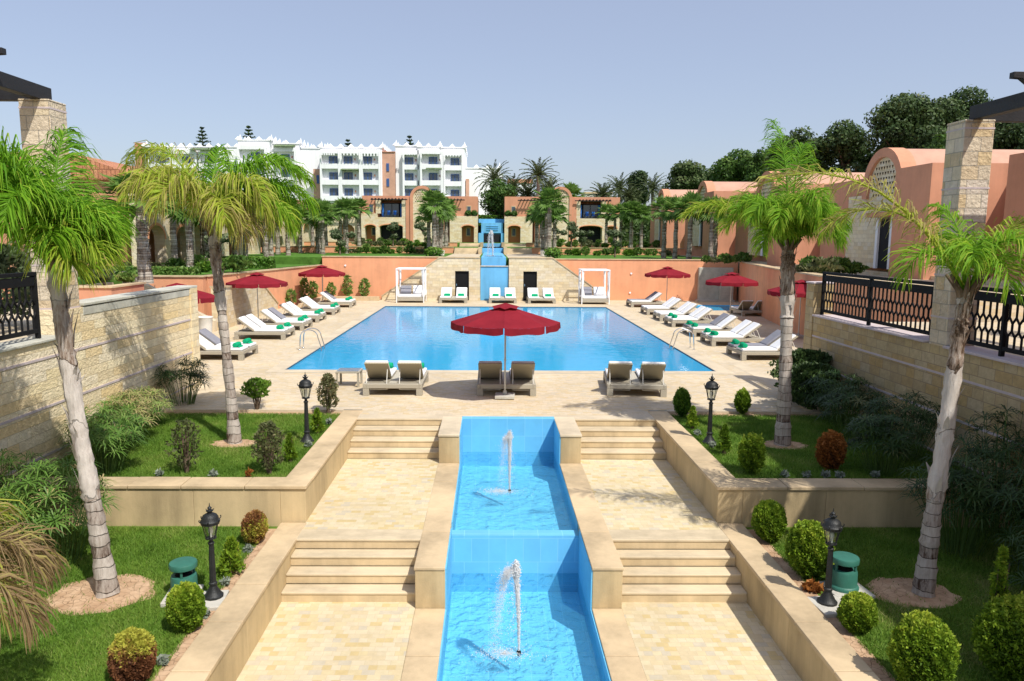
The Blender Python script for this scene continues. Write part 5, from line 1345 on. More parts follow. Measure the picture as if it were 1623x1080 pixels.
bp = thing('blue_pavilion', 'sky blue pavilion with a dark wide opening at the head of the far cascade', 'pavilion', (.2, 96, 3.7))
m = MB(); m.box(-1.5, -.85, 95, 98, 3.7, 5.0); m.box(1.35, 1.95, 95, 98, 3.7, 5.0); m.box(-.849, 1.349, 95.5, 98, 3.7, 5.0); m.box(-1.15, 1.6, 95.2, 97.5, 5.001, 6.3); m.box(-1.5, 1.9, 96.5, 99, 6.301, 6.8)
m.build('wall', M['bluepaint'], bp, w=True, bevel=.02)
m = MB(); m.box(-.84, 1.34, 95.3, 95.49, 3.78, 4.85); m.build('opening', M['dark'], bp, w=True)
m = MB()
for z in (5.35, 5.6, 5.85): m.box(-.5, 1.0, 95.12, 95.199, z, z + .05)
m.build('ledge', M['bluepaint'], bp, w=True)
# orange retaining walls
def owall(label, boxes, caps):
    x = sum(b[0] + b[1] for b in boxes) / 2 / len(boxes); t = thing('retaining_wall', label, 'wall', (x, boxes[0][2], 0))
    m = MB()
    for b in boxes: m.box(*b)
    m.build('render', M['orange'], t, w=True)
    m = MB()
    for b in caps: m.box(*b)
    m.build('coping', M['coping'], t, w=True, bevel=.01)
    return t
owall('tall orange rendered wall left of the far stone doorways', [(-11.7, -3.3, 52.3, 52.7, -.5, 2.93)], [(-11.75, -3.3, 52.25, 52.75, 2.931, 3.0)])
owall('tall orange rendered wall right of the far stone doorways', [(4.2, 17.4, 52.3, 52.7, -.5, 2.84)], [(4.2, 17.5, 52.25, 52.75, 2.841, 2.9)])
def slantwall(label, pts, z0, z1, mat='orange'):
    t = thing('retaining_wall', label, 'wall', (pts[0][0], pts[0][1], z0))
    m = MB(); cpm = MB()
    for (a, b) in zip(pts[:-1], pts[1:]):
        a = Vector(a); b = Vector(b); d = (b - a).normalized(); n_ = Vector((-d.y, d.x)) * .2
        for mm, k, q0, q1, e in ((m, 1, z0, z1, 0), (cpm, 1.3, z1 + .001, z1 + .07, .05)):
            P = [a - n_ * k - d * e, b - n_ * k + d * e, b + n_ * k + d * e, a + n_ * k - d * e]
            mm.prism([tuple(p) for p in P], lambda u, v: (u, v, q0), lambda u, v: (u, v, q1))
    m.build('render', M[mat], t, w=True); cpm.build('coping', M['coping'], t, w=True)
    return t
slantwall('orange rendered wall slanting towards the camera on the right side of the pool area', [(17.6, 52), (15.2, 40), (13.9, 31), (13.5, 21.5)], -.5, 2.75)
slantwall('orange rendered wall stepping back along the left side of the pool area below the hedge', [(-11.9, 52.2), (-12.8, 45.5), (-13.9, 36.4)], -.5, 2.33)
slantwall('orange rendered wall running left behind the stone side stairs', [(-13.75, 36.05), (-19, 36.0), (-27, 36)], -.5, 2.33)
np_ = thing('stone_screen', 'grey stained stone panel set against the orange wall behind the side pool', 'screen', (16, 51.5, 0))
m = MB(); m.box(14.6, 17.0, 52.0, 52.29, 0, 2.35); m.box(16.0, 16.9, 51.5, 51.99, 0, 1.8); m.build('panel', M['wallcap'], np_, w=True, bevel=.02)
m = MB(); m.box(14.4, 17.0, 51.4, 51.99, 0, .12); m.build('plinth', M['slab'], np_, w=True)
for i, (x, z, y, l) in enumerate([(9.9, 1.9, 52.28, 'small round white wall light on the right orange wall, the upper one'), (9.85, .55, 52.28, 'small round white wall light on the right orange wall, the lower one'), (-10.1, 2.35, 52.28, 'small round white wall light on the left orange wall')]):
    o = MB(); o.lathe([(.02, 0), (.07, .01), (.07, .04)], n=10); q = o.build('wall_light', M['white'], None, True, uv=False); q.rotation_euler = (PI / 2, 0, 0); q.location = (x, y, z); tag(q, l, 'wall light')
# low planting bed at the far left corner, before the orange wall
m = MB(); m.box(-11.6, -7.6, 51.0, 51.3, 0, .28); m.box(-11.6, -11.3, 45, 50.99, 0, .28)
tag(m.build('bed_kerb', M['coping'], None, bevel=.01), 'low sandstone kerb of the narrow bed at the far left corner of the deck', 'kerb')
for i, (x, y) in enumerate([(-11.0, 51.7), (-9.9, 51.75), (-8.7, 51.7), (-11.85, 49.9), (-12.0, 48.2), (-12.3, 46.0)]):
    sprayed('climbing_shrub', ['wispy shrub in the far left bed, first from the corner along the back wall', 'wispy shrub in the far left bed, second from the corner along the back wall', 'wispy shrub in the far left bed nearest the canopy bed', 'wispy shrub in the far left bed beside the far parasol pole',
            'wispy shrub in the far left bed behind the fifth lounger', 'wispy shrub in the far left bed nearest the camera'][i], (x, y, .05), random.uniform(1.0, 1.8), .33, 'sedge', 170, .12, .6, 7, 'bark', shape='oval')
# side stairs and its stone parapets at the left
ss = thing('side_stairs', 'sandstone side stairs climbing left from the pool deck between stone parapets', 'stairs', (-13, 31, 0))
for k in range(13):
    m = MB(); m.box(-13.2 - .3 * (k + 1), -13.2 - .3 * k + .02, 29.6, 33.4, -.3, .17 * (k + 1)); m.build('step', M['step'], ss, w=True)
t = thing('stone_parapet', 'stone parapet with a sloping end behind the second left parasol', 'wall', (-14, 34, 0))
m = MB(); m.prism([(34, 0), (44.5, 0), (44.5, .3), (41.4, 1.6), (34, 1.95)], lambda u, v: (-12.25 - .04 * (u - 34), u, v), lambda u, v: (-12.7 - .04 * (u - 34), u, v)); m.build('masonry', M['stone_far'], t, w=True)
m = MB(); m.prism([(34, 1.952), (41.4, 1.602), (44.55, .3), (44.55, .37), (41.45, 1.68), (34, 2.03)], lambda u, v: (-12.2 - .04 * (u - 34), u, v), lambda u, v: (-12.75 - .04 * (u - 34), u, v)); m.build('coping', M['coping'], t, w=True)
t = thing('stone_parapet', 'smooth sloping sandstone parapet beside the white pot left of the loungers', 'wall', (-14, 33.5, 0))
m = MB(); m.prism([(-16.4, 0), (-12.4, 0), (-12.4, .5), (-13.2, .9), (-16.4, 2.7)], lambda u, v: (u, 33.42, v), lambda u, v: (u, 33.75, v)); m.build('masonry', M['smooth'], t, w=True)
t = thing('stone_parapet', 'near stone parapet of the side stairs hidden behind the left wall', 'wall', (-14, 29.3, 0))
m = MB(); m.prism([(-17, 0), (-13, 0), (-13, .5), (-17, 2.7)], lambda u, v: (u, 29.2, v), lambda u, v: (u, 29.58, v)); m.build('masonry', M['stone_far'], t, w=True)
o = MB(); o.lathe([(.2, 0), (.25, .03), (.27, .5), (.3, .85), (.33, .9), (.3, .93), (.26, .9), (.24, .7), (.01, .7)], n=20)
tag(o.build('tall_pot', M['potwhite'], None, True, uv=False, loc=(-11.95, 31.2, 0)), 'tall white plaster pot at the foot of the side stairs', 'pot')

# ------------------------------------------------------------------ upper gardens
ug = MB(); ug.box(-60, -3.35, 52.7, 70, -1, 2.9); ug.box(4.25, 17.3, 52.7, 70, -1, 2.84); ug.box(-3.349, 4.249, 54.01, 70, -1, 2.899); struct('upper_garden', ug, M['lawn_far'])
ug = MB(); ug.box(-70, 70, 70.01, 82, -1, 3.42); struct('middle_garden', ug, M['lawn_far'])
ug = MB(); ug.box(-200, 200, 82.01, 400, -1, 3.8); struct('villa_garden', ug, M['lawn_far'])
lt = MB(); lt.prism([(-60, 36.2), (-13.95, 36.2), (-12.85, 45.5), (-11.95, 52.29), (-60, 52.29)], lambda u, v: (u, v, -1), lambda u, v: (u, v, 2.4)); lt.box(-60, -17.5, 27.81, 36.19, -1, 2.42); struct('left_garden', lt, M['lawn_far'])
rt = MB(); rt.box(17.7, 80, 21, 69.9, -1, 2.86); rt.prism([(13.6, 21.2), (17.69, 21.2), (17.69, 52.2), (15.3, 40), (14.0, 31)], lambda u, v: (u, v, -1), lambda u, v: (u, v, 2.7)); struct('right_walk', rt, M['paving'])
pv = MB()
for r in [(-3.34, -.8, 54.0, 69.9), (1.3, 4.24, 54.0, 69.9)]: pv.rect(*r, 2.906)
for r in [(-3.34, -.8, 51.75, 54), (1.3, 4.24, 51.75, 54)]: pv.rect(*r, 2.91)
struct('upper_path', pv, M['smooth'])
def band(label, x0, x1, y, z0, z1): 
    t = thing('terrace_wall', label, 'wall', ((x0 + x1) / 2, y, z0)); m = MB(); m.box(x0, x1, y - .25, y, z0, z1); m.build('render', M['orange'], t, w=True); m = MB(); m.box(x0, x1, y - .3, y + .0, z1 + .001, z1 + .05); m.build('coping', M['coping'], t, w=True); return t
band('long low orange terrace wall across the left upper garden', -30, -3.4, 70, 2.85, 3.45)
band('long low orange terrace wall across the right upper garden', 3.9, 30, 70, 2.85, 3.45)
band('second low orange terrace wall in front of the left centre villa', -32, -3.6, 82, 3.4, 3.84)
band('second low orange terrace wall in front of the right centre villa', 3.9, 32, 82, 3.4, 3.84)
for s, xa, xb in ((-1, -3.3, -1.05), (1, 1.5, 3.85)):
    q = 'left' if s < 0 else 'right'
    t = thing('garden_stairs', 'distant garden steps %s of the far cascade' % q, 'stairs', ((xa + xb) / 2, 70, 2.9))
    for k in range(4):
        m = MB(); m.box(xa, xb, 68.2 + .45 * k, 69.99, 2.9 + .13 * k, 2.9 + .13 * (k + 1)); m.build('step', M['step'], t, w=True)
    t = thing('garden_stairs', 'farthest garden steps %s of the far cascade below the villa' % q, 'stairs', ((xa + xb) / 2, 82, 3.42))
    for k in range(3):
        m = MB(); m.box(xa, xb, 80.4 + .5 * k, 81.99, 3.42 + .125 * k, 3.42 + .125 * (k + 1)); m.build('step', M['step'], t, w=True)
    t = thing('stair_cheek', 'sandstone cheek wall between the far steps and the blue cascade, %s side' % q, 'kerb', (xb if s < 0 else xa, 70, 2.9)); e0 = xb + .002 if s < 0 else xa - .302
    MB().box(e0, e0 + .3, 66, 70, 2.9, 3.5).build('masonry', M['coping'], t, w=True); MB().box(e0, e0 + .3, 78.5, 82, 3.4, 3.9).build('masonry', M['coping'], t, w=True)
    o = MB(); o.lathe([(.16, 0), (.22, .05), (.26, .4), (.28, .45), (.22, .45), (.01, .4)], n=14)
    tag(o.build('white_pot', M['potwhite'], None, True, uv=False, loc=(xa - .5 if s < 0 else xb + .3, 58.5, 2.9)), 'white pot at the %s end of the far terrace front' % q, 'pot')

# palms along the far cascade and across the terraces
for s in (-1, 1):
    for i, (x, y) in enumerate([(4.5, 60.5), (4.55, 64), (4.5, 67.5), (4.6, 72), (4.5, 76), (4.65, 80), (5.4, 66), (5.3, 74.5)]):
        z = 2.88 if y < 70 else 3.42 if y < 82 else 3.8
        fanpalm(x * s + .25 * (s > 0), y, z, '%s fan palm of the clump beside the far cascade on its %s side' % (['front', 'second', 'third', 'fourth', 'fifth', 'rearmost', 'outer front', 'outer rear'][i], 'left' if s < 0 else 'right'), 1.12 if i < 3 else 1.0)
PL = [(-14.7, 49.3, 2.38), (-15.6, 58, 2.88), (-16.1, 55.3, 2.88), (-17.6, 62.3, 2.88), (-16.9, 67, 2.88), (-17.1, 72.5, 3.42), (-15.6, 68, 2.88), (-14.0, 63, 2.88), (-15.1, 76, 3.42), (-13.6, 70.5, 3.42), (-12.6, 66, 2.88), (-12.9, 74, 3.42), (-18.8, 52, 2.38)]
for i, (x, y, z) in enumerate(PL):
    fanpalm(x, y, z, '%s fan palm from the near end of the left upper garden row' % (ORD[i] if i < 12 else 'leftmost'), 1.0)
PR = [(15.6, 52.9, 2.84), (14.55, 54.6, 2.84), (14.0, 56.6, 2.84), (13.6, 58.6, 2.84), (14.3, 71, 3.42), (13.9, 74, 3.42), (13.4, 71.5, 3.42), (13.2, 76, 3.42), (13.1, 79, 3.42), (12.8, 83, 3.8), (16.6, 55.2, 2.84)]
for i, (x, y, z) in enumerate(PR):
    fanpalm(x, y, z, '%s fan palm counted from the near end of the right upper garden row' % ORD[i], 1.02 if i < 4 else .95)
fanpalm(-14.4, 31.3, 2.4, 'thick shaggy fan palm behind the left stone wall and planter', 1.0, 1).scale = (1.55, 1.55, .95)
# olive pom-pom trees
for i, (x, y, z, h) in enumerate([(-12.2, 61, 2.88, 1.9), (-9.3, 72, 3.42, 2.1), (-7.3, 84, 3.8, 2.0), (-15.6, 42, 2.38, 1.9), (10.0, 60, 2.84, 2.2), (8.2, 76, 3.42, 2.3), (6.9, 80, 3.42, 2.0), (9.0, 74, 3.42, 1.7)]):
    cl = [((random.uniform(-.9, .9), random.uniform(-.4, .4), h * random.uniform(.75, 1.05)), (.42, .42, .27)) for _ in range(4)] + [((.1, 0, h * .5), (.4, .4, .28))]
    tree('cloud_olive', ['cloud pruned olive in the left upper garden beside the lowest orange terrace', 'cloud pruned olive on the middle terrace before the left centre villa', 'pale stemmed olive in front of the left villa arch', 'cloud pruned olive on the left garden behind the second left parasol', 'cloud pruned olive on the right upper lawn, lowest of its group',
         'cloud pruned olive before the balcony of the right centre villa', 'cloud pruned olive left of the right villa balcony', 'cloud pruned olive between the terraces of the right centre villa'][i], 'tree', (x, y, z), h * .55, .07, cl, 'olive', .13, 900, 'cloud pruned olives on the terraces', .5, 2.0)
# flower and leaf shrubs of the terraces
SH = []
for k in range(4):
    SH.append(sprayed('garden_shrub', 'shrub', (0, 0, 0), [.6, .45, .5, .75][k], [.45, .4, .6, .4][k], ['greenleaf', 'hedge', 'juniper', 'sedge'][k], 320, .1, .55, 4, 'stem', shape='oval', group='low shrubs planted on the upper terraces'))
def shrub_row(n, x0, x1, y, z, where, sc=1.0):
    for i in range(n):
        x = x0 + (x1 - x0) * (i + random.uniform(-.3, .3)) / max(1, n - 1)
        q = ORD[i] if i < 12 else '%s from the far side' % ORD[n - 1 - i] 
        place(SH[random.randrange(4)], (x, y + random.uniform(-.5, .5), z), random.uniform(0, 6), '%s low shrub %s' % (q, where), sc * random.uniform(.75, 1.25))
shrub_row(12, -13, -4.9, 66, 2.9, 'from the left on the left lawn below the lower orange terrace wall', 1.0)
shrub_row(11, -13.5, -5, 78.5, 3.42, 'from the left between the two left orange terrace walls', .9)
shrub_row(9, -15, -5, 87, 3.8, 'from the left at the foot of the left centre villa', .9)
shrub_row(12, 5.9, 15.5, 66, 2.84, 'from the cascade on the right lawn below the lower orange terrace wall', 1.0)
shrub_row(12, 6, 17, 78, 3.42, 'from the cascade between the two right orange terrace walls', 1.0)
shrub_row(8, 5.5, 15.8, 87, 3.8, 'from the cascade at the foot of the right centre villa', .9)
shrub_row(6, 14.6, 17, 50, 2.72, 'along the walk at the corner of the right orange wall', .9)
shrub_row(7, 14.4, 16.6, 34, 2.72, 'at the foot of the near right villa behind the orange wall', 1.1)
shrub_row(8, -20, -13, 40, 2.42, 'on the left garden behind the side stairs', 1.1)
for s, x in ((-1, -4.2), (1, 4.7)):
    tree('round_bush', 'round clipped bush at the %s corner of the far terrace front' % ('left' if s < 0 else 'right'), 'shrub', (x + s * .1, 57.2, 2.88), .2, .05, [((0, 0, .35), (.75, .5, .4))], 'hedge', .1, 1900)
def hedge(label, x0, x1, y0, y1, z0, z1, mat='hedge', n=3000, size=.1):
    t = thing('hedge', label, 'hedge', ((x0 + x1) / 2, (y0 + y1) / 2, z0))
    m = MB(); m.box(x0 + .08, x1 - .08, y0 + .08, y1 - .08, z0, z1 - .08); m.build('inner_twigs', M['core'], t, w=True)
    P = np.stack([RNG.uniform(x0, x1, n), RNG.uniform(y0, y1, n), RNG.uniform(z0, z1, n)], 1); f = RNG.integers(0, 4, n); N_ = np.zeros((n, 3))
    P[f == 0, 1] = y0; N_[f == 0, 1] = -1; P[f == 1, 2] = z1; N_[f == 1, 2] = 1; P[f == 2, 0] = x0; N_[f == 2, 0] = -1; P[f == 3, 0] = x1; N_[f == 3, 0] = 1
    P += RNG.normal(0, .035, P.shape); m = MB(); leaf_cloud(m, P, N_, size, .45 + .2 * N_[:, 2] + RNG.normal(0, .15, n), 1.7); m.build('foliage', M[mat], t, uv=False, w=True); return t
hedge('clipped bright green hedge above the left orange wall', -15.6, -13.1, 44.6, 45.6, 2.4, 3.0, n=5200)
hedge('low pale green hedge along the left orange wall behind the palm trunk', -20.5, -14.5, 36.6, 37.4, 2.4, 2.7, 'sedge', 5200, .11)
hedge('green hedge behind the blue pavilion', -1.6, 2.2, 99.5, 101, 3.8, 7.3, n=3000, size=.22)
# planter behind the left wall
t = thing('orange_planter', 'raised orange planter behind the left stone wall with grey shrubs', 'planter', (-14.5, 26, 2.1))
m = MB(); m.box(-16.8, -13.1, 25.3, 25.6, 2.101, 2.5); m.box(-13.1, -12.8, 25.3, 27.7, 2.101, 2.5); m.build('wall', M['orange_villa'], t, w=True)
m = MB(); m.box(-16.9, -12.75, 25.25, 25.65, 2.501, 2.56); m.box(-13.15, -12.75, 25.651, 27.8, 2.501, 2.56); m.build('coping', M['coping'], t, w=True)
m = MB(); m.box(-16.8, -13.11, 25.61, 27.8, 2.101, 2.45); m.build('soil', M['soil'], t, w=True)
for i, (x, y, h, lf) in enumerate([(-13.5, 26.2, .75, 'olive'), (-14.8, 26.2, .8, 'olive'), (-14.1, 26.6, 1.7, 'greenleaf'), (-16.2, 26.3, 1.9, 'olive'), (-13.3, 27.4, .5, 'sedge'), (-15.4, 27.4, 2.1, 'greenleaf')]):
    sprayed('planter_shrub', ['grey green round shrub at the corner of the raised orange planter', 'grey green round shrub left of the young conifer in the orange planter', 'young upright shrub on a thin brown stem in the orange planter', 'tall greyish bush at the left of the orange planter', 'low bright green plant at the near end of the orange planter', 'leafy green bush behind the orange planter'][i], (x, y, 2.4), h, .3 + .2 * (h > 1.5), lf, 800, .07, .55, 7, 'bark', shape='oval' if h > 1 else 'ball')
sprayed('grey_bush', 'grey leaved bush behind the left railing at the edge of the photograph', (-11.4, 17.2, 2.1), 1.9, 1.0, 'olive', 3600, .07, .45, 12, 'bark', shape='oval')
o = tree('garden_tree', 'dark leafy bush behind the right railing', 'shrub', (13.6, 17.5, 1.95), .7, .05, puff(6, (0, 0, 1.1), (.7, .5, .5), .4, 5), 'greenleaf', .1, 500)

# ------------------------------------------------------------------ villas
def arch_pts(cx, z, r, n=16, rev=False):
    return [(cx + r * math.cos(a), z + r * math.sin(a)) for a in [PI * i / n for i in range(n + 1)]]
def centre_villa(x0, y, z, mir, label):
    """two storey villa facing the pool; local u runs from its outer edge towards the cascade"""
    t = thing('villa', label, 'villa', (x0, y, z)); Wd = 14.5
    X_ = (lambda u: x0 + (Wd - u)) if mir else (lambda u: x0 + u)
    def bx(m, u0, u1, d0, d1, z0, z1):
        a, b = sorted((X_(u0), X_(u1))); m.box(a, b, y + d0, y + d1, z + z0, z + z1); return m
    ins = [(2.37, 4.96, 3.15, 4.85), (2.1, 5.3, 0, 2.1), (.35, 1.7, 0, 2.1), (12.5, 14.05, 0, 2.1)]
    m = MB(); bx(m, 0, 2.0, 0, 8, 3.05, 5.75); bx(m, 5.35, 14.5, 0, 8, 3.05, 5.75); bx(m, 2.001, 5.349, 0, 8, 5.25, 5.751); bx(m, 2.001, 5.349, 1.6, 8, 3.05, 5.249)
    bx(m, 5.5, 6.2, -.35, -.001, 0, 5.6); bx(m, 8.9, 10.7, 0, 6, 0, 3.049); bx(m, .5, 14.2, 1.2, 8, 0, 3.049)
    m.build('wall', M['orange_villa'], t, w=True)
    # stone cladding of the lower storey with arched openings
    def clad(u0, u1, top, au0, au1, atop, d=-.3):
        m = MB(); bx(m, u0, au0, d, 1.19, 0, top); bx(m, au1, u1, d, 1.19, 0, top)
        cx = (au0 + au1) / 2; r = (au1 - au0) / 2; rise = .3; n = 10
        pts = [(au0, atop - rise)] + [(cx - r * math.cos(PI * i / n), atop - rise + rise * math.sin(PI * i / n)) for i in range(1, n)] + [(au1, atop - rise), (au1, top), (au0, top)]
        m.prism(pts, lambda u, v: (X_(u), y + d, z + v), lambda u, v: (X_(u), y + 1.18, z + v))
        m.build('stone_cladding', M['stone_far'], t, w=True)
        m = MB()
        band = [(cx - (r + .0) * math.cos(PI * i / n), atop - rise + rise * math.sin(PI * i / n)) for i in range(0, n + 1)]
        band2 = [(cx - (r + .12) * math.cos(PI * i / n), atop - rise + (rise + .13) * math.sin(PI * i / n)) for i in range(n, -1, -1)]
        m.prism(band + band2, lambda u, v: (X_(u), y + d - .03, z + v), lambda u, v: (X_(u), y + d - .002, z + v)); m.build('arch_trim', M['orange'], t, w=True)
    clad(-.1, 1.95, 3.55, .35, 1.7, 2.15); clad(1.951, 5.45, 3.1, 2.2, 5.1, 2.2); clad(11.0, 14.52, 3.3, 12.5, 14.05, 2.15)
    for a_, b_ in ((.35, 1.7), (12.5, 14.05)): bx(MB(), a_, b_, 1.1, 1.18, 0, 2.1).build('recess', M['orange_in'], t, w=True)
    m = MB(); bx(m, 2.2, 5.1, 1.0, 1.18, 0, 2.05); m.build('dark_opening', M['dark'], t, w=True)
    # balcony
    bx(MB(), 1.75, 2.35, -.28, .5, 3.56, 5.2).build('stone_pier', M['stone_far'], t, w=True); bx(MB(), 5.0, 5.5, -.28, .5, 3.101, 5.2).build('stone_pier', M['stone_far'], t, w=True)
    m = MB(); bx(m, 2.36, 4.99, .9, 1.55, 3.12, 4.9); m.build('balcony_opening', M['dark'], t, w=True)
    for u in (2.6, 3.6, 4.5): bx(MB(), u, u + .06, .8, .89, 3.12, 4.85).build('door_frame', M['black'], t, w=True)
    m = MB(); bx(m, 2.66, 3.59, .82, .88, 3.2, 4.8); bx(m, 3.67, 4.49, .82, .88, 3.2, 4.8); m.build('window', M['pane'], t, w=True)
    for u in (2.4, 4.72):
        m = MB(); bx(m, u, u + .24, .55, .66, 3.15, 4.8); m.build('curtain', M['curtainblue'], t, w=True)
    m = MB()
    bx(m, 2.36, 5.0, -.2, -.16, 3.62, 3.66)
    for k in range(16): bx(m, 2.4 + k * .17, 2.42 + k * .17, -.195, -.17, 3.11, 3.62)
    m.build('balustrade', M['black'], t, w=True)
    m = MB()
    for u in (3.1, 3.9): bx(m, u, u + .35, -.05, .35, 3.4, 3.47); bx(m, u, u + .35, .3, .36, 3.471, 3.95)
    m.build('balcony_chair', M['curtainblue'], t, w=True)
    for u0, u1 in ((1.2, 5.75), (10.2, 12.9)):
        m = MB(); bx(m, u0, u1, -.75, -.6, 5.2, 5.32)
        nb = int((u1 - u0) / .42)
        for k in range(nb): bx(m, u0 + .1 + k * .42, u0 + .2 + k * .42, -1.0, 0, 5.321, 5.42)
        m.build('pergola_beam', M['blackwood'], t, w=True)
    # arched tower with barrel vault and pierced stone panel
    cx = 7.55; r = 1.5; zs = 5.5
    m = MB(); ro = arch_pts(cx, zs, r); ri = arch_pts(cx, zs, r - .36)[::-1]
    m.prism([(cx + r, 3.5)] + ro + [(cx - r, 3.5), (cx - r + .36, 3.5)] + ri + [(cx + r - .36, 3.5)], lambda u, v: (X_(u), y - .5, z + v), lambda u, v: (X_(u), y + .3, z + v))
    bx(m, cx - r, cx - r + .36, -.5, .3, 0, 3.499)
    m.build('arch_rim', M['orange_villa'], t, w=True)
    m = MB(); m.prism([(cx - r + .361, 0), (cx + r - .1, 0), (cx + r - .361, 3.5)] + arch_pts(cx, zs, r - .361) + [(cx - r + .361, 3.5)], lambda u, v: (X_(u), y - .36, z + v), lambda u, v: (X_(u), y + .2, z + v)); sp = m.build('stone_panel', M['stone_far'], t, w=True)
    m = MB()
    for j in range(7):
        for i in range(8):
            u = cx - .8 + i * .22 + (j % 2) * .11; v = 5.0 + j * .22
            if math.hypot(u - cx, max(0, v - zs)) < .92: bx(m, u - .05, u + .05, -.366, -.361, v, v + .13)
    m.build('pierced_lattice', M['core_brown'], t, w=True)
    m = MB(); m.prism([(cx + r - .02, 5.0)] + arch_pts(cx, zs, r - .02) + [(cx - r + .02, 5.0)], lambda u, v: (X_(u), y + .301, z + v), lambda u, v: (X_(u), y + 8, z + v)); m.build('vault_roof', M['orange_villa'], t, True, w=True)
    # small windows in stone frames, pots
    for u, zz, d in ((1.0, 3.7, -.31), (13.2, 3.6, 0), (13.1, .9, 1.09), (1.05, .9, 1.09)):
        m = MB(); bx(m, u - .1, u + .5, d - .05, d - .002, zz - .1, zz + 1.0); fr = m.build('window', M['coping'], t, w=True)
        m = MB(); bx(m, u, u + .4, d - .07, d - .051, zz, zz + .9); p = m.build('pane', M['pane'], fr, w=False); p.location = (-t.location.x, -t.location.y, -t.location.z)
    for u in (13.3, 14.1):
        P, Nn = ell_points(160, (X_(u), y - .15, z + 3.65), (.4, .25, .35), .4); m = MB(); leaf_cloud(m, P, Nn, .16, .4 + .3 * Nn[:, 2], 2.5); m.build('potted_plant', M['greenleaf'], t, uv=False, w=True)
    return t
centre_villa(-16.1, 95, 3.8, False, 'two storey terracotta villa left of the far blue pavilion with an arched lattice tower')
centre_villa(1.8, 95, 3.8, True, 'two storey terracotta villa right of the far blue pavilion with an arched lattice tower')

def side_villa(x, yc, z, s, label, door=True):
    """single storey villa of the side rows: barrel vault ending in an arched facade towards the gardens"""
    t = thing('villa', label, 'villa', (x, yc, z))
    X_ = lambda d: x + s * d
    def bx(m, d0, d1, y0, y1, z0, z1):
        a, b = sorted((X_(d0), X_(d1))); m.box(a, b, yc + y0, yc + y1, z + z0, z + z1); return m
    m = MB(); bx(m, 3.4, 16, -7, 7, -2, 4.3); bx(m, .8, 3.399, -1.75, 7, -2, 4.25); bx(m, .0, 3.398, -4.4, -1.751, -2, 4.3)
    m.build('wall', M['orange_villa'], t, w=True)
    r = 1.7; zs = 3.7
    m = MB(); ro = arch_pts(0, zs, r); ri = arch_pts(0, zs, r - .4)[::-1]
    f0 = lambda d: (lambda u, v: (X_(d), yc + u, z + v))
    m.prism([(r, 3.2)] + ro + [(-r, 3.2), (-r + .4, 3.2)] + ri + [(r - .4, 3.2)], f0(.3), f0(1.0)); m.build('arch_rim', M['orange_villa'], t, w=True)
    m = MB(); m.prism([(-r + .401, 0), (r - .401, 0)] + arch_pts(0, zs, r - .401), f0(.45), f0(.99)); bx(m, .5, .799, 1.3, 3.4, 0, 3.4); m.build('stone_panel', M['stone_far'], t, w=True)
    m = MB()
    for j in range(7):
        for i in range(9):
            u = -.95 + i * .23 + (j % 2) * .115; v = 3.25 + j * .24
            if math.hypot(u, max(0, v - zs)) < 1.1:
                a, b = sorted((X_(.445), X_(.449))); m.prism([(u - .07, v + .13), (u + .07, v + .13), (u, v)], f0(.44), f0(.449))
    m.build('pierced_lattice', M['core_brown'], t, w=True)
    m = MB(); m.prism([(r - .05, 3.6)] + arch_pts(0, zs, r - .05, 24) + [(-r + .05, 3.6)], f0(1.001), f0(15)); m.build('vault_roof', M['peach'], t, True, w=True)
    # entrance with white jamb and dark doorway
    m = MB(); bx(m, .62, .79, -1.5, -.3, 0, 2.2) if False else None
    m = MB(); bx(m, .3, .449, -1.2, -.2, 0, 2.2); m.build('doorway', M['dark'], t, w=True)
    m = MB(); bx(m, .2, .449, -1.4, -1.201, 0, 2.3); bx(m, .2, .449, -.199, -.0, 0, 2.3); m.build('door_jamb', M['white'], t, w=True)
    m = MB(); m.prism([(1.2, 2.3)] + arch_pts(-.7, 2.3, .8)[1:-1] + [(-1.6, 2.3)], f0(-.1), f0(.44)) if False else m.box(*sorted((X_(-.2), X_(.44))), yc - 1.6, yc + .2, z + 2.301, z + 2.5); m.build('door_canopy', M['orange_villa'], t, w=True)
    m = MB(); p = (X_(-.08), yc - 3.2); m.tube([(p[0], p[1], z + 2.0), (p[0], p[1], z + 2.25)], .07, 6); m.tube([(X_(0), yc - 3.2, z + 2.3), (p[0], p[1], z + 2.3), (p[0], p[1], z + 2.25)], .02, 5); m.build('wall_lantern', M['black'], t, uv=False, w=True)
    return t
side_villa(17.4, 34.2, 3.0, 1, 'nearest terracotta villa right of the pool with a barrel vault and pierced stone arch')
side_villa(17.4, 48.6, 3.25, 1, 'second terracotta villa of the right row, behind the full crowned palm')
side_villa(17.4, 63.2, 3.75, 1, 'third terracotta villa of the right row with a barrel vault')
side_villa(17.4, 78.5, 4.1, 1, 'farthest terracotta villa of the right row, smallest in view')
t = thing('villa', 'terracotta villa block at the right edge behind the sandstone pillar', 'villa', (20, 24, 3))
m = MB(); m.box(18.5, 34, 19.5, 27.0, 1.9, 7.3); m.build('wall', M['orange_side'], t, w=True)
m = MB(); m.prism([(1.6, 7.0)] + [(1.6 * math.cos(PI * i / 16), 7.0 + .9 * math.sin(PI * i / 16)) for i in range(17)] + [(-1.6, 7.0)], lambda u, v: (19.0, 24 + u, v), lambda u, v: (33, 24 + u, v)); m.build('vault_roof', M['peach'], t, True, w=True)
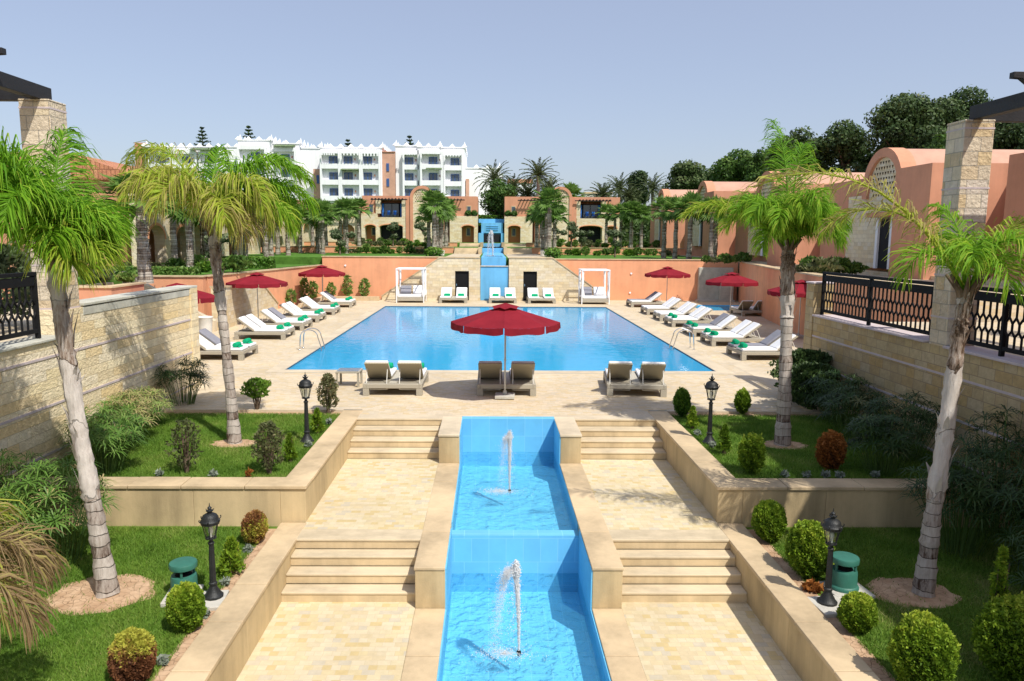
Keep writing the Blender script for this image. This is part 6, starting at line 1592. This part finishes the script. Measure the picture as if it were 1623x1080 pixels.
# left row: long arcaded building with a tiled roof
def arcade(y0, y1, x, z, htop, label, roof):
    t = thing('arcaded_building', label, 'building', (x, (y0 + y1) / 2, z))
    m = MB(); m.box(x - 14, x - 1.2, y0, y1, z - 1.5, z + htop); m.build('inner_wall', M['orange_villa'], t, w=True)
    n = int((y1 - y0) / 3.2); st = (y1 - y0) / n
    m = MB(); tr_ = MB()
    for i in range(n):
        a = y0 + i * st; b = a + st; o0, o1 = a + .75, b - .75; r = (o1 - o0) / 2; cz = 1.7; c = (o0 + o1) / 2
        pts = [(o0, 0)] + [(c - r * math.cos(PI * k / 12), cz + r * .75 * math.sin(PI * k / 12)) for k in range(13)] + [(o1, 0), (b, 0), (b, htop - .4), (a, htop - .4), (a, 0)]
        m.prism(pts, lambda u, v: (x, u, z + v), lambda u, v: (x - .6, u, z + v))
        bd1 = [(c - r * math.cos(PI * k / 12), cz + r * .75 * math.sin(PI * k / 12)) for k in range(13)]; bd2 = [(c - (r + .14) * math.cos(PI * k / 12), cz + (r * .75 + .14) * math.sin(PI * k / 12)) for k in range(12, -1, -1)]
        tr_.prism(bd1 + bd2, lambda u, v: (x + .03, u, z + v), lambda u, v: (x + .002, u, z + v))
    m.build('arcade_wall', M['stone_far'], t, w=True); tr_.build('arch_trim', M['orange'], t, w=True)
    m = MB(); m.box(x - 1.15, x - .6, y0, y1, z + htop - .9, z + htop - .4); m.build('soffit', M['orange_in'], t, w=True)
    if roof:
        m = MB(); m.prism([(x + .5, z + htop - .38), (x + .5, z + htop - .3), (x - 3.4, z + htop + .95), (x - 8, z + htop + .95), (x - 8, z + htop - .38)], lambda u, v: (u, y0 - .3, v), lambda u, v: (u, y1 + .3, v)); m.build('tiled_roof', M['tileroof'], t, w=True)
    else:
        m = MB(); m.box(x - 6, x + .05, y0, y1, z + htop - .399, z + htop + .6); m.build('parapet', M['orange_villa'], t, w=True)
        for k in range(3):
            yy = y0 + (k + .5) * (y1 - y0) / 3; m = MB(); m.box(x - .5, x + 1.2, yy - 1.6, yy + 1.6, z + 2.9, z + 3.0); m.build('pergola_roof', M['blackwood'], t, w=True)
    return t
arcade(39.5, 46.5, -18.2, 2.42, 5.1, 'long sandstone arcade with a terracotta tiled roof left of the pool', True)
arcade(47, 66, -19.2, 2.6, 4.4, 'second sandstone arcade of the left row with a terracotta parapet', False)
arcade(67, 88, -20.2, 3.4, 4.2, 'third arcaded terracotta building of the left row beside the left centre villa', False)

gw = thing('garden_house', 'terracotta house with stone arches between the left arcade and the left centre villa', 'villa', (-23, 97, 3.8))
m = MB(); m.box(-32, -16.6, 97.6, 104, 3.8, 8.6); m.build('wall', M['orange_villa'], gw, w=True)
m = MB()
for i in range(4):
    a = -32 + i * 3.85; o0, o1 = a + .8, a + 3.05; c = (o0 + o1) / 2; r = (o1 - o0) / 2
    m.prism([(a, 0), (o0, 0)] + [(c - r * math.cos(PI * k / 10), 1.5 + r * .7 * math.sin(PI * k / 10)) for k in range(11)] + [(o1, 0), (a + 3.849, 0), (a + 3.849, 3.1), (a, 3.1)], lambda u, v: (u, 96.6, 3.8 + v), lambda u, v: (u, 97.2, 3.8 + v))
m.build('arcade_wall', M['stone_far'], gw, w=True)
m = MB(); m.box(-32, -16.6, 97.22, 97.59, 6.5, 6.89); m.build('soffit', M['orange_in'], gw, w=True)
m = MB()
for k in range(24): m.box(-26 + k * .4, -25.9 + k * .4, 95.6, 97.5, 7.5, 7.6)
m.box(-26.2, -16.5, 95.7, 95.85, 7.38, 7.499); m.build('pergola_beam', M['blackwood'], gw, w=True)
# ------------------------------------------------------------------ white hotel on the hill
ht = thing('white_hotel', 'large white hotel with pointed roof crenellations, blue windows and terracotta stair towers', 'hotel', (-35, 150, 3.8))
HY = 150.0
PXM = HY / 1180.0
hx = lambda px: (px - 777.0) * PXM
hz = lambda py: 4.2 + (380.0 - py) * PXM
walls = MB(); mer = MB(); sof = MB()
def hblock(px0, px1, ptop, d=0, pbot=392, merl=True, step=14.5):
    x0, x1 = hx(px0), hx(px1); walls.box(x0, x1, HY + d, HY + d + 16, hz(pbot), hz(ptop))
    walls.box(x0 - .15, x1 + .15, HY + d - .15, HY + d + 16, hz(ptop + 1.5), hz(ptop) + .02)
    if merl:
        n = max(2, int((px1 - px0) / step)); 
        for i in range(n + 1):
            x = x0 + (x1 - x0) * i / n; zz = hz(ptop) + .02
            mer.add([(x - .6, HY + d - .1, zz), (x + .6, HY + d - .1, zz), (x + .6, HY + d + .5, zz), (x - .6, HY + d + .5, zz), (x - .3, HY + d, zz + .32), (x + .3, HY + d, zz + .32), (x + .3, HY + d + .4, zz + .32), (x - .3, HY + d + .4, zz + .32), (x, HY + d + .2, zz + .66)],
                    [(0, 1, 5, 4), (1, 2, 6, 5), (2, 3, 7, 6), (3, 0, 4, 7), (4, 5, 8), (5, 6, 8), (6, 7, 8), (7, 4, 8)])
        for i in range(5):
            yy = HY + d + 1 + i * 3.0
            for x in (x0, x1): mer.add([(x - .25, yy, hz(ptop)), (x + .25, yy, hz(ptop)), (x + .25, yy + 1.1, hz(ptop)), (x - .25, yy + 1.1, hz(ptop)), (x, yy + .55, hz(ptop) + 1.3)], [(0, 1, 4), (1, 2, 4), (2, 3, 4), (3, 0, 4)])
wins = []
def hwin(px, py, w=13, h=12.5, d=0, door=False):
    x, zc = hx(px), hz(py); ww, hh = w * PXM / 2, h * PXM / 2
    m = MB(); y = HY + d
    m.box(x - ww, x + ww, y - .14, y - .002, zc - hh, zc + hh)
    f = m.build('window', M['blueframe'], ht, w=True)
    m = MB()
    for k in (-1, 1): m.box(*sorted((x + k * .09, x + k * (ww - .14))), y - .17, y - .141, zc - hh + .16, zc + hh - .16)
    p = m.build('pane', M['pane'], f); p.location = (-ht.location.x, -ht.location.y, -ht.location.z)
def bay(px0, px1, ytop, floors, d, win_px, pit=24.3, deep=1.0):
    """projecting piers and balcony parapets; the windows stand back in shade"""
    x0, x1 = hx(px0), hx(px1)
    for k in range(floors):
        yt = ytop + pit * k
        walls.box(x0 + .31, x1 - .31, HY + d - deep, HY + d - .01, hz(yt + pit), hz(yt + pit) + .25)
        walls.box(x0 + .31, x1 - .31, HY + d - deep, HY + d - deep + .2, hz(yt + pit) + .251, hz(yt + pit - 7.5))
        hwin(win_px, yt + 11.5, d=d)
        m = MB(); m.box(hx(win_px + 10), hx(win_px + 11.2), HY + d - .3, HY + d - .01, hz(yt + 11), hz(yt + 8)); m.build('wall_lamp', M['orange_in'], ht, w=True)
    for x, e0, e1 in ((x0, -.055, .3), (x1, -.3, .055)): walls.box(x + e0, x + e1, HY + d - deep - .05, HY + d - .011, hz(ytop + pit * floors), hz(ytop - 2))
    walls.box(x0 + .31, x1 - .31, HY + d - deep, HY + d - .012, hz(ytop + 1.5), hz(ytop - 5))
# left wing
hblock(222, 385, 235, 6); hblock(383, 432, 228, 2); hblock(432, 474, 231, 4); hblock(474, 515, 237, 5, merl=True)
for a, b, wpx, d, yt in ((232, 268, 250, 6, 246), (270, 308, 289, 6, 246), (312, 348, 330, 6, 246), (384, 428, 410, 2, 242), (433, 470, 452, 4, 243)): bay(a, b, yt, 3, d, wpx)
# middle block of four floors
hblock(514, 609, 240, 0)
for a, b, wpx in ((515, 545, 534), (546, 577, 557), (578, 607, 587)): bay(a, b, 249, 4, 0, wpx)
# right block with three stepped bays
hblock(629, 664, 236, 1); hblock(664, 698, 238, 0); hblock(698, 736, 237, 2)
for a, b, wpx, d in ((641, 668, 650, 1), (669, 703, 688, 0), (704, 734, 721, 2)): bay(a, b, 249, 4, d, wpx)
hblock(735, 792, 264, 8); hblock(792, 797, 272, 9, merl=False)
walls.build('wall', M['white'], ht, w=True); mr = mer.build('crenellation', M['white'], ht, w=True)
for a_, b_, c_, d_, e_ in ((608.5, 628.5, .3, 12, 247), (499, 513.8, 2, 12, 272), (737, 742, 6, 7.9, 283)): m = MB(); m.box(hx(a_), hx(b_), HY + c_, HY + d_, hz(392), hz(e_)); m.build('stair_tower', M['peach'], ht, w=True)
m = MB(); m.box(hx(607.6), hx(629), HY + .1, HY + 12.2, hz(247) + .01, hz(246)); m.build('tower_cap', M['orange_villa'], ht, w=True)
hwin(617.5, 270, 4, 12, .3); hwin(617.5, 293, 4, 12, .3); hwin(506, 288, 4, 13, 2)
m = MB(); m.box(hx(204), hx(222), HY + 7, HY + 14, hz(392), hz(232)); m.build('corner_tower', M['orange_villa'], ht, w=True)
m = MB()
for i in range(5): x = hx(205.5 + i * 3.6); m.box(x - .12, x + .18, HY + 6.95, HY + 7.6, hz(232), hz(229))
m.build('tower_crenellation', M['orange_villa'], ht, w=True)
for (a, b, yy, d) in ((224, 250, 238, 3.9), (436, 468, 233.5, 2.3), (547, 574, 271.5, -1.8), (678, 702, 269, -1.8), (300, 345, 238, 3.9)):
    m = MB(); m.prism([(HY + d, hz(yy + 4)), (HY + d + 1.6, hz(yy)), (HY + d + 1.6, hz(yy + 4))], lambda u, v: (hx(a), u, v), lambda u, v: (hx(b), u, v)); m.build('tiled_awning', M['greentile'], ht, w=True)
m = MB()
for (a, b, yy, d) in ((520, 538, 252, 0), (548, 574, 252, 0), (580, 604, 253, 0), (641, 660, 250, 1), (672, 692, 249, 0), (706, 728, 251, 2)):
    for i in range(6): x = hx(a + (b - a) * i / 5); m.box(x - .12, x + .12, HY + d - 1.95, HY + d - 1.66, hz(yy + 2), hz(yy - 2))
m.build('beam_end', M['white'], ht, w=True)
m = MB(); m.box(hx(495), hx(520), HY + 8, HY + 14, hz(237), hz(231)); m.build('roof_box', M['pane'], ht, w=True)
ft = thing('far_house', 'tiny orange roofed house far behind the date palms', 'house', (hx(812), 190, 3.8))
m = MB(); m.box(4.5, 10.5, 190, 196, 3.8, 18.2); m.build('wall', M['white'], ft, w=True); m = MB(); m.box(4.3, 10.7, 189.8, 196.2, 18.21, 19.2); m.build('roof', M['orange_villa'], ft, w=True)
ft = thing('far_house', 'small pale flat roofed house behind the right centre villa', 'house', (16, 170, 3.8))
m = MB(); m.box(21, 27, 168, 174, 3.8, 14.4); m.build('wall', M['slab'], ft, w=True); m = MB(); m.box(20.8, 27.2, 167.8, 174.2, 14.41, 14.8); m.build('roof', M['coping'], ft, w=True)

# ------------------------------------------------------------------ trees behind
def at(px, py, Y): return ((px - 777.0) * Y / 1180.0, Y, 4.2 + (380.0 - py) * Y / 1180.0)
def norfolk(px, pyt, Y, h, label):
    x, y, zt = at(px, pyt, Y); t = thing('norfolk_pine', label, 'tree', (x, y, zt - h))
    MB().tube([(0, 0, -2), (0, 0, h)], [.3, .04], 6).build('trunk', M['bark'], t, uv=False)
    P = []; N_ = []
    lv = int(h / .75)
    for k in range(lv):
        z = h - .3 - k * .75; L = .35 + .42 * k * .8
        for a in range(6):
            an = a * PI / 3 + k * .4
            for q in range(22):
                f = random.uniform(.1, 1); P.append((L * f * math.cos(an) + random.gauss(0, .08), L * f * math.sin(an) + random.gauss(0, .08), z + .25 * f * f + random.gauss(0, .06))); N_.append((0, 0, 1))
    m = MB(); P = np.array(P); leaf_cloud(m, P, np.array(N_, float), .3, .35 + RNG.normal(0, .15, len(P)), 1.6); m.build('crown', M['treeleaf'], t, uv=False)
norfolk(334, 212, 175, 7, 'norfolk pine behind the white hotel roof, the left of the two on the left wing')
norfolk(405, 210, 175, 6, 'norfolk pine behind the white hotel roof, the right of the two on the left wing')
norfolk(652, 223, 172, 5, 'small tiered norfolk pine above the right block of the white hotel')
norfolk(557, 229, 172, 5, 'thin pine top just showing above the middle block of the white hotel')
def date_palm(px, pyt, Y, h, sp, label, n=46, tint=.45):
    x, y, zt = at(px, pyt, Y); zb = 3.6; zc = zt - sp * .62
    t = thing('date_palm', label, 'palm tree', (x, y, zb))
    MB().tube([(0, 0, -.3), (.1, 0, (zc - zb) * .5), (0, 0, zc - zb)], [.3, .26, .24], 8).build('trunk', M['fantrunk'], t, True, uv=False)
    m = MB()
    for i in range(n):
        frond(m, np.array([0, 0, zc - zb]), i * 2.4, R(82 - 95 * (i / n)), sp * random.uniform(.85, 1.1), .9 + .5 * i / n, .42, 26, .09, tint, .25, .3)
    m.build('crown', M['dateleaf'], t, uv=False)
for a in [(851, 262, 104, 0, 3.0, 'tall date palm standing above the left flank of the right centre villa'), (783, 268, 112, 0, 3.4, 'broad date palm beside the white hotel wall'), (812, 285, 110, 0, 3.0, 'lower date palm right of the big round tree'),
          (835, 296, 108, 0, 2.6, 'low spreading date palm left of the tall one'), (868, 288, 112, 0, 2.9, 'spreading date palm behind the lattice arch of the right villa'), (952, 296, 112, 0, 2.8, 'leftmost date palm above the roof of the right centre villa'), (978, 284, 118, 0, 3.2, 'date palm left of the dark cypress behind the right villa'),
          (1030, 284, 118, 0, 3.2, 'date palm right of the dark cypress behind the right villa'), (992, 300, 108, 0, 2.4, 'low dark date palm at the right end of the right centre villa')]:
    date_palm(*a)
x, y, z = at(902, 283, 108); tt = fanpalm(x, y, 3.8, 'dark fan palm directly behind the lattice arch of the right centre villa', 1.9)
def bigtree(px, pyc, Y, rx, rz, label, mat='treeleaf', n=16, cr=None, size=.3, per=190, tint=.42, ground=3.0, seed=1):
    x, y, zc = at(px, pyc, Y); rxm, rzm = rx * Y / 1180, rz * Y / 1180; cr = (cr or min(rxm, rzm) * .48)
    return tree('broad_tree', label, 'tree', (x, y, ground), zc - ground - rzm * .5, .35, puff(int(n * 1.4), (0, 0, zc - ground), (rxm * .8, rxm * .7, rzm * .75), cr, seed), mat, size * .78, per * 1.5, 'trees behind the villas', tint, 1.7)
bigtree(785, 318, 101, 30, 34, 'big round dark green tree between the two centre villas', 'greenleaf', 16, None, .26, 170, .3, 3.8, 3)
bigtree(1008, 300, 125, 17, 30, 'very dark cypress like tree between the date palms', 'treeleaf', 14, 1.3, .3, 150, .2, 3.8, 4)
bigtree(1077, 287, 110, 31, 33, 'rounded green tree behind the farthest right villas', 'treeleaf', 18, None, .32, 150, .55, 3.8, 5)
bigtree(1120, 290, 115, 24, 28, 'smaller rounded tree between the two green trees at the far right', 'treeleaf', 14, None, .32, 150, .55, 3.8, 6)
bigtree(1165, 275, 100, 40, 36, 'wide light green tree behind the third right villa', 'greenleaf', 20, None, .32, 140, .42, 3.8, 7)
bigtree(1205, 262, 95, 30, 28, 'loose pale topped tree left of the full crowned palm', 'greenleaf', 16, None, .3, 140, .42, 3.8, 8)
bigtree(1262, 250, 84, 48, 55, 'dark tall tree directly behind the full crowned palm', 'treeleaf', 22, None, .28, 150, .4, 3.0, 9)
bigtree(1330, 228, 80, 40, 40, 'dark tree with separate tufted tops right of the full crowned palm', 'treeleaf', 20, None, .26, 150, .42, 3.0, 10)
bigtree(1345, 285, 78, 60, 35, 'dark lower tree mass above the nearest vaulted villa', 'treeleaf', 18, None, .28, 130, .25, 3.0, 21)
bigtree(1440, 215, 72, 72, 72, 'largest dark evergreen rising above the nearest right villa', 'treeleaf', 34, 1.6, .24, 170, .42, 3.0, 11)
bigtree(1515, 200, 75, 55, 55, 'dark evergreen with a rounded top left of the right pergola', 'treeleaf', 26, 1.6, .24, 160, .4, 3.0, 12)
bigtree(1490, 245, 66, 50, 30, 'brighter green tree between the tall evergreens and the sandstone pillar', 'greenleaf', 16, None, .24, 150, .3, 3.0, 13)
bigtree(1590, 225, 70, 60, 50, 'dark evergreen behind the right pergola beam', 'treeleaf', 24, 1.6, .24, 150, .38, 3.0, 14)
bigtree(1420, 275, 66, 60, 30, 'dark low tree crown just above the nearest right vault', 'treeleaf', 18, None, .25, 130, .25, 3.0, 15)
bigtree(1650, 240, 66, 60, 60, 'dark evergreen cut by the right edge of the photograph', 'treeleaf', 24, 1.6, .25, 150, .35, 3.0, 16)
bigtree(1215, 292, 92, 40, 26, 'low mid green tree filling the gap behind the full crowned palm', 'greenleaf', 16, None, .3, 140, .35, 3.0, 31)
bigtree(1385, 262, 82, 45, 34, 'mid green tree filling the gap left of the largest evergreen', 'treeleaf', 18, None, .28, 140, .4, 3.0, 32)
bigtree(1290, 285, 88, 45, 26, 'low dark tree behind the second right villa', 'treeleaf', 16, None, .3, 140, .35, 3.0, 33)
bigtree(1545, 255, 80, 50, 40, 'mid green tree behind the sandstone pillar', 'treeleaf', 20, None, .26, 140, .45, 3.0, 34)
# extra palms of the left upper garden that screen the arcades
for i, (x, y, z) in enumerate([(-17.2, 45.5, 2.38), (-18.3, 48, 2.38), (-16.6, 51, 2.38), (-19.3, 57, 2.88), (-18.6, 66, 2.88), (-14.9, 66, 2.88), (-17.0, 78, 3.42)]):
    fanpalm(x, y, z, ['fan palm in front of the tiled arcade, its left one', 'fan palm in front of the tiled arcade, its right one', 'fan palm above the clipped hedge on the left', 'fan palm before the second sandstone arcade, near its middle', 'fan palm before the second sandstone arcade, at its far end', 'fan palm rising behind the clipped hedge on the left', 'fan palm beside the terracotta house left of the villa'][i], 1.0)
hedge('tall dark hedge closing the gap right of the right centre villa', 16.5, 30, 99, 100.5, 3.8, 8.6, 'treeleaf', 5200, .28)
hedge('tall dark hedge left of the terracotta garden house', -46, -32.5, 99, 100.5, 3.8, 8.0, 'treeleaf', 4200, .28)
for i, (x, y) in enumerate([(-15.4, 38.6), (-17.0, 40.5), (-15.9, 43.2), (-17.4, 43.8)]):
    fanpalm(x, y, 2.4, ['fan palm behind the pale left hedge, nearest the camera', 'fan palm left of the cloud olive on the left garden', 'fan palm right of the cloud olive on the left garden', 'fan palm close to the arches of the tiled arcade'][i], 1.05)
